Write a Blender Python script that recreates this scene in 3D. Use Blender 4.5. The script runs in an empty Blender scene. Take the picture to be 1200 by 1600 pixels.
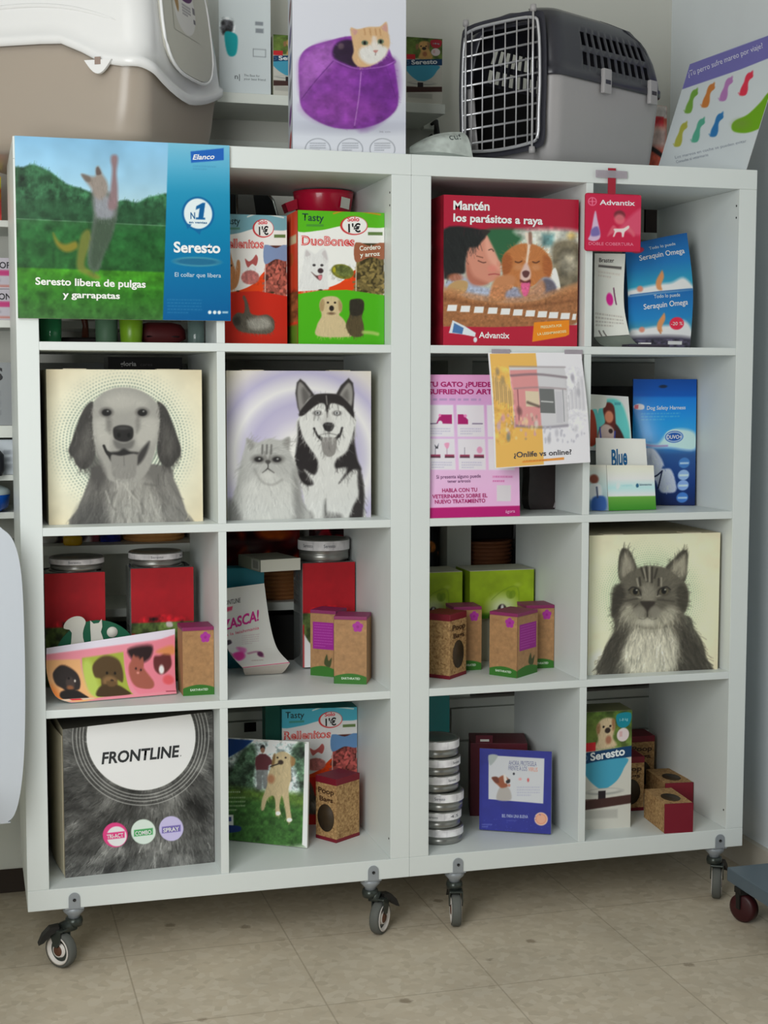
import bpy, bmesh, math, random
import numpy as np
from mathutils import Vector, Matrix

random.seed(7); RNG = np.random.default_rng(11)
S = bpy.context.scene
COL = S.collection

# ------------------------------------------------------------------ camera, light, exposure
cam_data = bpy.data.cameras.new('camera'); cam = bpy.data.objects.new('camera', cam_data); COL.objects.link(cam)
cam.location = (-0.0923, -2.8404, 1.1303)
cam.rotation_euler = (1.48515, -0.00134, -0.27589)
cam_data.sensor_fit = 'VERTICAL'; cam_data.sensor_height = 36.0; cam_data.lens = 51.705
cam_data.clip_start = 0.05
S.camera = cam

S.view_settings.view_transform = 'Standard'; S.view_settings.look = 'None'
S.view_settings.gamma = 1.0; S.view_settings.use_curve_mapping = False
S.view_settings.exposure = 0.0

world = bpy.data.worlds.new('daylight'); S.world = world; world.use_nodes = True
bg = world.node_tree.nodes['Background']; bg.inputs[0].default_value = (0.86, 0.94, 1.0, 1); bg.inputs[1].default_value = 0.06

def area_light(name, loc, target, sx, sy, power, color):
    l = bpy.data.lights.new(name, 'AREA'); l.shape = 'RECTANGLE'; l.size = sx; l.size_y = sy
    l.energy = power; l.color = color
    o = bpy.data.objects.new(name, l); COL.objects.link(o); o.location = loc
    o.rotation_euler = (Vector(target) - Vector(loc)).to_track_quat('-Z', 'Y').to_euler()
    return o
area_light('shop_window_daylight', (-0.8, -2.2, 1.5), (0.1, 0.0, 0.95), 1.2, 1.75, 47, (0.98, 1.0, 0.99))
area_light('ceiling_panel_light', (-0.4, -1.5, 2.74), (-0.4, -1.4, 0.0), 1.2, 0.6, 4, (1.0, 0.99, 0.95))

# ------------------------------------------------------------------ materials
def lin1(c): return c/12.92 if c <= 0.04045 else ((c+0.055)/1.055)**2.4
def lin(c, g=1.0): return tuple(min(0.95, lin1(v/255.0)*g) for v in c)
MATS = {}
def mat(name, color, rough=0.5, metal=0.0, var=0.04, scale=60.0, spec=0.4, bump=0.0, trans=0.0, coat=0.0, gain=1.0, stretch=(1, 1, 1)):
    """procedural principled material: a base colour varied by noise"""
    if name in MATS: return MATS[name]
    m = bpy.data.materials.new(name); m.use_nodes = True; nt = m.node_tree; p = nt.nodes['Principled BSDF']
    c = lin(color, gain)
    tc = nt.nodes.new('ShaderNodeTexCoord'); mp = nt.nodes.new('ShaderNodeMapping'); nz = nt.nodes.new('ShaderNodeTexNoise')
    mp.inputs['Scale'].default_value = stretch
    nz.inputs['Scale'].default_value = scale; nz.inputs['Detail'].default_value = 4
    mx = nt.nodes.new('ShaderNodeMix'); mx.data_type = 'RGBA'
    mx.inputs[6].default_value = (*[v*(1-var) for v in c], 1); mx.inputs[7].default_value = (*[min(1, v*(1+var)) for v in c], 1)
    nt.links.new(tc.outputs['Object'], mp.inputs['Vector']); nt.links.new(mp.outputs[0], nz.inputs['Vector'])
    nt.links.new(nz.outputs['Fac'], mx.inputs[0]); nt.links.new(mx.outputs[2], p.inputs['Base Color'])
    p.inputs['Roughness'].default_value = rough; p.inputs['Metallic'].default_value = metal
    p.inputs['Specular IOR Level'].default_value = spec; p.inputs['Transmission Weight'].default_value = trans
    p.inputs['Coat Weight'].default_value = coat
    if bump:
        b = nt.nodes.new('ShaderNodeBump'); b.inputs['Strength'].default_value = bump; b.inputs['Distance'].default_value = 0.002
        nt.links.new(nz.outputs['Fac'], b.inputs['Height']); nt.links.new(b.outputs[0], p.inputs['Normal'])
    MATS[name] = m; return m

def print_mat(name, rough, coat=0.0):
    m = bpy.data.materials.new(name); m.use_nodes = True; nt = m.node_tree; p = nt.nodes['Principled BSDF']
    a = nt.nodes.new('ShaderNodeAttribute'); a.attribute_name = 'ink'
    nz = nt.nodes.new('ShaderNodeTexNoise'); nz.inputs['Scale'].default_value = 400
    mr = nt.nodes.new('ShaderNodeMapRange'); mr.inputs[3].default_value = rough-0.05; mr.inputs[4].default_value = rough+0.05
    nt.links.new(a.outputs['Color'], p.inputs['Base Color']); nt.links.new(nz.outputs['Fac'], mr.inputs[0]); nt.links.new(mr.outputs[0], p.inputs['Roughness'])
    p.inputs['Specular IOR Level'].default_value = 0.3; p.inputs['Coat Weight'].default_value = coat
    return m
INK = print_mat('printed_card', 0.55); GLOSS = print_mat('glossy_print', 0.3, 0.05)

# ------------------------------------------------------------------ tagging
def tag(o, label=None, cat=None, group=None, kind=None):
    if label: o['label'] = label
    if cat: o['category'] = cat
    if group: o['group'] = group
    if kind: o['kind'] = kind
    return o
def empty(name, loc=(0, 0, 0), yaw=0.0, label=None, cat=None, group=None):
    o = bpy.data.objects.new(name, None); COL.objects.link(o); o.empty_display_size = 0.05
    o.location = loc; o.rotation_euler = (0, 0, yaw)
    return tag(o, label, cat, group)
def children(o): return [c for c in bpy.data.objects if c.parent == o]
def copy_tree(o, parent=None):
    c = o.copy(); COL.objects.link(c)
    if parent is not None: c.parent = parent
    for ch in children(o): copy_tree(ch, c)
    return c

# ------------------------------------------------------------------ mesh helpers
class MB:
    """collects shapes with materials, then links them as ONE mesh object"""
    def __init__(s): s.bm = bmesh.new(); s.mats = []
    def mi(s, m):
        if m not in s.mats: s.mats.append(m)
        return s.mats.index(m)
    def _fin(s, geo, m, M=None, smooth=False):
        k = s.mi(m)
        vs = [g for g in geo if isinstance(g, bmesh.types.BMVert)]
        if M is not None: bmesh.ops.transform(s.bm, matrix=M, verts=vs)
        fs = set(f for v in vs for f in v.link_faces)
        for f in fs: f.material_index = k; f.smooth = smooth
        return vs
    def box(s, x0, x1, y0, y1, z0, z1, m, bev=0.0, M=None, seg=2):
        r = bmesh.ops.create_cube(s.bm, size=1.0)
        vs = r['verts']
        for v in vs: v.co = Vector((x0+(v.co.x+.5)*(x1-x0), y0+(v.co.y+.5)*(y1-y0), z0+(v.co.z+.5)*(z1-z0)))
        if bev:
            es = list(set(e for v in vs for e in v.link_edges))
            rb = bmesh.ops.bevel(s.bm, geom=es, offset=bev, segments=seg, affect='EDGES', profile=0.6)
            vs = list(set(v for f in rb['faces'] for v in f.verts) | set(v for v in vs if v.is_valid))
        return s._fin(vs, m, M)
    def lathe(s, prof, m, n=32, M=None, sq=None, smooth=True, mats=None):
        """prof: (r, z) list; sq: superellipse exponent for squarish sections; r may be (rx, ry)"""
        rings = []; allv = []
        for r, z in prof:
            rx, ry = (r if isinstance(r, tuple) else (r, r))
            ring = []
            if rx < 1e-6: ring = [s.bm.verts.new((0, 0, z))]
            else:
                for k in range(n):
                    a = 2*math.pi*k/n; c, d = math.cos(a), math.sin(a)
                    if sq: c = math.copysign(abs(c)**(2/sq), c); d = math.copysign(abs(d)**(2/sq), d)
                    ring.append(s.bm.verts.new((rx*c, ry*d, z)))
            rings.append(ring); allv += ring
        for i in range(len(rings)-1):
            A, B = rings[i], rings[i+1]; mm = mats[i] if mats else m
            for k in range(n):
                k2 = (k+1) % n
                if len(A) == 1 and len(B) == 1: continue
                if len(A) == 1: f = s.bm.faces.new((A[0], B[k], B[k2]))
                elif len(B) == 1: f = s.bm.faces.new((A[k], B[0], A[k2]))
                else: f = s.bm.faces.new((A[k], B[k], B[k2], A[k2]))
                f.normal_flip(); f.material_index = s.mi(mm); f.smooth = smooth
        if M is not None: bmesh.ops.transform(s.bm, matrix=M, verts=allv)
        return allv
    def tube(s, pts, r, m, n=8, closed=False):
        pts = [Vector(p) for p in pts]; N = len(pts); rings = []
        for i, p in enumerate(pts):
            if closed: t = (pts[(i+1) % N]-pts[i-1]).normalized()
            else: t = (pts[min(i+1, N-1)]-pts[max(i-1, 0)]).normalized()
            up = Vector((0, 0, 1)) if abs(t.z) < 0.9 else Vector((1, 0, 0))
            a = t.cross(up).normalized(); b = a.cross(t)
            rr = r[i] if isinstance(r, (list, tuple)) else r
            rings.append([s.bm.verts.new(p + a*rr*math.cos(2*math.pi*k/n) + b*rr*math.sin(2*math.pi*k/n)) for k in range(n)])
        k0 = s.mi(m)
        for i in range(N if closed else N-1):
            A, B = rings[i], rings[(i+1) % N]
            for k in range(n):
                f = s.bm.faces.new((A[k], A[(k+1) % n], B[(k+1) % n], B[k])); f.material_index = k0; f.smooth = True
        if not closed:
            for R, fl in ((rings[0], 0), (rings[-1], 1)):
                f = s.bm.faces.new(R if not fl else R[::-1]); f.material_index = k0
    def prism(s, poly, axis, a0, a1, m, M=None, smooth=False):
        """extrude a 2-D outline along an axis ('x','y','z')"""
        def P(u, v, w): return {'x': (w, u, v), 'y': (u, w, v), 'z': (u, v, w)}[axis]
        A = [s.bm.verts.new(P(u, v, a0)) for u, v in poly]; B = [s.bm.verts.new(P(u, v, a1)) for u, v in poly]
        fs = [s.bm.faces.new(A), s.bm.faces.new(B[::-1])]
        n = len(poly)
        for k in range(n):
            f = s.bm.faces.new((A[k], B[k], B[(k+1) % n], A[(k+1) % n])); f.smooth = smooth; fs.append(f)
        for f in fs: f.material_index = s.mi(m)
        bmesh.ops.recalc_face_normals(s.bm, faces=fs)
        if M is not None: bmesh.ops.transform(s.bm, matrix=M, verts=A+B)
    def build(s, name, parent=None, loc=None, yaw=None):
        me = bpy.data.meshes.new(name); s.bm.to_mesh(me); s.bm.free()
        for m in s.mats: me.materials.append(m)
        o = bpy.data.objects.new(name, me); COL.objects.link(o)
        if parent is not None: o.parent = parent
        if loc is not None: o.location = loc
        if yaw is not None: o.rotation_euler = (0, 0, yaw)
        return o
def raw_mesh(name, V, F, mats, parent=None, idx=None, smooth=False):
    me = bpy.data.meshes.new(name); me.from_pydata([tuple(v) for v in V], [], F)
    for m in (mats if isinstance(mats, list) else [mats]): me.materials.append(m)
    if idx is not None: me.polygons.foreach_set('material_index', idx)
    if smooth: me.polygons.foreach_set('use_smooth', [True]*len(F))
    me.update()
    o = bpy.data.objects.new(name, me); COL.objects.link(o)
    if parent is not None: o.parent = parent
    return o

# ------------------------------------------------------------------ ink painter (all printed artwork is painted by code into a colour attribute)
def spline(pts, k=5, closed=True):
    P = np.array(pts, float); n = len(P); out = []
    for i in range(n if closed else n-1):
        if closed: p0, p1, p2, p3 = P[i-1], P[i], P[(i+1) % n], P[(i+2) % n]
        else: p0, p1, p2, p3 = P[max(i-1, 0)], P[i], P[i+1], P[min(i+2, n-1)]
        for j in range(k):
            t = j/k
            out.append(0.5*((2*p1)+(-p0+p2)*t+(2*p0-5*p1+4*p2-p3)*t*t+(-p0+3*p1-3*p2+p3)*t**3))
    if not closed: out.append(P[-1])
    return np.array(out)
class Art:
    def __init__(s, quad, nx, ny, bgc=(255, 255, 255)):
        """quad: the artwork's corners tl, tr, br, bl in drawing units; nx, ny: dots across and down"""
        s.q = np.array(quad, float); s.nx, s.ny = nx, ny
        t, sx = np.meshgrid(np.linspace(0, 1, ny), np.linspace(0, 1, nx), indexing='ij')
        tl, tr, br, bl = s.q
        P = ((1-sx)*(1-t))[..., None]*tl + (sx*(1-t))[..., None]*tr + (sx*t)[..., None]*br + ((1-sx)*t)[..., None]*bl
        s.X, s.Y = P[..., 0], P[..., 1]; s.S, s.Tt = sx, t
        s.px = float(np.linalg.norm(tr-tl)/nx)
        s.img = np.empty((ny, nx, 3)); s.img[:] = bgc
        s.texts = []
    def inv(s, x, y):
        a, b = 0.5, 0.5; tl, tr, br, bl = s.q
        for _ in range(8):
            P = (1-a)*(1-b)*tl+a*(1-b)*tr+a*b*br+(1-a)*b*bl
            du = (1-b)*(tr-tl)+b*(br-bl); dv = (1-a)*(bl-tl)+a*(br-tr)
            d = np.array([x, y])-P; det = du[0]*dv[1]-du[1]*dv[0]
            a += (d[0]*dv[1]-d[1]*dv[0])/det; b += (du[0]*d[1]-du[1]*d[0])/det
        return a, b
    def blend(s, m, c, sl=None):
        I = s.img if sl is None else s.img[sl]
        I += m[..., None]*(np.asarray(c, float)-I)
    def win(s, x0, y0, x1, y1):
        w = (s.X >= x0) & (s.X <= x1) & (s.Y >= y0) & (s.Y <= y1)
        if not w.any(): return None
        r = np.where(w.any(1))[0]; c = np.where(w.any(0))[0]
        return (slice(r[0], r[-1]+1), slice(c[0], c[-1]+1))
    def mask(s, P, soft):
        d = soft+2*s.px
        sl = s.win(P[:, 0].min()-d, P[:, 1].min()-d, P[:, 0].max()+d, P[:, 1].max()+d)
        if sl is None: return None, None
        X, Y = s.X[sl], s.Y[sl]; ins = np.zeros(X.shape, bool); D = np.full(X.shape, 1e9)
        for i in range(len(P)):
            ax, ay = P[i-1]; bx, by = P[i]
            if ay != by:
                c = ((ay > Y) != (by > Y)) & (X < (bx-ax)*(Y-ay)/(by-ay)+ax); ins ^= c
            dx, dy = bx-ax, by-ay; L = dx*dx+dy*dy+1e-12
            u = np.clip(((X-ax)*dx+(Y-ay)*dy)/L, 0, 1)
            D = np.minimum(D, (X-ax-u*dx)**2+(Y-ay-u*dy)**2)
        D = np.sqrt(D); D[ins] *= -1
        return np.clip(0.5-D/(2*soft), 0, 1), sl
    def poly(s, pts, c, soft=None, a=1.0, sm=True):
        P = spline(pts) if sm else np.array(pts, float)
        m, sl = s.mask(P, soft or 0.6*s.px)
        if m is not None: s.blend(m*a, c, sl)
        return s
    def rect(s, x0, y0, x1, y1, c, a=1.0, soft=None): return s.poly([(x0, y0), (x1, y0), (x1, y1), (x0, y1)], c, soft, a, False)
    def ell(s, cx, cy, rx, ry, c, soft=None, a=1.0, rot=0.0):
        R = max(rx, ry)+2*(soft or 0)+3*s.px; sl = s.win(cx-R, cy-R, cx+R, cy+R)
        if sl is None: return s
        X, Y = s.X[sl]-cx, s.Y[sl]-cy; ca, sa = math.cos(rot), math.sin(rot)
        u, v = (X*ca+Y*sa)/rx, (-X*sa+Y*ca)/ry
        q = np.sqrt(u*u+v*v)+1e-9; d = (q-1)*min(rx, ry)
        s.blend(np.clip(0.5-d/(2*(soft or 0.6*s.px)), 0, 1)*a, c, sl); return s
    def ring(s, cx, cy, r, w, c, a=1.0):
        d = np.abs(np.hypot(s.X-cx, s.Y-cy)-r)-w/2
        s.blend(np.clip(0.5-d/(1.2*s.px), 0, 1)*a, c); return s
    def line(s, pts, w, c, a=1.0, soft=None, sm=True):
        P = spline(pts, 5, False) if sm and len(pts) > 2 else np.array(pts, float); so = soft or 0.6*s.px
        d = w+so+2*s.px; sl = s.win(P[:, 0].min()-d, P[:, 1].min()-d, P[:, 0].max()+d, P[:, 1].max()+d)
        if sl is None: return s
        X, Y = s.X[sl], s.Y[sl]; D = np.full(X.shape, 1e9)
        for i in range(len(P)-1):
            ax, ay = P[i]; dx, dy = P[i+1]-P[i]; L = dx*dx+dy*dy+1e-12
            u = np.clip(((X-ax)*dx+(Y-ay)*dy)/L, 0, 1)
            D = np.minimum(D, (X-ax-u*dx)**2+(Y-ay-u*dy)**2)
        s.blend(np.clip(0.5-(np.sqrt(D)-w/2)/(2*so), 0, 1)*a, c, sl); return s
    def grad(s, stops, by='y', pts=None, soft=None):
        T = s.Tt if by == 'y' else s.S
        xs = [p for p, _ in stops]; c = np.stack([np.interp(T, xs, [q[k] for _, q in stops]) for k in range(3)], -1)
        if pts is None: s.img[:] = c
        else:
            P = np.array(pts, float); m, sl = s.mask(P, soft or 0.6*s.px)
            s.img[sl] += m[..., None]*(c[sl]-s.img[sl])
        return s
    def noise(s, amt, cell, pts=None, seed=0, oct=3):
        """mottled tone (multiplies what is there), inside an outline if one is given"""
        g = np.random.default_rng(seed); N = np.zeros(s.X.shape)
        for o in range(oct):
            cs = cell/2**o; nx = int(np.ptp(s.X)/cs)+3; ny = int(np.ptp(s.Y)/cs)+3; G = g.standard_normal((ny, nx))
            u = (s.X-s.X.min())/cs; v = (s.Y-s.Y.min())/cs; i, j = v.astype(int), u.astype(int); fu, fv = u-j, v-i
            fu = fu*fu*(3-2*fu); fv = fv*fv*(3-2*fv)
            N += (G[i, j]*(1-fu)*(1-fv)+G[i, j+1]*fu*(1-fv)+G[i+1, j]*(1-fu)*fv+G[i+1, j+1]*fu*fv)*0.6**o
        if pts is None: s.img *= (1+amt*N)[..., None]
        else:
            m, sl = s.mask(spline(pts), 2*s.px); s.img[sl] *= (1+amt*N[sl]*m)[..., None]
        np.clip(s.img, 0, 255, out=s.img); return s
    def fur(s, pts, n, ln, wd, amt, ang, seed=1, sm=True, a=0.5):
        amt *= 0.7; wd *= 0.6; n = int(n*1.5); ln *= 0.8
        """short hairs laid over what is there, lighter or darker than the tone they start on"""
        g = np.random.default_rng(seed); P = spline(pts) if sm else np.array(pts, float)
        m, sl = s.mask(P, s.px); x0, y0 = P.min(0); x1, y1 = P.max(0)
        if m is None: return s
        rr, cc = np.where(m > 0.5)
        if not len(rr): return s
        pick = g.integers(0, len(rr), n)
        for k in pick:
            r, c = rr[k]+sl[0].start, cc[k]+sl[1].start
            x, y = s.X[r, c], s.Y[r, c]; th = (ang(x, y) if callable(ang) else ang)+g.normal()*0.25
            L = ln*(0.6+0.8*g.random()); col = s.img[r, c]*(1+amt*g.normal())
            mx, my = x+L*.5*math.cos(th)+g.normal()*wd, y+L*.5*math.sin(th)+g.normal()*wd
            s.line([(x, y), (mx, my), (x+L*math.cos(th), y+L*math.sin(th))], wd*(0.6+0.8*g.random()), np.clip(col, 0, 255), a, sm=False)
        return s
    def blur(s, k=1):
        for _ in range(k):
            p = np.pad(s.img, ((1, 1), (1, 1), (0, 0)), mode='edge')
            s.img = (p[:-2, 1:-1]+p[2:, 1:-1]+p[1:-1, :-2]+p[1:-1, 2:]+2*p[1:-1, 1:-1])/6
        return s
    def T(s, txt, x, y, x2, y2, cap, c, bold=0.0, shear=0.0):
        s.texts.append((txt, x, y, x2, y2, cap, c, bold, shear)); return s
    def bars(s, x, y, x2, n, step, h, c, a=0.6, seed=3):
        """rows of print too small to read"""
        g = np.random.default_rng(seed)
        for k in range(n):
            u = x
            e = x2 if k < n-1 else x+(x2-x)*0.6
            while u < e:
                w = (0.03+0.07*g.random())*(x2-x)
                s.rect(u, y+k*step, min(u+w, e), y+k*step+h, c, a); u += w+0.025*(x2-x)
        return s

_glyph = {}
def glyphs(txt, bold, shear):
    key = (txt, bold, shear)
    if key not in _glyph:
        cu = bpy.data.curves.new('lettering', 'FONT'); cu.body = txt; cu.size = 1.0; cu.offset = bold; cu.shear = shear
        cu.resolution_u = 3; cu.fill_mode = 'FRONT'
        o = bpy.data.objects.new('lettering', cu); COL.objects.link(o)
        dg = bpy.context.evaluated_depsgraph_get(); dg.update()
        me = bpy.data.meshes.new_from_object(o.evaluated_get(dg))
        V = np.array([v.co[:2] for v in me.vertices]); F = [tuple(p.vertices) for p in me.polygons]
        bpy.data.objects.remove(o); bpy.data.curves.remove(cu); bpy.data.meshes.remove(me)
        _glyph[key] = (V, F)
    return _glyph[key]
CAP = None
def apply_art(parent, art, f, name='front_print', gain=1.0, m=None, off=0.0006, label=None, **_):
    """f(s, t, o): point of the surface at s across, t UP, lifted o off the surface"""
    global CAP
    ny, nx = art.ny, art.nx
    V = np.empty((ny*nx, 3))
    k = 0
    for j in range(ny):
        t = 1-j/(ny-1)
        for i in range(nx):
            V[k] = f(i/(nx-1), t, off); k += 1
    idx = np.arange(nx*ny).reshape(ny, nx)
    q = np.stack([idx[1:, :-1], idx[1:, 1:], idx[:-1, 1:], idx[:-1, :-1]], -1).reshape(-1, 4)
    c = np.clip(art.img.reshape(-1, 3), 0, 255)
    LV, LC, LF = [], [], []
    if art.texts:
        if CAP is None:
            v, _ = glyphs('H', 0.0, 0.0); CAP = v[:, 1].max()
        for j, (txt, x, y, x2, y2, cap, cc, bold, shear) in enumerate(art.texts):
            g, F = glyphs(txt, bold, shear)
            if not len(g): continue
            gx0, gx1 = g[:, 0].min(), g[:, 0].max()
            dx, dy = x2-x, y2-y; L = math.hypot(dx, dy); nxv, nyv = dy/L, -dx/L; b = nx*ny+len(LV)
            for gx, gy in g:
                u = (gx-gx0)/(gx1-gx0); h = gy/CAP*cap
                a, bb = art.inv(x+dx*u+nxv*h, y+dy*u+nyv*h)
                LV.append(f(a, 1-bb, off+0.0004+0.00012*j)); LC.append(cc)
            for p in F: LF.append([b+i for i in p])
    if LV: V = np.vstack([V, np.array(LV)]); c = np.vstack([c, np.array(LC, float)])
    tot = np.array([4]*len(q)+[len(p) for p in LF], np.int32)
    loops = np.concatenate([q.ravel()]+[np.array(p) for p in LF]).astype(np.int32)
    me = bpy.data.meshes.new(name)
    me.vertices.add(len(V)); me.vertices.foreach_set('co', np.ascontiguousarray(V).ravel())
    me.loops.add(len(loops)); me.loops.foreach_set('vertex_index', loops)
    me.polygons.add(len(tot)); me.polygons.foreach_set('loop_start', np.concatenate([[0], np.cumsum(tot)[:-1]]).astype(np.int32)); me.polygons.foreach_set('loop_total', tot)
    me.update(calc_edges=True)
    c = c/255.0; l = np.where(c <= 0.04045, c/12.92, ((c+0.055)/1.055)**2.4)*gain
    rgba = np.ones((len(V), 4), np.float32); rgba[:, :3] = np.clip(l, 0, 0.92)
    at = me.color_attributes.new('ink', 'FLOAT_COLOR', 'POINT'); at.data.foreach_set('color', rgba.ravel())
    me.materials.append(m or INK)
    o = bpy.data.objects.new(name, me); COL.objects.link(o); o.parent = parent
    if label: o['label'] = label
    return o
# ready-made surfaces
def flat(w, h, z0=0.0, y=0.0):                    # upright face looking to -y, centred on x
    return lambda s, t, o: (-w/2+s*w, y-o, z0+t*h)
def quadface(bl, br, tr, tl):
    bl, br, tr, tl = [np.array(p, float) for p in (bl, br, tr, tl)]
    n = np.cross(br-bl, tl-bl); n /= np.linalg.norm(n)
    return lambda s, t, o: tuple((1-s)*(1-t)*bl+s*(1-t)*br+s*t*tr+(1-s)*t*tl+o*n)
def loft(L, R, bulge=0.0):                        # sheet between two edge curves, listed bottom to top
    A, B = spline(L, 8, False), spline(R, 8, False); n = len(A)
    def base(s, t):
        u = min(max(t, 0), 1)*(n-1); i = min(int(u), n-2); w = u-i
        return (A[i]*(1-w)+A[i+1]*w)*(1-s)+(B[i]*(1-w)+B[i+1]*w)*s
    def f(s, t, o):
        e = 0.02
        p = base(s, t); du = base(s+e, t)-base(s-e, t); dv = base(s, min(t+e, 1))-base(s, max(t-e, 0))
        nrm = np.cross(du, dv); nrm /= np.linalg.norm(nrm)+1e-12
        return tuple(p+nrm*(o+bulge*math.sin(math.pi*min(max(s, 0), 1))))
    return f
def sheet(parent, f, thick, m, name='sheet', ns=10, nt=12):
    """a sheet of card with its own thickness, following surface f"""
    V, F = [], []
    for o in (0.0, -thick):
        for j in range(nt+1):
            for i in range(ns+1): V.append(f(i/ns, j/nt, o))
    N = (ns+1)*(nt+1); ix = lambda i, j, k: k*N+j*(ns+1)+i
    for j in range(nt):
        for i in range(ns):
            F.append((ix(i, j, 0), ix(i+1, j, 0), ix(i+1, j+1, 0), ix(i, j+1, 0)))
            F.append((ix(i, j, 1), ix(i, j+1, 1), ix(i+1, j+1, 1), ix(i+1, j, 1)))
    for i in range(ns):
        F.append((ix(i, 0, 0), ix(i, 0, 1), ix(i+1, 0, 1), ix(i+1, 0, 0))); F.append((ix(i, nt, 0), ix(i+1, nt, 0), ix(i+1, nt, 1), ix(i, nt, 1)))
    for j in range(nt):
        F.append((ix(0, j, 0), ix(0, j+1, 0), ix(0, j+1, 1), ix(0, j, 1))); F.append((ix(ns, j, 0), ix(ns, j, 1), ix(ns, j+1, 1), ix(ns, j+1, 0)))
    return raw_mesh(name, V, F, m, parent, smooth=False)
def carton(name, label, cat, pl, pr, z, h, d, m, group=None, bev=0.0012, part='carton'):
    """a box thing whose front bottom edge runs from pl to pr (x, y); returns root and width"""
    (xl, yl), (xr, yr) = pl, pr
    w = math.hypot(xr-xl, yr-yl); yaw = math.atan2(yr-yl, xr-xl)
    r = empty(name, ((xl+xr)/2, (yl+yr)/2, z), yaw, label, cat, group)
    b = MB(); b.box(-w/2, w/2, 0, d, 0, h, m, bev); b.build(part, r)
    return r, w

# ================================================================== THE SETTING
WHITE = mat('white_laminate', (224, 230, 228), rough=0.45, var=0.012, scale=9, spec=0.4)
WALLP = mat('wall_paint', (214, 214, 206), rough=0.85, var=0.02, scale=14, spec=0.2, bump=0.05)
WALLR = mat('right_wall_paint', (230, 236, 240), rough=0.8, var=0.02, scale=14, spec=0.2, bump=0.05)
CEIL = mat('ceiling_paint', (225, 225, 220), rough=0.9, var=0.02)

def terrazzo():
    m = bpy.data.materials.new('terrazzo_tiles'); m.use_nodes = True; nt = m.node_tree; p = nt.nodes['Principled BSDF']; N = nt.nodes.new; L = nt.links.new
    tc = N('ShaderNodeTexCoord')
    vo = N('ShaderNodeTexVoronoi'); vo.inputs['Scale'].default_value = 62; vo.inputs['Randomness'].default_value = 1
    L(tc.outputs['Object'], vo.inputs['Vector'])
    sep = N('ShaderNodeSeparateColor'); L(vo.outputs['Color'], sep.inputs[0])
    r1 = N('ShaderNodeValToRGB'); e = r1.color_ramp.elements
    cols = [(0.0, (162, 151, 131)), (0.16, (188, 178, 159)), (0.4, (203, 193, 174)), (0.62, (186, 172, 150)), (0.82, (216, 207, 190)), (1.0, (212, 205, 190))]
    e[0].position = 0; e[0].color = (*lin(cols[0][1]), 1); e[1].position = 1; e[1].color = (*lin(cols[-1][1]), 1)
    for pos, c in cols[1:-1]: q = e.new(pos); q.color = (*lin(c), 1)
    L(sep.outputs[0], r1.inputs[0])
    nz = N('ShaderNodeTexNoise'); nz.inputs['Scale'].default_value = 4; nz.inputs['Detail'].default_value = 6; L(tc.outputs['Object'], nz.inputs['Vector'])
    nzf = N('ShaderNodeTexNoise'); nzf.inputs['Scale'].default_value = 120; nzf.inputs['Detail'].default_value = 3; L(tc.outputs['Object'], nzf.inputs['Vector'])
    base = N('ShaderNodeMix'); base.data_type = 'RGBA'; base.inputs[6].default_value = (*lin((201, 188, 166)), 1); L(r1.outputs[0], base.inputs[7]); base.inputs[0].default_value = 0.33
    dirt = N('ShaderNodeMix'); dirt.data_type = 'RGBA'; dirt.blend_type = 'MULTIPLY'; dirt.inputs[0].default_value = 0.5
    L(base.outputs[2], dirt.inputs[6])
    rr = N('ShaderNodeMapRange'); rr.inputs[1].default_value = 0.3; rr.inputs[2].default_value = 0.7; rr.inputs[3].default_value = 0.72; rr.inputs[4].default_value = 1.1
    L(nz.outputs['Fac'], rr.inputs[0]); L(rr.outputs[0], dirt.inputs[7])
    # dark worn spots
    v2 = N('ShaderNodeTexVoronoi'); v2.inputs['Scale'].default_value = 6.5; L(tc.outputs['Object'], v2.inputs['Vector'])
    add = N('ShaderNodeMath'); add.operation = 'MULTIPLY_ADD'; add.inputs[1].default_value = 0.09; L(nzf.outputs['Fac'], add.inputs[0]); L(v2.outputs['Distance'], add.inputs[2])
    sp = N('ShaderNodeMapRange'); sp.inputs[1].default_value = 0.10; sp.inputs[2].default_value = 0.135; sp.inputs[3].default_value = 0.55; sp.inputs[4].default_value = 0.0; L(add.outputs[0], sp.inputs[0])
    spots = N('ShaderNodeMix'); spots.data_type = 'RGBA'; spots.inputs[7].default_value = (*lin((104, 86, 62)), 1); L(dirt.outputs[2], spots.inputs[6]); L(sp.outputs[0], spots.inputs[0])
    # grout lines every 333 mm
    sx = N('ShaderNodeSeparateXYZ'); L(tc.outputs['Object'], sx.inputs[0])
    lines = []
    for k, off in ((0, 0.186), (1, -0.304)):
        a = N('ShaderNodeMath'); a.operation = 'ADD'; a.inputs[1].default_value = -off+33.3; L(sx.outputs[k], a.inputs[0])
        b = N('ShaderNodeMath'); b.operation = 'PINGPONG'; b.inputs[1].default_value = 0.1665; L(a.outputs[0], b.inputs[0])
        c = N('ShaderNodeMapRange'); c.inputs[1].default_value = 0.0008; c.inputs[2].default_value = 0.0022; c.inputs[3].default_value = 0.38; c.inputs[4].default_value = 0; L(b.outputs[0], c.inputs[0]); lines.append(c)
    mx = N('ShaderNodeMath'); mx.operation = 'MAXIMUM'; L(lines[0].outputs[0], mx.inputs[0]); L(lines[1].outputs[0], mx.inputs[1])
    g = N('ShaderNodeMix'); g.data_type = 'RGBA'; g.inputs[7].default_value = (*lin((112, 98, 76)), 1); L(spots.outputs[2], g.inputs[6]); L(mx.outputs[0], g.inputs[0])
    L(g.outputs[2], p.inputs['Base Color']); p.inputs['Roughness'].default_value = 0.5; p.inputs['Specular IOR Level'].default_value = 0.3
    return m
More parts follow.
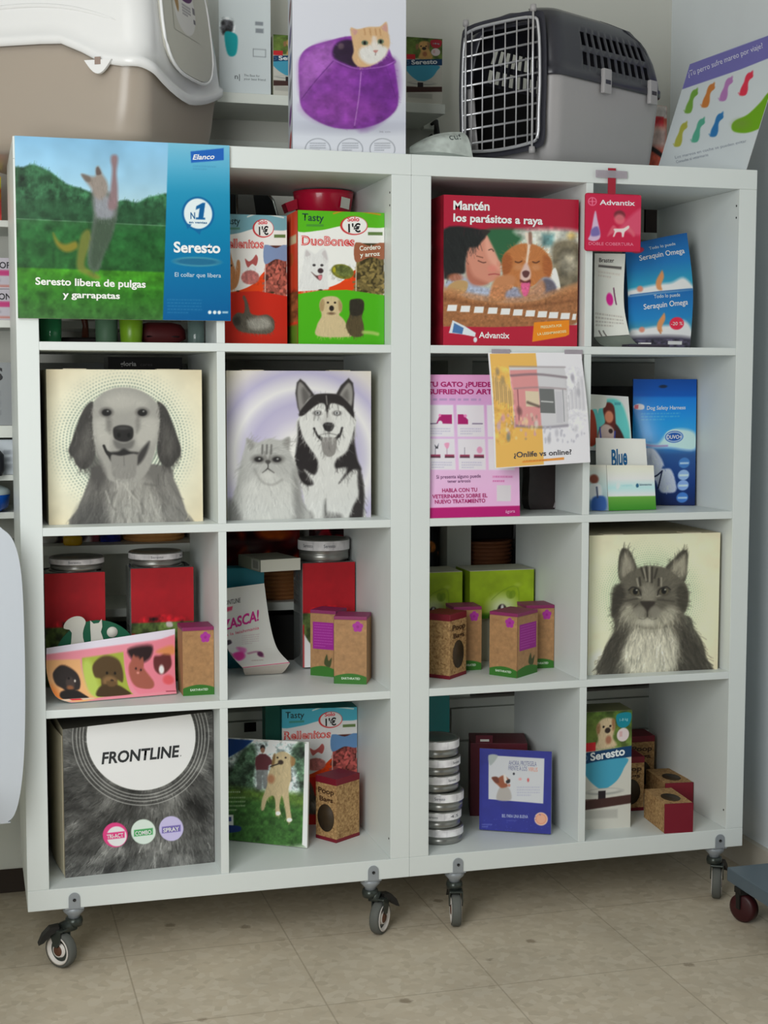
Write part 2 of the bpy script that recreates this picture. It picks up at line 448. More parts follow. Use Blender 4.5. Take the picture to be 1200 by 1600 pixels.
def structure(name, boxes, m):
    b = MB()
    for q in boxes: b.box(*q, m)
    o = b.build(name); o['kind'] = 'structure'; return o
structure('floor', [(-3.0, 1.66, -5.5, 0.66, -0.1, 0.0)], terrazzo())
structure('wall_back', [(-3.0, 1.76, 0.66, 0.76, 0.0, 2.8)], WALLP)
structure('wall_right', [(1.66, 1.76, -5.5, 0.66, 0.0, 2.8)], WALLR)
structure('wall_left', [(-3.1, -3.0, -5.5, 0.76, 0.0, 2.8)], WALLP)
structure('ceiling', [(-3.1, 1.76, -5.5, 0.76, 2.8, 2.9)], CEIL)
structure('baseboard_right', [(1.645, 1.66, -5.5, 0.66, 0.0, 0.07)], mat('skirting', (196, 190, 178), rough=0.6))

# ================================================================== THE TWO WHITE CUBE SHELVES ON CASTERS
UW, UH, UD, T, G, CL = 0.768, 1.47, 0.39, 0.041, 0.016, 0.335
Z0 = 0.118
ZT = Z0+UH                                        # 1.588: top
Z4 = Z0+T; Z3 = Z4+CL+G; Z2 = Z3+CL+G; Z1 = Z2+CL+G   # shelf tops: .159 .510 .861 1.212
XB = 0.7684
STEEL = mat('galvanised_steel', (158, 164, 170), rough=0.42, metal=0.25, var=0.06, scale=40)
DARKST = mat('dark_fork_steel', (66, 72, 68), rough=0.3, metal=0.5, var=0.08)
RUBBER = mat('grey_rubber', (92, 94, 90), rough=0.7, var=0.05)
BRAKE = mat('black_brake_plastic', (28, 27, 26), rough=0.5)
RIM = mat('cream_wheel_plastic', (226, 220, 214), rough=0.45)
AXLE = mat('rusty_axle', (92, 58, 40), rough=0.6, var=0.15)
SCREW = mat('dark_screw', (52, 52, 52), rough=0.4, metal=0.6)

def make_caster(parent, x, y, yaw, brake_side, front=True, ox=0.0, oy=-0.010):
    c = MB()
    if front:                                     # bracket folded up over the bottom board
        pts = [(-0.011, 0.0), (0.011, 0.0), (0.011, 0.020)] + [(0.011*math.cos(a), 0.020+0.011*math.sin(a)) for a in [k*math.pi/10 for k in range(1, 10)]] + [(-0.011, 0.020)]
        c.prism([(x+u, Z0+v) for u, v in pts], 'y', -0.0025, -0.0002, STEEL)
        c.prism([(x-0.018, 0), (x+0.018, 0), (x+0.016, 0.05), (x-0.016, 0.05)], 'z', Z0-0.0025, Z0-0.0002, STEEL)
        c.lathe([(0.0, -0.0045), (0.0028, -0.0042), (0.0032, -0.0025)], SCREW, 10, Matrix.Translation((x, -0.0070, Z0+0.017)) @ Matrix.Rotation(math.pi/2, 4, 'X'))
    else:
        c.box(x-0.018, x+0.018, y-0.018, y+0.018, Z0-0.0025, Z0-0.0002, STEEL)
    # swivel cup under the plate
    M0 = Matrix.Translation((x, y, 0))
    c.lathe([(0.0, Z0-0.0022), (0.0215, Z0-0.0022), (0.0205, Z0-0.012), (0.0125, Z0-0.020), (0.0105, Z0-0.029), (0.0, Z0-0.029)], STEEL, 20, M0)
    c.lathe([(0.0, Z0-0.024), (0.016, Z0-0.026), (0.0175, Z0-0.033), (0.016, Z0-0.041), (0.0, Z0-0.042)], DARKST, 20, M0)
    o = c.build('caster', parent)
    # fork, wheel, brake: built around the wheel axle, turned by yaw
    R = 0.0345; hx, hy = x+ox, y+oy
    M = Matrix.Translation((hx, hy, R)) @ Matrix.Rotation(yaw, 4, 'Z')
    f = MB()
    for sx in (-1, 1):
        out = [(-0.012, 0.040), (0.016, 0.040), (0.013, 0.024), (0.006, 0.008), (-0.004, 0.008), (-0.011, 0.020)]
        f.prism(out, 'x', sx*0.0135-0.001, sx*0.0135+0.001, DARKST, M)
    f.box(-0.0145, 0.0145, -0.014, 0.016, 0.038, 0.0425, DARKST, 0.002, M)
    f.tube([(x, y, Z0-0.038), (hx, hy, R+0.041)], [0.0135, 0.012], DARKST, 12)
    f.build('fork', o)
    w = MB(); MW = M @ Matrix.Rotation(math.pi/2, 4, 'Y')
    w.lathe([(0.027, -0.0095), (0.0325, -0.0095), (R, -0.006), (R, 0.006), (0.0325, 0.0095), (0.027, 0.0095)], RUBBER, 36, MW)
    wo = w.build('wheel', o)
    r = MB()
    r.lathe([(0.0275, -0.0098), (0.0285, -0.0108), (0.0245, -0.0108), (0.0225, -0.004), (0.0145, -0.004), (0.013, -0.0098), (0.011, -0.0098)], RIM, 36, MW, mats=[RIM, RIM, RIM, DARKST, RIM, RIM])
    r.lathe([(0.0275, 0.0098), (0.0285, 0.0108), (0.0245, 0.0108), (0.0225, 0.004), (0.0145, 0.004), (0.013, 0.0098), (0.011, 0.0098)], RIM, 36, MW, mats=[RIM, RIM, RIM, DARKST, RIM, RIM])
    r.lathe([(0.0, -0.0115), (0.009, -0.0115), (0.011, -0.0095), (0.011, 0.0095), (0.009, 0.0115), (0.0, 0.0115)], AXLE, 16, MW)
    r.build('wheel_hub', o)
    b = MB()
    b.prism([(0.004, 0.050), (0.022, 0.048), (0.036, 0.034), (0.044, 0.016), (0.034, 0.020), (0.020, 0.034), (0.004, 0.040)], 'x', -0.010, 0.010, BRAKE, M @ Matrix.Rotation(math.radians(brake_side), 4, 'Z'))
    b.build('brake_lever', o)
    return o

def make_unit(name, x, label, casters):
    u = empty(name, (x, 0, 0), 0, label, 'shelf unit', 'white cube shelves on casters')
    def board(n, *q): b = MB(); b.box(*q, WHITE, 0.0012); return b.build(n, u)
    board('top_panel', 0, UW, 0, UD, ZT-T, ZT)
    board('bottom_panel', 0, UW, 0, UD, Z0, Z0+T)
    board('side_panel', 0, T, 0.0004, UD-0.0004, Z0+T, ZT-T); board('side_panel', UW-T, UW, 0.0004, UD-0.0004, Z0+T, ZT-T)
    for z in (Z1, Z2, Z3): board('shelf', T, UW-T, 0.001, UD-0.001, z-G, z)
    for z in (Z1, Z2, Z3, Z4): board('divider', T+CL, T+CL+G, 0.0014, UD-0.0014, z, z+CL)
    for c in casters: make_caster(u, *c)
    # little peg holes inside the right wall
    for z in (ZT-0.075, ZT-0.10, Z4+0.04):
        h = MB(); h.lathe([(0.0, 0.0), (0.0022, 0.0), (0.0022, 0.0006), (0.0, 0.0006)], SCREW, 8, Matrix.Translation((UW-T-0.0007, 0.012, z)) @ Matrix.Rotation(math.pi/2, 4, 'Y')); h.build('peg_hole', u)
    return u
make_unit('cube_shelf_unit', 0.0, 'white eight-cube shelf unit on casters, the left one with the taped landscape sign',
          [(0.088, 0.022, math.radians(42), 52, True, -0.026, -0.012), (0.690, 0.022, math.radians(-40), -30, True, 0.018, -0.010), (0.088, 0.36, 0.3, 180, False), (0.70, 0.36, -0.4, 180, False)])
make_unit('cube_shelf_unit', XB, 'white eight-cube shelf unit on casters, the right one beside the wall, under the pet carrier',
          [(0.105, 0.022, math.radians(-14), 10, True), (0.712, 0.022, math.radians(-30), -20, True, 0.004, -0.006), (0.105, 0.36, 0.5, 180, False), (0.70, 0.36, -0.2, 180, False)])

# ================================================================== SHELVING AND CABINET AGAINST THE BACK WALL
OFFW = mat('old_white_board', (222, 226, 218), rough=0.55, var=0.03, scale=12)
ws = empty('wall_shelving', (0.4, 0.45, 0), 0, 'long white wall shelving behind the two cube shelves', 'shelving')
def wboard(n, x0, x1, z1, th=0.02, y0=0.0, d=0.209):
    b = MB(); b.box(x0-0.4, x1-0.4, y0, y0+d, z1-th, z1, OFFW, 0.001); b.build(n, ws)
for x0, x1, z1, th in ((0.455, 0.985, 1.777, 0.022), (-1.0, 0.40, 1.482, 0.014), (-1.0, 0.40, 1.270, 0.016), (-1.0, 0.40, 1.043, 0.026), (-1.0, 0.40, 0.936, 0.012), (-1.0, 0.40, 0.855, 0.014), (-1.0, 0.40, 0.777, 0.020),
                       (0.415, 0.995, 1.203, 0.014), (1.055, 1.655, 1.203, 0.014), (1.055, 1.655, 1.500, 0.018), (-1.0, 0.995, 0.634, 0.019), (1.055, 1.655, 0.65, 0.019)):
    wboard('shelf_board', x0, x1, z1, th)
wboard('hook_rail', 0.44, 0.985, 1.705, 0.03, 0.19, 0.019)
for x0, x1, z0, z1 in ((0.995, 1.055, 0.3865, 1.56), (0.40, 0.415, 0.3865, 1.5)):
    b = MB(); b.box(x0-0.4, x1-0.4, 0.0, 0.209, z0, z1, OFFW, 0.001); b.build('upright', ws)
cb = empty('low_cabinet', (0.3, 0.44, 0), 0, 'low white drawer cabinet standing behind the shelves', 'cabinet')
b = MB(); b.box(-1.3, 1.335, 0.012, 0.219, 0.06, 0.366, OFFW); b.build('carcass', cb)
b = MB(); b.box(-1.3, 1.335, -0.004, 0.219, 0.366, 0.386, OFFW, 0.002); b.build('cabinet_top', cb)
b = MB(); b.box(-1.3, 1.335, 0.03, 0.2, 0.0, 0.06, mat('dark_plinth', (58, 48, 40), rough=0.7)); b.build('plinth', cb)
HOLE = mat('black_slot', (16, 15, 14), rough=0.8)
for x0, x1 in ((-1.295, -0.37), (-0.365, 0.70), (0.705, 1.33)):
    for z0, z1 in ((0.065, 0.28), (0.285, 0.362)):
        b = MB(); b.box(x0, x1, 0.0, 0.0125, z0, z1, OFFW, 0.002); dr = b.build('drawer_front', cb)
        b = MB(); cx = (x0+x1)/2 if x0 != -0.365 else 0.218; b.box(cx-0.014, cx+0.014, -0.0008, 0.0, z1-0.024, z1-0.002, HOLE); b.build('finger_slot', dr)

# ================================================================== THINGS IN AND ON THE LEFT SHELF
CARD = mat('white_card', (222, 220, 210), rough=0.6, var=0.02)
CREAM = mat('cream_carton', (216, 206, 180), rough=0.65, var=0.03)
CORKC = mat('corrugated_edge', (140, 112, 78), rough=0.8, var=0.1)
G1, G2, G3, G4 = 1.2, 1.2, 1.4, 1.4             # print brightness by shelf row, set to offset the light there

def halftone(a, cx, cy, r0, r1, step, n, c, amt=0.8):
    """rings of small dots fading outwards"""
    r = np.hypot(a.X-cx, a.Y-cy); th = np.arctan2(a.Y-cy, a.X-cx)*n/(2*np.pi)
    k = np.floor(r/step); fr = (r/step-k-.5); ft = ((th+0.5*(k % 2)) % 1)-.5
    d = np.hypot(fr*step, ft*2*np.pi*r/n)
    fade = np.clip(1-(r-r0)/(r1-r0), 0, 1); rad = step*(0.16+0.16*fade)
    m = np.clip((rad-d)/(1.4*a.px)+.5, 0, 1)*np.clip(fade*1.6, 0, 1)*(r > r0*0.6)
    a.blend(m*amt, c)
def radial(a, cx, cy, r0, r1, c0, c1):
    r = np.clip((np.hypot(a.X-cx, a.Y-cy)-r0)/(r1-r0), 0, 1)[..., None]
    a.img[:] = np.asarray(c0, float)*(1-r)+np.asarray(c1, float)*r

# ---- landscape sign taped over the top left corner
def sign_art():
    a = Art([(0, 0), (1080, 0), (1080, 880), (0, 880)], 300, 244)
    a.grad([(0, (136, 190, 226)), (0.22, (158, 204, 230)), (0.34, (176, 212, 226)), (1, (176, 212, 226))])
    a.noise(0.03, 160, seed=2)
    hills = [(-20, 175), (40, 150), (85, 133), (130, 148), (180, 170), (220, 200), (260, 225), (320, 240), (380, 262), (470, 300), (540, 290), (600, 300), (650, 275), (700, 262), (770, 262), (800, 420), (-20, 420)]
    a.poly(hills, (50, 92, 62), 6); a.noise(0.20, 34, hills, 4); a.fur(hills, 500, 20, 5, 0.22, lambda x, y: -1.5, 5)
    a.poly([(-20, 330), (200, 300), (400, 330), (800, 330), (800, 430), (-20, 430)], (42, 82, 52), 12, 0.6)
    a.grad([(0, (46, 92, 54)), (0.44, (52, 100, 58)), (0.52, (40, 96, 48)), (0.70, (40, 92, 44)), (0.72, (40, 92, 44)), (1, (40, 92, 44))], pts=[(-10, 398), (800, 412), (800, 660), (-10, 660)], soft=3)
    a.line([(-10, 398), (400, 405), (800, 412)], 3, (120, 158, 126), 0.7)
    a.grad([(0, (66, 140, 34)), (0.71, (70, 148, 34)), (0.86, (52, 118, 36)), (1, (58, 104, 50))], pts=[(-10, 634), (800, 642), (800, 900), (-10, 900)], soft=5)
    a.noise(0.10, 40, [(0, 420), (790, 420), (790, 880), (0, 880)], 6)
    # leaping shepherd dog
    fz = 9
    a.poly([(180, 462), (205, 500), (240, 515), (290, 500), (300, 530), (262, 552), (225, 548), (192, 515)], (150, 132, 46), fz, 0.85)
    a.poly([(318, 470), (360, 440), (372, 500), (345, 560), (335, 620), (380, 650), (410, 670), (395, 685), (345, 665), (300, 640), (295, 585)], (128, 126, 58), fz, 0.8)
    a.poly([(372, 270), (395, 250), (480, 260), (505, 330), (490, 400), (470, 470), (430, 560), (400, 640), (355, 625), (350, 560), (368, 460), (380, 370)], (104, 112, 106), fz, 0.9)
    a.poly([(400, 390), (485, 380), (470, 470), (430, 560), (385, 640), (360, 600), (372, 480)], (66, 84, 66), 14, 0.85)
    a.poly([(395, 270), (470, 290), (480, 370), (420, 385), (390, 350)], (164, 164, 178), 10, 0.7)
    a.poly([(455, 330), (468, 240), (478, 150), (472, 100), (478, 75), (500, 72), (508, 95), (500, 160), (505, 240), (498, 330)], (142, 118, 122), fz)
    a.poly([(325, 172), (372, 180), (395, 175), (398, 140), (412, 132), (428, 165), (452, 205), (455, 250), (430, 285), (392, 282), (372, 240), (345, 205)], (150, 140, 132), fz)
    a.poly([(398, 142), (410, 134), (424, 165), (400, 172)], (92, 78, 74), 4, 0.8); a.poly([(325, 172), (365, 182), (370, 205), (345, 205)], (104, 92, 84), 5, 0.7)
    a.fur([(372, 200), (500, 260), (480, 420), (400, 640), (350, 600)], 220, 26, 4, 0.14, 1.4, 8)
    # blue panel
    q = [(764, -10), (1090, -10), (1090, 890), (726, 890)]
    a.grad([(0, (122, 190, 218)), (0.12, (92, 176, 210)), (0.28, (40, 146, 186)), (0.5, (16, 128, 172)), (0.75, (14, 112, 164)), (1, (12, 92, 150))], pts=q)
    a.poly([(878, 38), (1050, 14), (1050, 74), (880, 94)], (38, 100, 188), sm=False)
    a.T('Elanco', 888, 78, 1002, 70, 24, (240, 246, 250), 0.02, 0.3)
    a.bars(890, 106, 1010, 2, 14, 6, (70, 140, 180), 0.5)
    a.ell(914, 345, 85, 85, (18, 104, 160)); a.ell(914, 345, 73, 75, (226, 238, 242)); a.poly([(850, 395), (880, 400), (858, 425)], (18, 104, 160), sm=False); a.poly([(890, 425), (930, 425), (922, 450)], (18, 104, 160), sm=False)
    a.T('N', 874, 372, 898, 372, 32, (30, 100, 150), 0.02); a.poly([(914, 372), (922, 318), (902, 326), (905, 308), (938, 290), (952, 290), (940, 372)], (16, 96, 156), sm=False); a.rect(902, 364, 950, 374, (16, 96, 156))
    a.T('en ventas', 866, 394, 960, 394, 11, (30, 100, 150), 0.02)
    a.T('Seresto', 786, 540, 1028, 538, 50, (240, 246, 248), 0.03)
    for k, c in ((0, (80, 150, 170)), (1, (30, 100, 140))):
        a.ell(906, 585, 126-14*k, 25-9*k, c, 3, 0.8)
    a.T('El collar que libera', 790, 662, 1030, 662, 21, (206, 226, 236))
    a.bars(750, 775, 930, 5, 16, 5, (70, 140, 184), 0.5)
    for x in (970, 996, 1020): a.ell(x, 838, 9, 9, (232, 240, 244))
    a.rect(1036, 832, 1066, 842, (160, 196, 216))
    a.T('Seresto libera de pulgas', 88, 715, 640, 720, 34, (240, 244, 236), 0.025); a.T('y garrapatas', 222, 776, 508, 778, 30, (240, 244, 236), 0.025)
    return a
r = empty('landscape_sign', (0.2025, -0.0085, 1.2545), 0, 'wide card sign with a leaping dog, green meadow and blue panel', 'sign')
SW, SH = 0.3985, 0.3325
b = MB(); b.box(-SW/2, SW/2, 0, 0.0075, 0, SH, CARD, 0.0006); b.build('board', r)
apply_art(r, sign_art(), flat(SW, SH), gain=1.05, m=GLOSS)

# ---- cube boxes with animal portraits
def golden_art():
    a = Art([(240, 127), (1080, 127), (1090, 942), (260, 962)], 250, 250)
    radial(a, 660, 540, 250, 560, (226, 230, 212), (214, 202, 172)); a.noise(0.012, 90)
    halftone(a, 655, 520, 270, 425, 17.5, 124, (112, 128, 116))
    body = [(478, 700), (440, 800), (415, 870), (405, 975), (1000, 975), (990, 880), (965, 800), (930, 720), (880, 640), (520, 640)]
    a.poly(body, (106, 104, 100), 5)
    a.poly([(640, 700), (760, 700), (840, 800), (860, 975), (580, 975), (560, 850)], (160, 158, 151), 30, 0.8)
    a.poly([(410, 880), (480, 820), (560, 850), (575, 975), (405, 975)], (72, 71, 69), 25, 0.8)
    a.poly([(880, 690), (940, 780), (985, 900), (985, 975), (880, 975)], (128, 126, 121), 25, 0.8)
    ear1 = [(490, 300), (446, 330), (410, 410), (380, 500), (360, 565), (385, 600), (405, 640), (440, 662), (475, 640), (505, 570), (505, 470), (490, 400)]
    ear2 = [(835, 300), (880, 325), (915, 400), (945, 480), (968, 560), (945, 610), (905, 650), (862, 632), (838, 570), (838, 470), (850, 390)]
    for e in (ear1, ear2): a.poly(e, (60, 58, 56), 4)
    a.poly([(430, 470), (470, 420), (480, 540), (440, 610), (400, 590)], (92, 90, 86), 18, 0.7); a.poly([(870, 420), (905, 440), (930, 540), (900, 590), (870, 540)], (92, 90, 86), 18, 0.7)
    face = [(490, 320), (530, 262), (590, 230), (640, 222), (700, 226), (760, 246), (815, 285), (845, 330), (848, 420), (835, 520), (815, 600), (780, 680), (720, 730), (600, 730), (550, 680), (515, 600), (492, 480)]
    a.poly(face, (152, 150, 144), 5)
    a.poly([(470, 560), (520, 600), (560, 700), (520, 760), (470, 700)], (72, 70, 68), 16, 0.8)
    a.poly([(555, 285), (640, 250), (760, 285), (770, 330), (700, 335), (640, 345), (570, 335)], (174, 172, 164), 25, 0.8)
    a.poly([(500, 400), (560, 400), (590, 470), (580, 560), (530, 540), (505, 480)], (178, 176, 168), 16, 0.75); a.poly([(735, 400), (830, 390), (835, 480), (790, 530), (730, 540), (715, 470)], (178, 176, 168), 16, 0.75)
    a.poly([(565, 375), (590, 400), (585, 470), (560, 440)], (104, 102, 98), 10, 0.7); a.poly([(735, 375), (718, 400), (722, 470), (745, 430)], (112, 110, 106), 10, 0.7)
    a.poly([(600, 470), (650, 420), (705, 470), (720, 540), (655, 575), (590, 545)], (150, 148, 142), 14, 0.7)
    a.fur(face, 500, 26, 5, 0.08, lambda x, y: math.atan2(y-430, x-655), 3, a=0.35)
    for e in (ear1, ear2): a.fur(e, 220, 46, 5, 0.2, 1.6, 4)
    # eyes
    for ex, s in ((562, 1), (755, -1)):
        a.ell(ex, 355, 36, 26, (86, 84, 81), 8, 0.8); a.ell(ex, 357, 25, 18, (26, 25, 25), 3); a.ell(ex+6, 350, 5, 4, (150, 150, 148), 2)
    # nose, mouth, tongue
    a.poly([(598, 445), (620, 428), (655, 424), (690, 430), (706, 448), (704, 490), (680, 510), (655, 514), (625, 508), (602, 490)], (34, 33, 33), 4)
    a.ell(652, 440, 40, 10, (66, 65, 64), 5, 0.8); a.ell(628, 478, 9, 12, (14, 14, 14), 3); a.ell(682, 478, 9, 12, (14, 14, 14), 3)
    a.poly([(600, 505), (655, 520), (710, 505), (700, 545), (655, 556), (615, 548)], (92, 91, 88), 8, 0.8)
    a.poly([(580, 572), (625, 565), (655, 550), (690, 565), (735, 572), (700, 590), (610, 590)], (36, 35, 35), 7)
    a.line([(548, 535), (570, 580), (600, 585)], 14, (34, 33, 32)); a.poly([(786, 515), (795, 522), (776, 580), (748, 625), (726, 636), (734, 580)], (46, 44, 44), 8, 0.9); a.poly([(560, 560), (592, 580), (590, 620), (575, 600)], (36, 35, 34), 4)
    a.poly([(588, 585), (640, 590), (722, 580), (724, 660), (715, 700), (660, 715), (600, 700), (590, 650)], (134, 132, 127), 5); a.line([(656, 590), (658, 640)], 4, (104, 102, 99)); a.fur([(600, 640), (715, 640), (700, 720), (610, 720)], 60, 30, 5, 0.12, 1.57, 9)
    # chest hair
    ch = [(500, 720), (620, 720), (720, 730), (880, 680), (950, 800), (985, 960), (415, 960), (440, 830)]
    a.fur(ch, 1100, 60, 6, 0.2, lambda x, y: 1.57-(x-690)*0.0013, 6)
    for p in ([(605, 790), (590, 850), (612, 880)], [(700, 780), (735, 830), (750, 850)], [(615, 900), (605, 950)], [(650, 900), (665, 945)], [(755, 820), (760, 900)], [(735, 900), (745, 940)], [(770, 740), (830, 750)]):
        a.line(p, 9, (76, 75, 72), 0.45, 7)
    for p in ([(655, 740), (690, 790), (740, 840)], [(560, 780), (580, 840)], [(800, 800), (830, 900)], [(680, 870), (690, 950)]): a.line(p, 8, (186, 184, 176), 0.6, 5)
    a.blur(1)
    return a
def husky_art():
    a = Art([(83, 132), (905, 132), (908, 972), (90, 1000)], 250, 250)
    r = np.hypot(a.X-520, a.Y-620)
    xs = [0, 130, 230, 300, 350, 390, 430, 480, 560, 640]
    cs = [(228, 228, 220), (224, 222, 220), (190, 184, 206), (178, 172, 200), (196, 192, 208), (222, 220, 220), (206, 202, 212), (180, 174, 202), (212, 206, 204), (222, 214, 196)]
    a.img[:] = np.stack([np.interp(r, xs, [c[k] for c in cs]) for k in range(3)], -1)
    # husky body
    body = [(488, 400), (480, 520), (470, 640), (490, 740), (520, 860), (540, 1010), (850, 1010), (868, 900), (862, 780), (830, 660), (808, 560), (815, 470), (805, 380), (650, 300)]
    a.poly(body, (206, 206, 202), 4)
    a.poly([(488, 420), (484, 520), (470, 640), (488, 740), (530, 790), (575, 780), (520, 700), (580, 730), (600, 660), (560, 580), (520, 520)], (38, 34, 35), 7)
    a.poly([(808, 450), (810, 540), (828, 640), (850, 700), (800, 700), (720, 780), (770, 690), (700, 690), (706, 640), (760, 600), (790, 530)], (42, 38, 39), 7)
    a.poly([(838, 680), (862, 780), (868, 880), (850, 1000), (780, 1000), (800, 920), (835, 840), (828, 760)], (48, 44, 44), 8)
    a.poly([(640, 880), (650, 940), (735, 960), (735, 1010), (640, 1010)], (104, 103, 101), 12, 0.8); a.line([(643, 870), (645, 990)], 9, (92, 90, 88), 0.7, 4)
    a.poly([(540, 940), (575, 960), (570, 1010), (540, 1010)], (120, 118, 115), 10, 0.7)
    # ears
    a.poly([(470, 260), (478, 200), (497, 178), (525, 200), (575, 265), (590, 330), (500, 390), (482, 340)], (52, 48, 48), 4, sm=False)
    a.poly([(480, 260), (495, 195), (540, 245), (555, 280), (500, 370)], (136, 133, 130), 6); a.poly([(505, 250), (520, 230), (550, 280), (520, 330)], (82, 79, 77), 10, 0.8)
    a.poly([(700, 270), (730, 215), (775, 172), (800, 200), (808, 260), (803, 350), (770, 380)], (52, 48, 48), 4, sm=False)
    a.poly([(722, 275), (772, 200), (798, 240), (792, 330), (760, 310)], (140, 137, 133), 6); a.poly([(740, 275), (768, 240), (775, 300)], (96, 93, 90), 10, 0.8)
    # head
    head = [(500, 370), (540, 300), (590, 268), (650, 262), (710, 268), (770, 310), (808, 390), (800, 490), (760, 560), (700, 620), (645, 632), (590, 615), (530, 540), (496, 450)]
    a.poly(head, (210, 210, 206), 4)
    a.poly([(490, 390), (505, 350), (560, 285), (600, 264), (700, 264), (750, 290), (800, 350), (806, 400), (775, 370), (740, 335), (690, 318), (664, 330), (652, 400), (640, 330), (610, 318), (560, 350), (520, 385)], (42, 38, 38), 4)
    a.line([(646, 275), (652, 335)], 6, (150, 148, 144), 0.8); a.line([(652, 330), (652, 395)], 9, (46, 42, 42))
    a.poly([(630, 390), (652, 370), (680, 392), (690, 440), (620, 440)], (186, 185, 181), 10, 0.7)
    for ex in (597, 708):
        a.ell(ex, 374, 26, 14, (60, 57, 56), 5, 0.9); a.ell(ex, 373, 13, 10, (196, 198, 198), 2); a.ell(ex, 373, 5, 6, (24, 24, 24), 2)
    a.poly([(627, 445), (640, 430), (660, 427), (684, 432), (692, 448), (680, 472), (660, 480), (640, 472)], (38, 36, 37), 3); a.ell(660, 440, 18, 6, (88, 86, 86), 4, 0.8)
    a.line([(577, 462), (600, 510), (625, 522)], 12, (40, 37, 38)); a.line([(738, 458), (722, 505), (695, 522)], 12, (40, 37, 38)); a.poly([(598, 500), (625, 515), (622, 540)], (34, 32, 32), 3); a.poly([(722, 490), (700, 515), (702, 540)], (34, 32, 32), 3)
    a.line([(610, 500), (660, 490), (710, 500)], 6, (120, 118, 116), 0.8)
    a.poly([(622, 520), (660, 512), (704, 520), (704, 580), (690, 615), (662, 626), (636, 610), (622, 575)], (134, 131, 128), 3); a.line([(662, 520), (663, 580)], 4, (100, 98, 96))
    a.fur(head, 200, 18, 4, 0.05, lambda x, y: math.atan2(y-430, x-655), 3, a=0.25); a.fur(body, 700, 44, 5, 0.09, lambda x, y: 1.57-(x-660)*0.002, 4)
    # persian cat
    cat = [(190, 560), (195, 520), (215, 530), (260, 545), (320, 522), (385, 530), (430, 512), (442, 530), (438, 590), (470, 660), (490, 750), (505, 860), (530, 1010), (95, 1010), (110, 900), (140, 800), (160, 680)]
    a.poly(cat, (172, 172, 168), 6)
    a.poly([(165, 800), (300, 740), (460, 770), (480, 900), (440, 1000), (180, 1000)], (198, 198, 193), 30, 0.85)
    a.poly([(90, 880), (140, 900), (170, 1005), (90, 1005)], (112, 111, 108), 16, 0.8); a.poly([(455, 720), (490, 760), (515, 1000), (470, 1000)], (120, 119, 116), 16, 0.7)
    a.poly([(200, 525), (240, 560), (210, 590)], (128, 126, 122), 8, 0.8); a.poly([(436, 515), (398, 545), (430, 585)], (132, 130, 126), 8, 0.8)
    a.fur(cat, 900, 46, 4.5, 0.12, lambda x, y: math.atan2(y-640, x-315)*0.6+0.6, 7)
    for x in (285, 310, 335): a.line([(x, 560), (x-2, 610)], 9, (74, 72, 70), 0.75, 4)
    for ex in (264, 366):
        a.ell(ex, 642, 40, 24, (92, 90, 87), 10, 0.8); a.ell(ex, 643, 24, 15, (38, 36, 36), 4); a.ell(ex+4, 640, 6, 5, (170, 170, 168), 2)
    a.line([(295, 600), (314, 660), (332, 600)], 10, (110, 108, 104), 0.6, 6); a.poly([(300, 655), (315, 645), (332, 655), (316, 672)], (70, 68, 66), 4)
    a.line([(316, 672), (314, 695), (285, 720)], 6, (64, 62, 60)); a.line([(314, 695), (350, 720)], 6, (64, 62, 60)); a.line([(240, 700), (280, 770), (340, 790), (395, 760)], 10, (120, 118, 114), 0.5, 8)
    a.ell(315, 735, 36, 22, (204, 203, 198), 12, 0.7)
    a.blur(1)
    return a
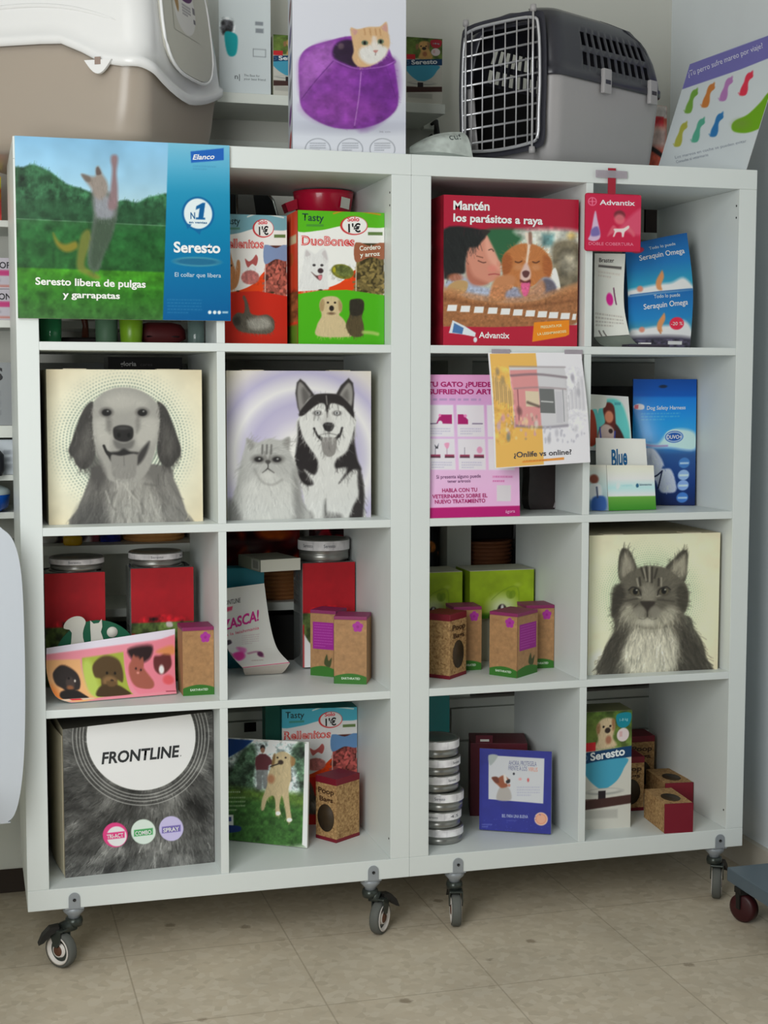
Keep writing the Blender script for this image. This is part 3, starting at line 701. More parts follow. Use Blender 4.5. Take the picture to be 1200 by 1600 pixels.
def tabby_art():
    a = Art([(120, 148), (902, 124), (885, 950), (110, 992)], 250, 262)
    radial(a, 480, 520, 200, 560, (214, 220, 190), (216, 206, 176)); a.noise(0.012, 90)
    halftone(a, 480, 520, 200, 375, 13.5, 120, (122, 148, 116), 0.75)
    a.poly([(110, 900), (190, 840), (230, 1000), (100, 1000)], (228, 226, 208), 20, 0.7)
    body = [(300, 620), (270, 720), (225, 800), (205, 850), (205, 1000), (825, 1000), (815, 880), (790, 780), (740, 700), (680, 620)]
    a.poly(body, (78, 75, 66), 6)
    a.poly([(380, 700), (460, 650), (580, 690), (640, 760), (640, 860), (600, 960), (380, 985), (330, 930), (310, 830)], (190, 186, 168), 22)
    a.poly([(660, 700), (740, 760), (800, 900), (800, 1000), (640, 1000), (660, 850)], (58, 55, 48), 20, 0.8); a.poly([(270, 720), (340, 700), (330, 800), (250, 960), (205, 960), (215, 850)], (60, 57, 50), 18, 0.8)
    ear1 = [(292, 400), (290, 300), (305, 235), (325, 222), (358, 240), (385, 300), (400, 350), (380, 420), (330, 430)]
    ear2 = [(570, 340), (620, 285), (660, 240), (690, 230), (705, 255), (700, 340), (690, 410), (650, 440), (600, 400)]
    for e in (ear1, ear2): a.poly(e, (62, 59, 51), 5)
    a.poly([(305, 330), (325, 260), (355, 280), (385, 350), (370, 400), (310, 400)], (140, 135, 120), 14); a.poly([(600, 350), (660, 280), (690, 270), (690, 380), (640, 410)], (146, 141, 124), 14)
    head = [(300, 430), (340, 380), (400, 345), (470, 328), (570, 340), (640, 390), (695, 440), (708, 520), (690, 600), (640, 660), (560, 700), (470, 710), (380, 690), (300, 650), (255, 640), (250, 600), (262, 510)]
    a.poly(head, (92, 88, 77), 5)
    a.poly([(300, 600), (350, 560), (400, 600), (470, 640), (540, 600), (600, 570), (640, 600), (600, 670), (520, 700), (420, 700), (340, 660)], (160, 156, 139), 16, 0.85)
    a.poly([(420, 470), (460, 430), (510, 470), (500, 540), (440, 540)], (132, 128, 114), 14, 0.8)
    a.poly([(255, 470), (310, 440), (330, 520), (270, 640), (250, 620)], (50, 47, 41), 12, 0.85); a.poly([(640, 450), (690, 450), (706, 540), (680, 600), (640, 560)], (58, 55, 47), 12, 0.85)
    a.fur(head, 800, 30, 4.5, 0.22, lambda x, y: math.atan2(y-520, x-465), 3); a.fur(body, 1300, 60, 6, 0.28, lambda x, y: 1.57-(x-480)*0.002, 4)
    for e in (ear1, ear2): a.fur(e, 120, 40, 5, 0.12, -1.4, 5)
    for p in ([(425, 340), (445, 400)], [(455, 332), (462, 420)], [(490, 335), (488, 425)], [(520, 345), (505, 400)], [(415, 400), (420, 445)], [(530, 405), (528, 445)]): a.line(p, 11, (44, 41, 36), 0.8, 4)
    for p in ([(440, 345), (455, 415)], [(475, 335), (475, 420)], [(545, 400), (545, 450)], [(400, 405), (408, 450)], [(360, 500), (420, 520)], [(520, 510), (590, 490)]): a.line(p, 8, (168, 163, 146), 0.7, 4)
    for ex, ey in ((390, 484), (560, 480)):
        a.ell(ex, ey, 38, 28, (62, 58, 50), 6, 0.9); a.ell(ex, ey, 28, 22, (88, 82, 66), 3); a.ell(ex, ey-2, 15, 19, (20, 19, 18), 3); a.ell(ex+8, ey-10, 5, 4, (190, 188, 176), 2)
    a.line([(350, 475), (375, 455), (410, 470), (425, 505)], 6, (28, 26, 24), 0.9); a.line([(600, 470), (575, 452), (535, 470), (522, 505)], 6, (28, 26, 24), 0.9)
    a.poly([(418, 545), (440, 540), (490, 540), (510, 548), (480, 585), (462, 605), (445, 585)], (52, 47, 42), 5)
    a.line([(462, 600), (462, 635)], 6, (44, 40, 36)); a.ell(418, 608, 34, 36, (132, 128, 115), 10, 0.8); a.ell(508, 608, 36, 36, (128, 124, 112), 10, 0.8); a.line([(462, 632), (440, 650), (415, 645)], 5, (60, 56, 50), 0.8); a.line([(462, 632), (490, 652), (515, 645)], 5, (60, 56, 50), 0.8)
    a.line([(330, 540), (400, 525)], 9, (50, 46, 40), 0.6, 5); a.line([(525, 530), (620, 540)], 9, (50, 46, 40), 0.6, 5); a.line([(275, 640), (330, 580)], 10, (56, 52, 46), 0.5, 6)
    a.ell(462, 665, 50, 22, (196, 192, 174), 12, 0.7)
    a.blur(1)
    return a
def portrait_box(label, pl, pr, z, h, art, gain):
    r, w = carton('cube_box', label, 'box', pl, pr, z, h, 0.285, CREAM, 'cube boxes with animal portraits', 0.0015)
    apply_art(r, art, flat(w, h), gain=gain)
    for u in (-0.32, 0.28):                       # lid tabs folded over the top front edge
        b = MB(); b.box(u*w-0.022, u*w+0.022, -0.0004, 0.03, h+0.0002, h+0.0014, CREAM); b.build('lid_tab', r)
portrait_box('cube box printed with a grey smiling golden retriever', (0.056, 0.063), (0.356, 0.066), Z2, 0.300, golden_art(), G2)
portrait_box('cube box printed with a fluffy cat and a husky on lilac rings', (0.405, 0.066), (0.704, 0.070), Z2, 0.299, husky_art(), G2)
portrait_box('cube box printed with a grey long-haired tabby cat', (1.181, 0.046), (1.485, 0.034), Z3, 0.302, tabby_art(), 1.4)

def fur_box_art():
    a = Art([(245, 215), (1105, 115), (1110, 975), (262, 1065)], 250, 250, (78, 78, 76))
    a.noise(0.22, 130, seed=5); a.noise(0.12, 40, seed=6)
    full = [(235, 200), (1120, 100), (1120, 990), (250, 1080)]
    a.fur(full, 2600, 52, 5.5, 0.30, lambda x, y: math.atan2(y-330, x-690)+0.25, 7, False, 0.75)
    for k, rr in enumerate((318, 336, 354, 376)): a.ring(690, 258, rr+8, 12, (58, 58, 57), 0.55); a.ring(690, 258, rr+14, 5, (176, 176, 172), 0.75)
    a.ell(690, 258, 312, 305, (226, 228, 222))
    a.T('FRONTLINE', 462, 412, 914, 370, 62, (44, 46, 48), 0.03, 0.22)
    a.ell(916, 366, 3, 3, (60, 60, 60))
    for x, y, c1, c2, w, t in ((540, 818, (206, 62, 122), (236, 214, 222), (206, 62, 122), 'TRI-ACT'), (700, 800, (200, 222, 204), (200, 222, 204), (70, 150, 90), 'COMBO'), (860, 782, (184, 176, 220), (184, 176, 220), (112, 100, 162), 'SPRAY')):
        a.ell(x, y, 70, 71, c1); a.ell(x+8, y+8, 56, 57, c2)
        a.poly([(x-54, y-16+6), (x+54, y-16-6), (x+54, y+22-6), (x-54, y+22+6)], w, sm=False)
        a.T(t, x-46, y+16+5, x+46, y+16-5, 22, (232, 236, 232), 0.02)
    return a
GREYBOX = mat('grey_fur_print_edge', (72, 70, 64), rough=0.65, var=0.2, scale=120)
xl, yl, xr, yr = 0.075, 0.061, 0.3745, 0.079
r = empty('cube_box', ((xl+xr)/2, (yl+yr)/2, Z4), math.atan2(yr-yl, xr-xl), 'cube box printed with grey fur and a white half circle, bottom left cube', 'box')
w = math.hypot(xr-xl, yr-yl); hl, hr = 0.299, 0.313
raw_mesh('carton', [(-w/2, 0, 0), (w/2, 0, 0), (w/2, 0.29, 0), (-w/2, 0.29, 0), (-w/2, 0, hl), (w/2, 0, hr), (w/2, 0.29, hr), (-w/2, 0.29, hl)],
         [(0, 3, 2, 1), (0, 1, 5, 4), (1, 2, 6, 5), (2, 3, 7, 6), (3, 0, 4, 7), (4, 5, 6, 7)], [GREYBOX, CREAM], r, [0, 0, 0, 0, 1, 0])
apply_art(r, fur_box_art(), quadface((-w/2, 0, 0), (w/2, 0, 0), (w/2, 0, hr), (-w/2, 0, hl)), gain=G4)
fl = lambda s, t, o: (-w/2-0.002-o-0.006*math.sin(math.pi*s), 0.004+0.25*(1-s), 0.006+t*(hl-0.02))
sheet(r, fl, 0.001, CREAM, 'side_flap')

# ---- snack boxes
def duo_art(kind):
    """kind 'duo': green dog snack box, 'red': red cat snack box, 'blue': turquoise-topped cat snack box"""
    a = Art([(470, 375), (985, 385), (985, 1150), (475, 1150)], 165, 245, (226, 226, 222))
    top = {'duo': (84, 172, 30), 'red': (112, 158, 170), 'blue': (70, 164, 186)}[kind]; low = {'duo': (78, 176, 28), 'red': (196, 44, 28), 'blue': (206, 40, 30)}[kind]
    a.poly([(460, 360), (1000, 360), (1000, 460), (880, 470), (740, 462), (600, 490), (460, 492)], top, 2)
    a.line([(680, 392), (780, 372), (960, 395)], 8, (232, 226, 216) if kind != 'duo' else (214, 120, 40), 0.8)
    a.T('Tasty', 494, 434, 622, 438, 40, (34, 58, 60), 0.01); a.rect(520, 455, 622, 468, (60, 110, 70), 0.5)
    a.ell(802, 460, 82, 54, (190, 40, 44)); a.ell(806, 458, 74, 49, (232, 226, 222))
    a.T('Solo', 762, 436, 834, 434, 24, (206, 60, 70), 0.03); a.T("1'€", 768, 498, 842, 496, 46, (36, 34, 36), 0.03)
    a.rect(886, 495, 974, 514, (96, 120, 70)); 
    a.poly([(460, 845), (600, 830), (720, 790), (820, 715), (820, 870), (460, 870)], (214, 66, 24), 2)
    if kind == 'duo': a.T('DuoBones', 490, 574, 806, 576, 50, (206, 46, 46), 0.035); a.T('DuoBones', 490, 574, 806, 576, 50, (244, 200, 196), -0.02)
    else: a.T('Rellenitos', 482, 574, 806, 576, 50, (206, 60, 56), 0.035); a.T('Rellenitos', 482, 574, 806, 576, 50, (244, 196, 190), -0.02)
    # window with snacks
    sn = {'duo': (112, 98, 58), 'red': (150, 82, 70), 'blue': (146, 70, 66)}[kind]
    g = np.random.default_rng(4)
    a.rect(815, 560, 982, 850, [v*0.55 for v in sn])
    for _ in range(150):
        x, y = 815+167*g.random(), 640+210*g.random(); th = g.random()*3; L = 20; k = 0.75+0.6*g.random()
        a.line([(x, y), (x+L*math.cos(th), y+L*math.sin(th))], 15 if kind != 'duo' else 12, [v*k for v in sn], 0.95, 3)
    a.line([(815, 545), (815, 860)], 4, (220, 214, 204))
    a.poly([(812, 556), (900, 575), (985, 552), (985, 648), (900, 640), (812, 668)], {'duo': (150, 92, 66), 'red': (120, 140, 176), 'blue': (92, 132, 176)}[kind], 2)
    a.rect(812, 520, 990, 556, (226, 226, 222))
    a.rect(986, 380, 1000, 860, (226, 226, 222))
    if kind == 'duo':
        a.T('Cordero', 836, 604, 962, 592, 26, (240, 226, 214), 0.02); a.T('y arroz', 838, 640, 958, 630, 24, (240, 226, 214), 0.02)
        a.poly([(478, 800), (500, 700), (505, 640), (515, 598), (545, 610), (575, 625), (610, 595), (635, 600), (652, 660), (645, 740), (648, 800), (640, 830), (480, 830)], (214, 214, 212), 4)
        a.poly([(515, 640), (520, 605), (545, 630)], (190, 184, 184), 4); a.poly([(612, 625), (632, 605), (645, 660)], (192, 186, 186), 4)
        a.fur([(490, 640), (640, 640), (640, 820), (485, 820)], 220, 30, 5, 0.05, 1.6, 3)
        for x in (566, 612): a.ell(x, 690, 9, 7, (52, 48, 50), 3)
        a.ell(604, 722, 17, 15, (62, 46, 50), 3); a.poly([(550, 730), (580, 750), (612, 745), (605, 775), (585, 768)], (84, 52, 52), 4); a.poly([(590, 752), (612, 750), (608, 772), (595, 772)], (206, 120, 130), 3)
        a.ell(735, 725, 68, 42, (112, 112, 44), 3, 1, 0.2); a.ell(742, 722, 52, 32, (92, 102, 56), 5, 0.9, 0.2); a.noise(0.10, 16, [(670, 690), (800, 690), (800, 770), (670, 770)], 3); a.ell(685, 715, 9, 16, (168, 160, 40), 2)
    else:
        a.poly([(480, 800), (484, 690), (510, 640), (540, 590), (560, 640), (585, 700), (600, 650), (622, 660), (620, 740), (590, 810), (520, 830)], (184, 128, 84), 4)
        a.fur([(490, 660), (590, 660), (590, 810), (490, 810)], 160, 26, 5, 0.12, 1.4, 3)
        for x in (520, 556): a.ell(x, 680, 6, 7, (60, 46, 36), 2)
        a.poly([(660, 640), (690, 655), (720, 640), (745, 615), (760, 640), (745, 680), (715, 670), (680, 690)], (170, 84, 82), 3); a.ell(700, 750, 70, 42, (176, 108, 104), 4); a.noise(0.08, 20, [(640, 700), (780, 700), (780, 790), (640, 790)], 3)
    a.grad([(0, low), (1, [v*0.94 for v in low])], pts=[(460, 860), (600, 836), (760, 830), (1000, 862), (1000, 1160), (460, 1160)])
    a.ell(605, 832, 12, 4, (60, 50, 30)); a.ell(870, 838, 16, 5, (60, 50, 30))
    if kind == 'duo':
        dog = [(590, 1100), (583, 1040), (610, 985), (605, 950), (598, 915), (615, 880), (660, 868), (705, 875), (730, 910), (728, 950), (715, 975), (740, 1000), (775, 1060), (785, 1100)]
        a.poly(dog, (198, 178, 138), 4); a.poly([(600, 910), (615, 885), (628, 900), (622, 950), (604, 950)], (162, 136, 96), 5); a.poly([(712, 890), (732, 915), (728, 955), (712, 945)], (162, 136, 96), 5)
        a.fur(dog, 200, 24, 4, 0.08, 1.57, 3)
        for x in (648, 690): a.ell(x, 905, 7, 6, (40, 30, 24), 2)
        a.ell(670, 938, 14, 16, (40, 34, 32), 3); a.ell(668, 968, 22, 8, (120, 96, 72), 4)
        d2 = [(755, 1040), (775, 980), (780, 930), (778, 895), (800, 885), (840, 882), (862, 900), (860, 940), (850, 985), (862, 1040), (855, 1095), (790, 1098)]
        a.poly(d2, (84, 72, 50), 4); a.poly([(778, 900), (800, 884), (845, 884), (862, 910), (850, 970), (785, 975)], (48, 44, 36), 5); a.fur(d2, 140, 24, 4, 0.2, 1.57, 5)
        a.line([(860, 1075), (910, 1078), (945, 1085)], 20, (176, 190, 110), 0.8, 6)
    else:
        c = [(560, 1000), (600, 960), (650, 960), (655, 900), (640, 870), (655, 858), (680, 900), (700, 960), (760, 975), (830, 970), (880, 1000), (880, 1060), (820, 1085), (680, 1080), (600, 1060)]
        a.poly(c, (86, 82, 72), 5); a.poly([(680, 1000), (820, 985), (860, 1040), (760, 1060), (690, 1050)], (158, 156, 146), 12, 0.8); a.fur(c, 260, 26, 4, 0.3, 1.0, 5); a.ell(598, 1010, 30, 26, (56, 52, 46), 8, 0.8)
    return a
def snack_box(label, pl, pr, z, h, d, kind, side, gain):
    r, w = carton('snack_box', label, 'snack box', pl, pr, z, h, d, mat('snack_'+kind, side, rough=0.5), 'pet snack boxes')
    apply_art(r, duo_art(kind), flat(w, h), gain=gain, m=GLOSS)
    return r, w
r, w = snack_box('tall green dog snack box with puppies, top row of the left shelf', (0.548, 0.05), (0.7262, 0.05), Z1, 0.265, 0.13, 'duo', (70, 150, 30), G1)
# its left side: orange above, snacks, green below
a = Art([(0, 0), (100, 0), (100, 800), (0, 800)], 24, 120, (206, 70, 40)); a.rect(0, 0, 60, 480, (222, 92, 60)); a.rect(20, 140, 90, 190, (200, 190, 150)); a.ell(50, 280, 20, 40, (190, 96, 50)); a.rect(0, 480, 100, 660, (150, 92, 52)); a.noise(0.15, 30, [(0, 480), (100, 480), (100, 660), (0, 660)]); a.rect(0, 680, 100, 800, (96, 140, 40), 1, 8)
apply_art(r, a, lambda s, t, o: (-w/2-o, 0.13*(1-s), t*0.265), 'side_print', G1)
snack_box('red cat snack box with a sleeping kitten, half hidden by the landscape sign', (0.4, 0.095), (0.535, 0.095), Z1, 0.258, 0.11, 'red', (190, 50, 34), G1)
snack_box('turquoise-topped cat snack box standing in the bottom row behind a dog card', (0.560, 0.285), (0.7255, 0.264), Z4, 0.262, 0.055, 'blue', (40, 120, 120), G4)
# teal carton edge seen behind the last one
r, w = carton('pet_food_carton', 'dark teal carton standing right behind the turquoise snack box', 'box', (0.535, 0.3455), (0.718, 0.343), Z4, 0.279, 0.04, mat('dark_teal_card', (44, 104, 92), rough=0.5))
a = Art([(0, 0), (100, 0), (100, 150), (0, 150)], 40, 60, (48, 112, 98)); a.ell(45, 8, 22, 10, (120, 70, 56), 4); apply_art(r, a, flat(w, 0.279), gain=1.1)

# ---- crimson bowl, chrome scale parts, cups behind the sign
b = MB()
b.lathe([(0.0, 0.0), (0.045, 0.0), (0.05, 0.004), (0.064, 0.09), (0.066, 0.1), (0.063, 0.1), (0.058, 0.085), (0.04, 0.01), (0.0, 0.008)], mat('crimson_plastic', (206, 24, 62), rough=0.25, coat=0.3), 40)
b.prism([(-0.062, 0.083), (-0.088, 0.073), (-0.081, 0.055), (-0.06, 0.062)], 'y', -0.02, 0.02, mat('crimson_plastic', (206, 24, 62)))
o = b.build('pet_food_bowl', None, (0.656, 0.285, 1.4435)); tag(o, 'crimson plastic bowl lying behind the green snack box', 'bowl')
b = MB(); b.box(-0.01, 0.012, -0.0668, -0.066, 0.062, 0.085, CARD, M=Matrix.Rotation(0.35, 4, 'Z') @ Matrix.Rotation(0.15, 4, 'Y')); b.build('price_sticker', o)
b = MB(); b.box(-0.065, 0.065, -0.05, 0.05, 0, 0.2305, mat('brown_card', (150, 116, 80), rough=0.8, var=0.06)); o = b.build('cardboard_box', None, (0.656, 0.30, Z1+0.0005)); tag(o, 'plain brown cardboard box carrying the crimson bowl, behind the green snack box', 'box')

GLASSG = mat('green_glass', (80, 200, 130), rough=0.08, trans=0.55, spec=0.5); LIME = mat('lime_plastic', (140, 190, 44), rough=0.3, trans=0.15); SAGE = mat('sage_plastic', (110, 150, 118), rough=0.5); PALEG = mat('pale_glass', (150, 176, 170), rough=0.1, trans=0.5)
def cup(label, x, y, r0, r1, h, m, name='plastic_cup'):
    b = MB(); b.lathe([(0.0, 0.0), (r0*0.92, 0.0), (r0, 0.004), (r1, h), (r1*0.95, h), (r0*0.92, 0.008), (0.0, 0.006)], m, 28)
    return tag(b.build(name, None, (x, y, Z1)), label, 'cup', 'cups behind the landscape sign')
cup('emerald green ribbed tumbler at the far left under the landscape sign', 0.07, 0.15, 0.021, 0.023, 0.075, GLASSG, 'glass_tumbler')
cup('bright lime cup under the middle of the landscape sign', 0.226, 0.13, 0.021, 0.026, 0.085, LIME)
cup('dull sage green cup left of the lime cup', 0.184, 0.20, 0.022, 0.023, 0.08, SAGE)
cup('pale clear jar at the right under the landscape sign', 0.3565, 0.14, 0.017, 0.017, 0.07, PALEG, 'glass_jar')
b = MB(); Mx = mat('maroon_fabric', (92, 26, 28), rough=0.6, var=0.2, scale=30)
b.lathe([((0.03, 0.02), 0.0), ((0.052, 0.03), 0.012), ((0.051, 0.028), 0.03), ((0.042, 0.02), 0.041), ((0.025, 0.012), 0.045), (0.0, 0.045)], Mx, 32, sq=2.6)
o = b.build('zip_pouch', None, (0.288, 0.17, Z1)); tag(o, 'maroon folded fabric pouch under the landscape sign', 'pouch')
b = MB(); b.tube([(0.035, -0.0268, 0.016), (-0.03, -0.0268, 0.016)], 0.002, mat('dark_zip', (40, 14, 16)), 6); b.build('zip', o)
b = MB(); b.box(-0.05, 0.05, -0.012, 0.012, 0, 0.016, mat('dark_brush_back', (34, 26, 24), rough=0.5), 0.004)
o = b.build('grooming_brush', None, (0.145, 0.25, Z1)); tag(o, 'dark grooming brush with brown upright handle under the landscape sign', 'brush')
b = MB(); b.tube([(0.0, 0, 0.015), (0.001, 0, 0.04), (-0.004, 0, 0.075)], [0.008, 0.006, 0.008], mat('brown_handle', (96, 52, 36), rough=0.4), 10); b.build('handle', o)

# ---- black book above the retriever box
r = empty('black_book', (0.273, 0.30, 1.1636), 0.03, 'flat black book lying above the retriever box', 'book')
b = MB(); b.box(-0.078, 0.078, 0, 0.075, 0.0, 0.026, mat('black_cover', (30, 29, 30), rough=0.4), 0.001); b.build('cover', r)
a = Art([(540, 55), (970, 55), (970, 103), (540, 103)], 60, 10, (30, 29, 30)); a.T('gloria', 610, 90, 702, 90, 18, (190, 190, 190), 0.02); a.T('cares', 725, 90, 795, 90, 13, (84, 82, 84))
apply_art(r, a, flat(0.156, 0.024, 0.001), 'spine_print', 1.0)

# ---- jars with red labels
TIN = mat('brushed_tin', (150, 150, 146), rough=0.32, metal=0.8, var=0.05, scale=30); TINTOP = mat('tin_top', (120, 122, 116), rough=0.4, metal=0.6)
RED = (154, 20, 30)
CLEAR = mat('clear_plastic', (214, 218, 216), rough=0.08, trans=0.85, spec=0.5)
def sticker_band(parent, r, z0, z1, names, gain):
    f = lambda s, t, o: ((r+o)*math.sin((s-.5)*6.26), -(r+o)*math.cos((s-.5)*6.26), z0+t*(z1-z0))
    a = Art([(-230, 0), (630, 0), (630, 40), (-230, 40)], 120, 8, (206, 204, 206)); a.noise(0.05, 40)
    for x, t in names: a.T(t, x, 27, x+62, 27, 14, (70, 74, 84))
    for x in (-120, 20, 150, 260, 330, 480): a.rect(x, 5, x+3, 35, (150, 150, 156), 0.6)
    apply_art(parent, a, f, 'rim_print', gain, text_name='rim_lettering')
def red_jar(label, x, y, yaw, w, d, h, art):
    r = empty('treat_jar', (x, y, Z3), yaw, label, 'jar', 'clear jars with red labels')
    b = MB(); e = 7
    b.lathe([(0, 0.0), ((w/2-.004, d/2-.004), 0.0), ((w/2, d/2), 0.006), ((w/2, d/2), h-0.004), ((w/2-.004, d/2-.004), h-0.001), ((w/2-.006, d/2-.006), h)], CLEAR, 48, sq=e); b.build('jar_body', r)
    lw = w-0.004
    apply_art(r, art, lambda s, t, o: (-lw/2+s*lw, -d/2-0.0015-o, 0.004+t*(h-0.005)), 'label_print', G3)
    c = MB(); c.box(-lw/2, lw/2, -d/2-0.0015, -d/2-0.0006, 0.004, h-0.0012, CARD); c.build('label_card', r)
    b = MB(); b.lathe([(0, h-.001), (d/2-.002, h-.001), (d/2-.002, h+.002), (0, h+.002)], TIN, 36); b.build('lid', r)
    return r, h+0.0021
def label_art(kind):
    a = Art([(0, 0), (360, 0), (360, 560), (0, 560)], 70, 110, RED); a.noise(0.02, 60)
    a.rect(-5, 268, 365, 570, (66, 82, 40)); a.noise(0.25, 36, [(0, 270), (360, 270), (360, 560), (0, 560)], 3)
    if kind == 'white': a.poly([(-10, 370), (60, 440), (200, 490), (365, 480), (365, 580), (-10, 580)], (222, 222, 216), 2); a.rect(-5, 330, 10, 570, RED)
    if kind == 'cats': a.poly([(200, 270), (230, 270), (236, 292), (206, 292)], (190, 180, 176), 3); a.rect(-5, 320, 20, 570, RED)
    return a
def collar_tin(label, x, y, z, r=0.05, h=0.028, yaw=0.0, names=((150, 'Seresto'),), gain=1.2, group='round metal tins', top=TINTOP):
    o = empty('round_tin', (x, y, z), yaw, label, 'tin', group)
    b = MB(); b.lathe([(0, 0), (r-.004, 0), (r-.002, 0.002), (r-.002, h*0.30), (r-.0032, h*0.33), (r-.002, h*0.36), (r-.002, h*0.55)], TIN, 44); b.build('tin_base', o)
    b = MB(); b.lathe([(r-.001, h*0.45), (r, h*0.47), (r, h-0.002), (r-.002, h), (r-.006, h), (r-.008, h-.0015), (0, h-.0015)], TIN, 44, mats=[TIN]*5+[top]); b.build('tin_lid', o)
    sticker_band(o, r, h*0.5, h-0.0025, names, gain)
    return o
rj, zt = red_jar('clear jar with red label at the left of the third row', 0.112, 0.265, 0.03, 0.126, 0.10, 0.238, label_art('plants'))
collar_tin('round tin lying on the leftmost red-labelled jar', 0.121, 0.262, Z3+zt+0.0004, 0.056, 0.026)
rj, zt = red_jar('clear jar with red label left of the brown bag box, third row', 0.292, 0.262, 0.0, 0.134, 0.10, 0.243, label_art('cats'))
collar_tin('round tin lying on the red-labelled jar above the calendar strip', 0.284, 0.258, Z3+zt+0.0004, 0.056, 0.028, 0.3, ((120, 'Seresto'), (290, 'Seresto')))
rj, zt = red_jar('clear jar with red label, white at its foot, behind the brown bag boxes', 0.664, 0.325, 0.0, 0.122, 0.10, 0.235, label_art('white'))
collar_tin('tall round tin with dull grey top on the jar behind the kraft bag boxes', 0.664, 0.322, Z3+zt+0.0004, 0.057, 0.046, -0.3, ((90, 'Seresto'), (210, 'Seresto')))

# ---- calendar strip with puppies and kittens
f = loft([(0.092, 0.052, 0.512), (0.062, 0.058, 0.526), (0.048, 0.085, 0.566), (0.050, 0.125, 0.609)], [(0.302, 0.083, 0.512), (0.301, 0.088, 0.528), (0.303, 0.112, 0.57), (0.308, 0.142, 0.634)])
r = empty('picture_calendar', (0.19, 0.07, Z3), 0, 'pink calendar strip with puppy and kitten photos, curled against the jars', 'calendar')
def at_root(r, f): x, y, z = r.location; return lambda s, t, o: tuple(np.array(f(s, t, o))-np.array((x, y, z)))
f = at_root(r, f); sheet(r, f, 0.001, CARD, 'sheet')
a = Art([(115, 735), (915, 620), (930, 1010), (300, 1080)], 170, 84, (216, 132, 146))
a.q = np.array([(115, 735), (915, 620), (930, 1010), (230, 1085)], float); a = Art(a.q, 170, 84, (216, 130, 144))
a.poly([(100, 720), (930, 600), (930, 660), (110, 775)], (206, 200, 216), sm=False)
a.poly([(100, 800), (340, 780), (420, 1010), (300, 1090), (120, 1000)], (222, 160, 110), 3, sm=False); a.poly([(100, 900), (200, 920), (220, 1010), (150, 1050)], (206, 110, 40), 20, 0.8)
d = [(188, 850), (225, 812), (280, 815), (330, 840), (350, 880), (340, 920), (310, 930), (280, 945), (240, 920), (205, 900)]
a.poly(d, (44, 38, 38), 4); a.ell(290, 890, 26, 30, (64, 54, 52), 6); a.ell(288, 915, 20, 12, (132, 84, 56), 5); a.ell(282, 868, 6, 6, (16, 14, 14)); a.ell(318, 878, 5, 6, (210, 200, 190)); a.poly([(230, 940), (330, 930), (370, 1000), (230, 1010)], (34, 30, 30), 5); a.poly([(200, 1010), (380, 1000), (380, 1020), (200, 1040)], (206, 180, 160), 4); a.rect(255, 1005, 320, 1032, (196, 44, 54))
a.poly([(350, 775), (600, 735), (650, 970), (420, 1000)], (150, 160, 62), 3, sm=False); a.poly([(360, 800), (420, 800), (470, 960), (410, 990)], (172, 190, 90), 12, 0.8)
d = [(420, 800), (460, 765), (520, 755), (580, 770), (605, 820), (600, 870), (570, 860), (560, 900), (480, 900), (470, 860), (435, 850)]
a.poly(d, (78, 60, 38), 5); a.ell(525, 870, 44, 30, (122, 92, 60), 8); a.ell(538, 865, 10, 7, (26, 20, 18)); a.poly([(470, 895), (580, 890), (640, 960), (560, 985), (430, 985)], (66, 50, 32), 6); a.ell(508, 828, 7, 7, (20, 16, 14)); a.ell(556, 826, 7, 7, (20, 16, 14)); a.poly([(505, 870), (560, 868), (552, 895), (515, 897)], (96, 72, 46), 5)
a.poly([(600, 735), (915, 650), (930, 930), (690, 975)], (214, 120, 136), 3, sm=False); a.poly([(625, 725), (770, 700), (765, 745), (690, 770)], (40, 26, 28), 8)
a.poly([(640, 780), (690, 745), (730, 790), (790, 860), (770, 910), (690, 900), (650, 850)], (150, 84, 70), 6); a.poly([(655, 775), (662, 740), (690, 765)], (150, 84, 70), 4); a.poly([(700, 765), (722, 745), (728, 785)], (150, 84, 70), 4); a.ell(682, 795, 6, 6, (50, 30, 30)); a.ell(712, 800, 6, 6, (50, 30, 30)); a.ell(694, 815, 8, 6, (200, 130, 120), 3)
a.poly([(790, 740), (830, 730), (880, 710), (900, 760), (870, 800), (830, 815), (795, 790)], (92, 44, 44), 5); a.ell(838, 790, 16, 22, (226, 214, 212), 5); a.poly([(800, 720), (900, 690), (910, 720)], (200, 130, 80), 6); a.ell(880, 845, 34, 30, (206, 84, 90), 8); a.rect(860, 938, 925, 958, (150, 70, 84))
apply_art(r, a, f, 'photo_print', G3, GLOSS)

# ---- green sign with white dog and cat cut-outs behind the calendar
r = empty('pet_shop_sign', (0.153, 0.175, Z3), 0.0, 'green oval sign with white dog and cat silhouettes behind the calendar', 'sign')
pts = [(0.085*math.cos(t), 0.062+0.085*0.98*math.sin(t)*0.98) for t in [2*math.pi*k/40 for k in range(40)]]
pts = [(u, max(0.0, v)) for u, v in pts]
b = MB(); b.prism(pts, 'y', -0.002, 0.002, mat('bottle_green', (20, 96, 68), rough=0.4)); b.build('oval_board', r)
dogp = spline([(-0.055, 0.06), (-0.05, 0.12), (-0.066, 0.13), (-0.06, 0.145), (-0.045, 0.153), (-0.03, 0.152), (-0.022, 0.142), (-0.026, 0.128), (-0.028, 0.11), (-0.02, 0.06)], 3)
catp = [(-0.015, 0.06), (-0.012, 0.105), (-0.013, 0.128), (-0.013, 0.144), (-0.006, 0.137), (0.004, 0.138), (0.010, 0.146), (0.011, 0.13), (0.008, 0.12), (0.014, 0.10), (0.018, 0.06)]
for n, p in (('dog_cutout', dogp), ('cat_cutout', catp)):
    b = MB(); b.prism([tuple(q) for q in p], 'y', -0.0045, -0.0022, CARD); b.build(n, r)
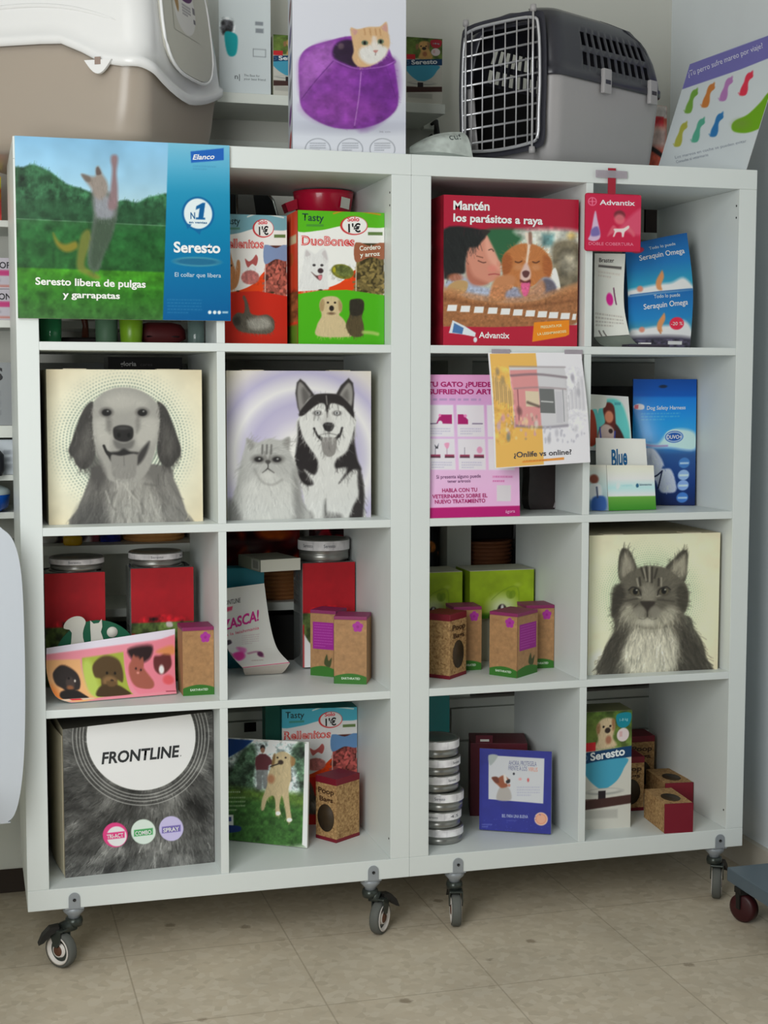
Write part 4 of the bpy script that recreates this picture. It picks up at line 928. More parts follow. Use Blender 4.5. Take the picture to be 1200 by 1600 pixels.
b = MB(); b.lathe([(0, 0), (0.011, 0), (0.011, 0.0015), (0, 0.0015)], CARD, 20, Matrix.Translation((0.031, -0.0024, 0.118)) @ Matrix.Rotation(math.pi/2, 4, 'X')); b.build('emblem', r)

# ---- brown bag boxes (mascot on the photographed packs is left out)
KRAFT = mat('kraft_card', (160, 122, 84), rough=0.75, var=0.05, scale=120, gain=1.05); MAG = mat('magenta_card', (134, 42, 92), rough=0.5, gain=1.1); GRN = mat('grass_green_card', (52, 110, 40), rough=0.5, gain=1.2)
def bag_box(label, pl, pr, z, h=0.142, d=0.066, side=None, gain=1.12, face='front'):
    r, w = carton('bag_roll_box', label, 'box', pl, pr, z, h, d, KRAFT, 'kraft bag roll boxes with a purple flower')
    b = MB(); b.box(-w/2-.0004, w/2+.0004, -.0004, d+.0004, h-0.007, h+0.0004, MAG, 0.001); b.build('lid', r)
    def art(back):
        a = Art([(930, 650), (1130, 650), (1130, 1040), (930, 1040)], 64, 130, (166, 126, 86)); a.noise(0.03, 20)
        if back:
            a.rect(950, 700, 1130-14, 870, (150, 34, 138)); a.bars(962, 712, 1106, 9, 17, 5, (206, 120, 196), 0.5)
            a.poly([(1040, 960), (1060, 900), (1075, 940), (1100, 920), (1085, 980)], (66, 74, 40), 3)
        else:
            for k in range(5): a.ell(1076+19*math.cos(k*1.257-1.57), 688+19*math.sin(k*1.257-1.57), 15, 15, (166, 52, 150))
            a.ell(1076, 688, 9, 9, (150, 40, 132)); a.rect(950, 672, 1000, 684, (150, 110, 74), 0.6)
        a.poly([(920, 1005), (960, 985), (1030, 975), (1100, 985), (1140, 1005), (1140, 1050), (920, 1050)], (54, 112, 40), 1.5)
        if not back: a.T('EARTHRATED', 976, 1012, 1090, 1012, 13, (206, 222, 200), 0.02)
        return a
    apply_art(r, art(face == 'back'), flat(w, h-0.008), 'front_print', gain)
    if side: apply_art(r, art(True), (lambda s, t, o: (w/2+o, s*d, t*(h-0.008))) if side == 'R' else (lambda s, t, o: (-w/2-o, d*(1-s), t*(h-0.008))), 'side_print', gain, text_name='side_lettering')
    return r
bag_box('kraft bag box with purple flower at the right of the calendar strip', (0.3125, 0.064), (0.3752, 0.065), Z3, 0.138)
bag_box('kraft bag box showing a purple panel, in front of the red-labelled jar', (0.607, 0.206), (0.653, 0.168), Z3, face='back', d=0.055)
bag_box('kraft bag box with purple flower, nearest in the cube of the pink leaflet', (0.634, 0.105), (0.697, 0.0775), Z3, side='L')

# ---- teal carton, flat carton and pink leaflet
r, w = carton('teal_carton', 'teal upright carton behind the pink and white leaflet', 'box', (0.398, 0.335), (0.528, 0.315), Z3, 0.222, 0.05, mat('teal_card', (10, 108, 124), rough=0.5, gain=1.2))
r, w = carton('flat_carton', 'flat grey-white medicine carton lying on the teal carton', 'box', (0.505, 0.236), (0.596, 0.255), Z3+0.2225, 0.026, 0.125, mat('grey_white_card', (132, 134, 122), rough=0.5))
r.rotation_euler = (0.0, 0.0, r.rotation_euler[2])
a = Art([(0, 0), (200, 0), (200, 40), (0, 40)], 50, 12, (190, 190, 178))
apply_art(r, a, flat(w, 0.026), 'end_print', 1.2)
a = Art([(0, 0), (300, 0), (300, 50), (0, 50)], 100, 14, (112, 116, 100)); a.rect(180, 4, 290, 46, (156, 156, 146)); 
for k in range(9): a.rect(200+k*8, 8, 203+k*8+(k % 3), 40, (60, 60, 58))
apply_art(r, a, lambda s, t, o: (-w/2-o, 0.125*(1-s), t*0.026), 'side_print', 1.2)

r = empty('pink_leaflet', (0.49, 0.25, Z3), 0, 'white folded leaflet with magenta lettering and a leaping pet', 'leaflet')
f = at_root(r, loft([(0.461, 0.21, 0.532), (0.442, 0.265, 0.556), (0.4275, 0.283, 0.605), (0.424, 0.30, 0.69)], [(0.562, 0.21, 0.538), (0.545, 0.265, 0.563), (0.534, 0.29, 0.62), (0.526, 0.305, 0.699)]))
sheet(r, f, 0.001, CARD, 'sheet', 6, 16)
a = Art([(80, 330), (288, 318), (450, 830), (175, 862)], 80, 150, (222, 216, 206))
a.rect(60, 360, 230, 800, (226, 222, 214), 0.4, 20)
a.T('FRONTLINE', 104, 412, 192, 404, 18, (70, 66, 70), 0.01); a.poly([(96, 424), (158, 416), (156, 432), (96, 440)], (222, 70, 112), sm=False)
a.T('ZASCA!', 119, 516, 292, 484, 44, (196, 44, 134), 0.03, 0.1); a.T('a la leishmania', 134, 552, 296, 532, 17, (206, 90, 120), 0.005); a.bars(212, 560, 300, 5, 14, 5, (170, 160, 170), 0.7)
a.poly([(80, 640), (110, 590), (150, 575), (165, 600), (180, 650), (210, 660), (230, 690), (200, 740), (170, 770), (130, 760), (100, 700)], (226, 214, 220), 4); a.poly([(112, 600), (150, 578), (160, 605), (130, 620)], (62, 56, 66), 4); a.poly([(155, 700), (210, 680), (215, 730), (170, 765)], (226, 60, 150), 8); a.poly([(80, 640), (120, 630), (135, 690), (95, 720)], (110, 70, 150), 10, 0.8); a.poly([(185, 640), (230, 655), (225, 690), (195, 680)], (232, 90, 170), 8, 0.8)
a.poly([(120, 680), (150, 690), (150, 760), (120, 745)], (84, 78, 84), 8, 0.8); a.line([(240, 700), (290, 690), (310, 735)], 16, (170, 120, 150), 0.8, 5); a.ell(302, 712, 16, 24, (100, 44, 84), 5); a.bars(240, 765, 350, 1, 14, 10, (150, 140, 140), 0.7)
a.line([(175, 858), (450, 826)], 12, (212, 40, 110))
apply_art(r, a, f, 'front_print', G3)
f2 = at_root(r, loft([(0.47, 0.235, 0.5112), (0.465, 0.222, 0.52), (0.461, 0.2105, 0.5305)], [(0.55, 0.235, 0.5112), (0.556, 0.222, 0.522), (0.562, 0.2105, 0.5365)]))
sheet(r, f2, 0.001, mat('leaflet_back', (196, 186, 176), rough=0.6, gain=1.2), 'bottom_flap', 4, 6)

# ---- bottom row: dog card, cork bag box
r = empty('dog_card', (0.50, 0.165, Z4), 0, 'white-edged photo card of a walking dog leaning in the bottom row', 'card')
f = at_root(r, quadface((0.413, 0.2225, 0.1605), (0.577, 0.113, 0.1605), (0.592, 0.158, 0.376), (0.42, 0.266, 0.372)))
sheet(r, f, 0.006, CARD, 'card_board', 10, 10)
a = Art([(50, 295), (580, 315), (545, 955), (50, 890)], 170, 190, (222, 222, 218))
ph = [(40, 305), (556, 330), (520, 926), (40, 885)]
a.poly(ph, (192, 206, 206), sm=False)
a.poly([(40, 520), (120, 470), (180, 370), (250, 330), (270, 420), (250, 560), (300, 620), (560, 640), (560, 330), (490, 340), (470, 420), (500, 520), (470, 660), (40, 640)], (62, 84, 66), 14); a.noise(0.25, 46, [(40, 330), (556, 330), (540, 640), (40, 640)], 3); a.noise(0.15, 14, [(40, 330), (556, 330), (540, 640), (40, 640)], 4)
a.poly([(40, 590), (300, 610), (560, 640), (540, 760), (40, 700)], (84, 112, 46), 20); a.poly([(40, 660), (540, 720), (530, 940), (40, 900)], (54, 92, 42), 24); a.noise(0.12, 24, [(40, 600), (545, 640), (525, 930), (40, 900)], 6); a.fur([(40, 640), (545, 680), (525, 930), (40, 900)], 300, 22, 3, 0.14, -1.5, 9)
a.poly([(40, 298), (250, 310), (190, 360), (40, 450)], (18, 52, 112), 5, sm=False); a.poly([(556, 326), (590, 326), (560, 960), (518, 935)], (226, 226, 222), sm=False)
a.poly([(264, 478), (334, 478), (332, 600), (305, 596), (299, 520), (292, 604), (266, 600)], (112, 114, 114), 4, 0.85, False); a.poly([(262, 410), (288, 390), (322, 390), (347, 410), (350, 455), (338, 460), (334, 486), (264, 486), (258, 450)], (88, 44, 50), 4, sm=False); a.poly([(330, 405), (348, 412), (372, 450), (362, 462), (334, 440)], (88, 44, 50), 4, sm=False); a.ell(305, 366, 13, 20, (140, 100, 82), 3); a.poly([(291, 362), (293, 344), (306, 336), (318, 344), (319, 360), (306, 352)], (40, 34, 32), 3)
dog = [(365, 440), (378, 395), (420, 375), (460, 388), (480, 420), (470, 470), (468, 540), (452, 600), (455, 700), (462, 785), (438, 795), (425, 700), (410, 640), (395, 700), (398, 750), (372, 755), (372, 680), (360, 640), (325, 660), (305, 720), (288, 722), (295, 660), (325, 580), (335, 510)]
a.poly(dog, (180, 162, 126), 4); a.poly([(365, 400), (380, 390), (372, 450), (355, 470)], (120, 92, 56), 5); a.poly([(470, 405), (496, 420), (490, 455), (470, 460)], (140, 108, 68), 5); a.fur(dog, 260, 26, 4, 0.14, 1.57, 5); a.ell(410, 440, 16, 14, (52, 40, 34), 4); a.ell(392, 412, 6, 6, (50, 40, 32)); a.ell(440, 412, 6, 6, (50, 40, 32)); a.line([(350, 465), (400, 448)], 8, (60, 50, 40)); a.ell(350, 540, 22, 26, (150, 90, 62), 8, 0.7); a.ell(450, 785, 16, 12, (226, 222, 210), 3); a.ell(386, 745, 14, 12, (226, 222, 210), 3)
a.rect(68, 335, 96, 398, (196, 206, 216)); a.rect(72, 348, 88, 372, (170, 60, 70)); a.rect(70, 750, 124, 812, (226, 226, 224)); a.rect(82, 762, 112, 788, (60, 70, 130)); a.poly([(60, 812), (150, 815), (170, 832), (150, 850), (60, 852)], (22, 46, 104), 2)
a.bars(70, 590, 210, 1, 16, 9, (40, 56, 30), 0.7); a.bars(70, 612, 235, 1, 16, 9, (214, 226, 206), 0.6, 5); a.bars(72, 645, 195, 4, 24, 9, (190, 206, 170), 0.6, 6)
apply_art(r, a, f, 'photo_print', G4, GLOSS)

CORK = bpy.data.materials.new('cork_print'); CORK.use_nodes = True
def _cork():
    nt = CORK.node_tree; p = nt.nodes['Principled BSDF']; tc = nt.nodes.new('ShaderNodeTexCoord'); v = nt.nodes.new('ShaderNodeTexVoronoi'); v.inputs['Scale'].default_value = 260
    n = nt.nodes.new('ShaderNodeTexNoise'); n.inputs['Scale'].default_value = 150; n.inputs['Detail'].default_value = 6
    mm = nt.nodes.new('ShaderNodeMix'); mm.data_type = 'RGBA'; mm.inputs[0].default_value = 0.35
    r = nt.nodes.new('ShaderNodeValToRGB'); r.color_ramp.elements[0].position = 0.3; r.color_ramp.elements[0].color = (*lin((136, 98, 58), 1.0), 1); r.color_ramp.elements[1].position = 0.66; r.color_ramp.elements[1].color = (*lin((196, 158, 106), 1.0), 1)
    nt.links.new(tc.outputs['Object'], v.inputs[0]); nt.links.new(tc.outputs['Object'], n.inputs[0]); nt.links.new(n.outputs['Fac'], mm.inputs[6]); nt.links.new(v.outputs['Color'], mm.inputs[7]); nt.links.new(mm.outputs[2], r.inputs[0]); nt.links.new(r.outputs[0], p.inputs['Base Color']); p.inputs['Roughness'].default_value = 0.8
_cork()
WINE = mat('wine_red_card', (118, 20, 38), rough=0.5, gain=1.1); OVAL = mat('dark_oval_window', (58, 44, 26), rough=0.6, var=0.2)
def cork_box(label, pl, pr, z, h=0.135, d=0.068, text='front', lying=False):
    (xl, yl), (xr, yr) = pl, pr; w = math.hypot(xr-xl, yr-yl)
    r = empty('cork_bag_box', ((xl+xr)/2, (yl+yr)/2, z), math.atan2(yr-yl, xr-xl), label, 'box', 'cork patterned bag boxes')
    if lying:                                     # on its back, wine-red lid end towards the room
        b = MB(); b.box(-w/2, w/2, 0.002, h, 0, d, CORK, 0.001); b.build('carton', r)
        b = MB(); b.box(-w/2-.0003, w/2+.0003, 0.0, 0.003, 0.0, d+.0003, WINE); b.build('lid', r)
        b = MB(); b.lathe([(0, 0), ((0.02, 0.03), 0), ((0.02, 0.03), 0.0006), (0, 0.0006)], OVAL, 28, Matrix.Translation((0, h*0.4, d+0.0001))); b.build('oval_window', r)
        return r
    b = MB(); b.box(-w/2, w/2, 0, d, 0, h, CORK, 0.001); b.build('carton', r)
    b = MB(); b.box(-w/2-.0004, w/2+.0004, -.0004, d+.0004, h-0.014, h+.0005, WINE, 0.001); b.build('lid', r)
    b = MB(); b.box(-w/2-.0004, w/2+.0004, -.0004, d+.0004, -0.0, 0.008, WINE, 0.001); b.build('base_band', r)
    f = flat(w, h) if text == 'front' else (lambda s, t, o: (w/2+o, s*d, t*h))
    b = MB(); c = f(0.5, 0.36, 0.0004); Mo = Matrix.Translation(c) @ (Matrix.Rotation(math.pi/2, 4, 'X') if text == 'front' else Matrix.Rotation(math.pi/2, 4, 'Z') @ Matrix.Rotation(math.pi/2, 4, 'X'))
    b.lathe([((0.024, 0.03), 0.0), ((0.024, 0.03), 0.0007), (0, 0.0007)], OVAL, 28, Mo); o = b.build('oval_window', r)
    V, F = [], []
    for t, y, hgt, x0, x1 in (('Poop', 0.745, 0.085, 0.14, 0.9), ('Bags', 0.62, 0.075, 0.2, 0.85)):
        g, FF = glyphs(t, 0.02, 0.0); gx0, gx1 = g[:, 0].min(), g[:, 0].max(); k = len(V)
        cap = g[:, 1].max()
        for gx, gy in g: V.append(f(x0+(x1-x0)*(gx-gx0)/(gx1-gx0), y+hgt*gy/cap, 0.0012))
        F += [[k+i for i in p] for p in FF]
    raw_mesh('brown_lettering', V, F, mat('brown_ink', (72, 46, 28)), r)
    return r
cork_box('cork patterned bag box with wine-red lid right of the dog card, bottom row', (0.612, 0.182), (0.645, 0.132), Z4, 0.138, 0.074)

# ================================================================== THINGS IN THE RIGHT SHELF
WINEBOX = mat('raspberry_card', (166, 30, 52), rough=0.5)
r, w = carton('display_box', 'raspberry red box showing a child hugging a puppy', 'box', (0.842, 0.02), (1.1355, 0.02), Z1, 0.302, 0.20, WINEBOX)
a = Art([(222, 258), (1130, 275), (1120, 1240), (220, 1232)], 220, 236, (164, 30, 54))
ph = [(228, 480), (1122, 490), (1120, 1100), (222, 1110)]
a.poly(ph, (176, 184, 172), sm=False)
a.poly([(500, 480), (760, 480), (720, 560), (640, 640), (600, 700), (540, 600)], (46, 94, 62), 14); a.poly([(700, 480), (1130, 480), (1130, 640), (960, 660), (820, 560)], (194, 196, 186), 20)
a.rect(880, 500, 960, 580, (80, 130, 134), 0.8, 16); a.poly([(960, 560), (1130, 560), (1130, 840), (1000, 860), (950, 740)], (112, 104, 86), 18); a.ell(1080, 510, 30, 24, (196, 160, 80), 14, 0.7); a.ell(1060, 690, 60, 70, (156, 150, 134), 24, 0.7); a.noise(0.12, 50, [(700, 490), (1120, 490), (1120, 830), (950, 850)], 5)
a.poly([(930, 780), (960, 725), (980, 740), (1005, 850), (980, 870)], (226, 226, 216), 4)
# child
a.poly([(220, 860), (300, 760), (380, 800), (480, 850), (600, 860), (700, 850), (700, 960), (220, 960)], (160, 168, 188), 10)
face = [(370, 600), (400, 550), (460, 540), (500, 510), (530, 560), (560, 620), (590, 690), (600, 750), (585, 790), (530, 820), (470, 840), (400, 820), (370, 740)]
a.poly(face, (196, 132, 112), 6); a.poly([(500, 520), (550, 600), (590, 690), (595, 740), (540, 700), (500, 620)], (218, 160, 140), 14, 0.7); a.poly([(380, 690), (420, 780), (520, 830), (420, 840), (370, 780)], (158, 92, 74), 14, 0.7); a.ell(545, 730, 30, 22, (214, 120, 110), 12, 0.5)
a.poly([(222, 480), (480, 480), (500, 520), (470, 560), (440, 590), (390, 600), (365, 680), (360, 760), (300, 770), (240, 800), (222, 760)], (34, 36, 36), 8); a.poly([(470, 480), (528, 484), (520, 500), (490, 520)], (48, 44, 42), 5)
a.fur([(225, 485), (480, 485), (440, 580), (370, 650), (300, 760), (225, 760)], 200, 60, 6, 0.25, lambda x, y: 1.2+(x-300)*0.002, 4)
a.line([(450, 680), (480, 692), (500, 690)], 7, (70, 42, 36), 0.8); a.line([(520, 610), (540, 605), (552, 618)], 7, (60, 38, 34), 0.8); a.line([(440, 650), (480, 660)], 7, (92, 58, 46), 0.7); a.line([(520, 770), (560, 765), (592, 770)], 8, (160, 70, 70), 0.9); a.ell(586, 700, 14, 20, (204, 140, 120), 6); a.ell(300, 790, 50, 26, (168, 100, 72), 8, 0.8); a.poly([(250, 850), (310, 810), (380, 820), (360, 890), (270, 900)], (176, 142, 96), 6)
# puppy
a.poly([(610, 700), (620, 640), (660, 600), (720, 570), (800, 565), (870, 590), (930, 650), (948, 720), (930, 780), (890, 790), (880, 800), (800, 850), (700, 850), (640, 800), (620, 770)], (178, 112, 64), 6)
a.poly([(612, 660), (660, 630), (680, 700), (650, 770), (616, 770)], (150, 84, 46), 8, 0.9); a.poly([(890, 640), (940, 670), (946, 740), (915, 790), (888, 740)], (156, 88, 48), 8, 0.9)
a.poly([(765, 500), (800, 505), (815, 530), (795, 600), (782, 690), (770, 690), (780, 580)], (226, 206, 190), 6); a.line([(798, 500), (800, 560)], 24, (120, 80, 66), 0.8, 6)
a.fur([(620, 640), (720, 570), (870, 590), (940, 680), (900, 790), (640, 790)], 300, 30, 5, 0.1, lambda x, y: math.atan2(y-690, x-780), 6)
a.poly([(735, 750), (770, 690), (800, 740), (800, 790), (770, 810), (735, 800)], (206, 176, 168), 8); a.poly([(745, 752), (770, 740), (795, 752), (785, 780), (768, 788), (752, 778)], (92, 56, 56), 4); a.poly([(730, 800), (765, 812), (800, 800), (795, 830), (740, 835)], (92, 40, 46), 5)
a.poly([(735, 820), (765, 830), (795, 820), (796, 870), (778, 905), (755, 905), (738, 870)], (206, 92, 134), 4)
for ex in (720, 838): a.line([(ex-22, 684), (ex, 690), (ex+22, 680)], 9, (84, 50, 34), 0.9); a.ell(ex, 720, 30, 20, (196, 140, 100), 10, 0.6)
a.poly([(560, 800), (640, 770), (700, 790), (680, 860), (640, 930), (560, 950), (520, 930)], (184, 124, 84), 10); a.poly([(640, 880), (740, 850), (780, 900), (880, 790), (950, 800), (980, 880), (860, 930), (660, 950)], (140, 140, 158), 10); a.poly([(890, 800), (950, 810), (975, 870), (900, 890)], (96, 92, 104), 8); a.poly([(700, 800), (800, 850), (880, 800), (900, 880), (800, 920), (740, 900)], (186, 124, 78), 10, 0.7); a.poly([(738, 830), (792, 830), (780, 903), (752, 903)], (208, 92, 136), 4)
# wicker tub edge
a.poly([(222, 880), (400, 925), (640, 950), (860, 930), (1122, 850), (1122, 1080), (820, 1110), (222, 1110)], (150, 100, 64), 8); a.line([(222, 870), (420, 915), (640, 940), (860, 918), (1122, 838)], 44, (176, 124, 84), 0.8, 12); a.line([(222, 930), (640, 985), (1122, 930)], 16, (112, 70, 44), 0.6, 10)
a.noise(0.06, 14, [(222, 880), (1122, 850), (1122, 1100), (222, 1110)], 5)
for k, x in enumerate((278, 365, 455, 547, 632, 716, 800, 882, 958, 1038, 1100)):
    y = 988+k*5.5; hw = 34 if k < 10 else 16; a.poly([(x-hw+8, y-20), (x+hw, y-20), (x+hw-6, y+20), (x-hw, y+20)], (232, 230, 222), sm=False)
a.poly([(222, 1108), (560, 1112), (1130, 1096), (1130, 1250), (210, 1250)], (170, 30, 54), 2, sm=False)
a.poly([(282, 1068), (360, 1105), (435, 1150), (430, 1175), (350, 1160), (258, 1150)], (206, 214, 222), 2, sm=False); a.poly([(292, 1085), (355, 1118), (345, 1158), (280, 1148)], (70, 110, 160), 3, sm=False); a.ell(432, 1195, 12, 17, (206, 214, 222))
a.T('Advantix', 455, 1182, 660, 1186, 38, (238, 226, 226), 0.02)
a.poly([(826, 1080), (1066, 1064), (1066, 1160), (1040, 1172), (814, 1208)], (226, 130, 26), sm=False); a.T('PREGUNTA POR', 872, 1120, 1016, 1108, 17, (250, 214, 160), 0.02); a.T('LA LEISHMANIOSIS', 850, 1166, 1046, 1146, 16, (250, 214, 160), 0.02)
a.T('Mantén', 284, 352, 524, 354, 54, (240, 230, 228), 0.03); a.T('los parásitos a raya', 284, 428, 882, 440, 48, (240, 230, 228), 0.03)
apply_art(r, a, flat(w, 0.302), gain=1.3, m=GLOSS)
a = Art([(0, 0), (100, 0), (100, 300), (0, 300)], 30, 90, (140, 22, 40)); a.rect(30, 75, 60, 90, (190, 150, 150), 0.6); a.ell(55, 100, 8, 12, (200, 170, 170), 4); a.noise(0.08, 30)
apply_art(r, a, lambda s, t, o: (-w/2-o, 0.2*(1-s), t*0.302), 'side_print', 1.3)

# ---- hanging tag
r = empty('hanging_tag', (1.2015, -0.006, 1.4075), 0, 'red rounded hanging tag taped to the top edge of the right shelf', 'tag')
w, h = 0.1265, 0.118
rr = 0.006; pl = [(w/2-rr+rr*math.cos(t)*1, h-rr+rr*math.sin(t)) for t in (0, .5, 1.05, 1.57)] + [(-w/2+rr+rr*math.cos(t), h-rr+rr*math.sin(t)) for t in (1.57, 2.1, 2.6, 3.14)] + [(-w/2+rr+rr*math.cos(t), rr+rr*math.sin(t)) for t in (3.14, 3.7, 4.2, 4.71)] + [(w/2-rr+rr*math.cos(t), rr+rr*math.sin(t)) for t in (4.71, 5.2, 5.8, 6.28)]
b = MB(); b.prism(pl, 'y', 0.0, 0.0012, WINEBOX); b.build('tag_card', r)
b = MB(); b.box(-0.012, 0.005, 0.0004, 0.0022, h-0.002, h+0.052, WINEBOX); b.build('strap', r)
b = MB(); b.box(-0.04, 0.03, -0.0004, 0.0004, h+0.032, h+0.047, mat('clear_tape', (206, 196, 206), rough=0.2, trans=0.5)); b.build('tape', r)
a = Art([(92, 236), (436, 240), (420, 592), (90, 588)], 90, 92, (186, 28, 66)); a.poly([(300, 440), (440, 320), (440, 480), (340, 470)], (206, 84, 112), 12, 0.8)
a.poly([(110, 520), (125, 480), (150, 345), (165, 400), (182, 500), (150, 530)], (196, 170, 196), 4); a.poly([(128, 460), (165, 440), (178, 490), (130, 500)], (112, 100, 160), 6)
a.ring(134, 285, 24, 5, (226, 120, 150)); a.line([(134, 266), (134, 304)], 5, (226, 120, 150)); a.line([(116, 285), (152, 285)], 5, (226, 120, 150))
a.ell(300, 366, 34, 30, (112, 40, 50), 6); a.ell(300, 392, 32, 32, (214, 110, 120), 8, 0.8); a.poly([(262, 430), (300, 460), (345, 430), (390, 480), (380, 500), (340, 460), (260, 480), (225, 500), (235, 470)], (206, 96, 112), 6, 0.8)
a.poly([(265, 452), (320, 448), (352, 430), (356, 446), (330, 470), (322, 500), (312, 500), (308, 474), (280, 474), (266, 500), (258, 498), (268, 470)], (226, 206, 204), 3)
a.T('Advantix', 178, 304, 396, 304, 30, (236, 214, 220), 0.02); a.T('DOBLE COBERTURA', 112, 556, 380, 556, 18, (216, 120, 146), 0.01)
apply_art(r, a, flat(w*0.985, h*0.975, 0.0015), gain=1.3, m=GLOSS)

# ---- leaflets and blue pouch, top right cube
r = empty('white_leaflet', (1.238, 0.075, Z1), 0, 'white folded dispenser leaflet with a magenta blot under the red tag', 'leaflet')
f = at_root(r, loft([(1.203, 0.085, 1.235), (1.205, 0.092, 1.32), (1.204, 0.09, 1.412)], [(1.279, 0.072, 1.24), (1.272, 0.088, 1.31), (1.275, 0.09, 1.413)]))
sheet(r, f, 0.001, CARD, 'sheet', 4, 12)
a = Art([(158, 598), (356, 596), (358, 1040), (150, 1050)], 56, 120, (206, 202, 192)); a.T('Braster', 186, 656, 284, 654, 24, (50, 46, 46), 0.01); a.rect(182, 670, 336, 682, (60, 56, 56), 0.8)
a.ell(260, 820, 24, 32, (196, 30, 130), 4); a.line([(288, 765), (304, 838)], 9, (96, 40, 80)); a.bars(160, 900, 340, 4, 20, 10, (130, 128, 124), 0.5); a.bars(180, 700, 330, 2, 16, 8, (160, 156, 150), 0.5); a.line([(180, 1000), (195, 1045)], 7, (70, 66, 62)); a.line([(205, 1000), (222, 1045)], 7, (70, 66, 62))
apply_art(r, a, f, 'front_print', 1.6)
f2 = at_root(r, loft([(1.222, 0.05, 1.2125), (1.21, 0.07, 1.22), (1.203, 0.0845, 1.2345)], [(1.30, 0.04, 1.2125), (1.288, 0.058, 1.222), (1.279, 0.0715, 1.239)]))
sheet(r, f2, 0.001, mat('leaflet_grey', (120, 128, 118), rough=0.6), 'bottom_flap', 4, 6)

def beach_art():
    a = Art([(385, 535), (775, 478), (785, 1150), (355, 1150)], 120, 190, (30, 106, 168))
    a.grad([(0, (20, 84, 148)), (0.25, (24, 108, 172)), (0.42, (40, 140, 170)), (0.47, (60, 130, 150)), (0.48, (20, 92, 158)), (0.7, (26, 118, 176)), (0.8, (70, 140, 160)), (1, (90, 100, 110))])
    for dy, k in ((0, 1.0), (225, 1.3)):
        a.poly([(370, 800+dy), (440, 790+dy), (560, 775+dy), (640, 770+dy), (720, 745+dy), (780, 790+dy), (780, 806+dy+60*(dy > 0)), (370, 830+dy+60*(dy > 0))], (206, 206, 206), 10)
        a.poly([(548, 800+dy), (545, 760+dy), (575, 720+dy), (590, 708+dy), (596, 740+dy), (575, 780+dy), (578, 808+dy)], (196, 132, 84), 5); a.ell(445, 795+dy, 18, 16, (196, 130, 110), 5); a.line([(556, 800+dy), (568, 840+dy*0.9)], 12, (176, 110, 70), 0.8 if dy else 0)
        a.T('Todo lo puede', 525, 594+dy*1.15, 692, 572+dy*1.22, 20, (196, 216, 230)); a.T('Seraquin Omega', 460, 652+dy*1.15, 746, 620+dy*1.2, 28, (214, 228, 238), 0.01)
    a.poly([(360, 1070), (780, 1070), (785, 1160), (350, 1160)], (62, 58, 74), 16); a.noise(0.3, 40, [(360, 1090), (780, 1090), (780, 1150), (360, 1150)], 4)
    a.ell(455, 586, 38, 22, (176, 40, 70), 3); a.ell(676, 988, 50, 34, (222, 36, 66), 3); a.T('-20 %', 636, 998, 716, 996, 18, (250, 200, 200)); a.rect(620, 1096, 722, 1126, (196, 196, 196))
    a.line([(385, 826), (775, 806)], 6, (30, 90, 150)); return a
r = empty('blue_pouch', (1.37, 0.11, Z1), 0, 'blue upright pouch pair with a leaping dog on white surf, top row', 'pouch')
f = at_root(r, loft([(1.293, 0.105, 1.215), (1.296, 0.118, 1.32), (1.302, 0.15, 1.436)], [(1.44, 0.105, 1.215), (1.45, 0.115, 1.34), (1.448, 0.145, 1.468)], 0.006))
sheet(r, f, 0.02, mat('blue_pouch_back', (30, 84, 140), rough=0.35), 'pouch_body', 8, 10); apply_art(r, beach_art(), f, 'front_print', 1.5, GLOSS)
b = MB(); b.box(-0.04, 0.055, 0, 0.034, 0, 0.006, mat('dark_violet_film', (52, 44, 58), rough=0.3, var=0.3), 0.002); o = b.build('pet_snack_bag', None, (1.285, 0.003, Z1+0.0002)); tag(o, 'dark flat film bag lying in front of the blue pouch', 'bag')
b = MB(); b.box(-0.012, 0.012, 0, 0.012, 0.0061, 0.009, mat('white_tag', (220, 220, 220))); b.build('barcode_sticker', o)

# ---- pink leaflet poster and taped magazine cover
r = empty('pink_poster', (0.9095, 0.012, Z2), 0, 'pink cat arthritis poster standing at the left of the second row', 'poster')
w, h = 0.199, 0.292
f = lambda s, t, o: (-w/2+s*w, -o+0.02*t, t*h); sheet(r, f, 0.002, CARD, 'poster_card', 2, 2)
a = Art([(125, 175), (700, 175), (718, 1085), (125, 1102)], 150, 220, (224, 166, 206))
a.grad([(0, (214, 150, 194)), (0.2, (206, 158, 204)), (0.5, (214, 180, 216)), (0.75, (226, 176, 212)), (1, (230, 166, 208))])
a.poly([(100, 1036), (730, 1018), (730, 1120), (100, 1120)], (170, 26, 106), sm=False)
MG = (160, 30, 100)
a.T('TU GATO ¿PUEDE ESTAR', 132, 252, 690, 252, 30, MG, 0.035); a.T('SUFRIENDO ARTROSIS?', 138, 300, 690, 298, 30, MG, 0.035); a.bars(130, 328, 690, 1, 10, 14, (150, 130, 170), 0.6)
for x0, x1 in ((130, 290), (310, 484), (502, 670)):
    for y0, y1 in ((370, 575), (588, 788)): a.poly([(x0+(y0-370)*.03, y0), (x1+(y0-370)*.03, y0), (x1+(y1-370)*.03, y1), (x0+(y1-370)*.03, y1)], (216, 212, 226), 4, sm=False)
a.poly([(183, 490), (200, 450), (212, 432), (282, 432), (282, 492)], MG, sm=False); a.ell(208, 488, 14, 16, (216, 212, 226)); a.line([(132, 492), (184, 490)], 7, (110, 96, 120)); a.poly([(318, 430), (352, 430), (384, 466), (384, 494), (318, 494)], MG, sm=False); a.line([(412, 490), (474, 490)], 7, (110, 96, 120)); a.ell(206, 438, 8, 10, (222, 120, 170)); a.ell(366, 440, 10, 10, (222, 130, 180))
for x0, x1 in ((145, 206), (234, 294), (330, 392), (420, 484)): a.rect(x0, 690, x1, 710, (150, 60, 90)); a.rect(x0, 700, x1, 712, (70, 50, 60), 0.7)
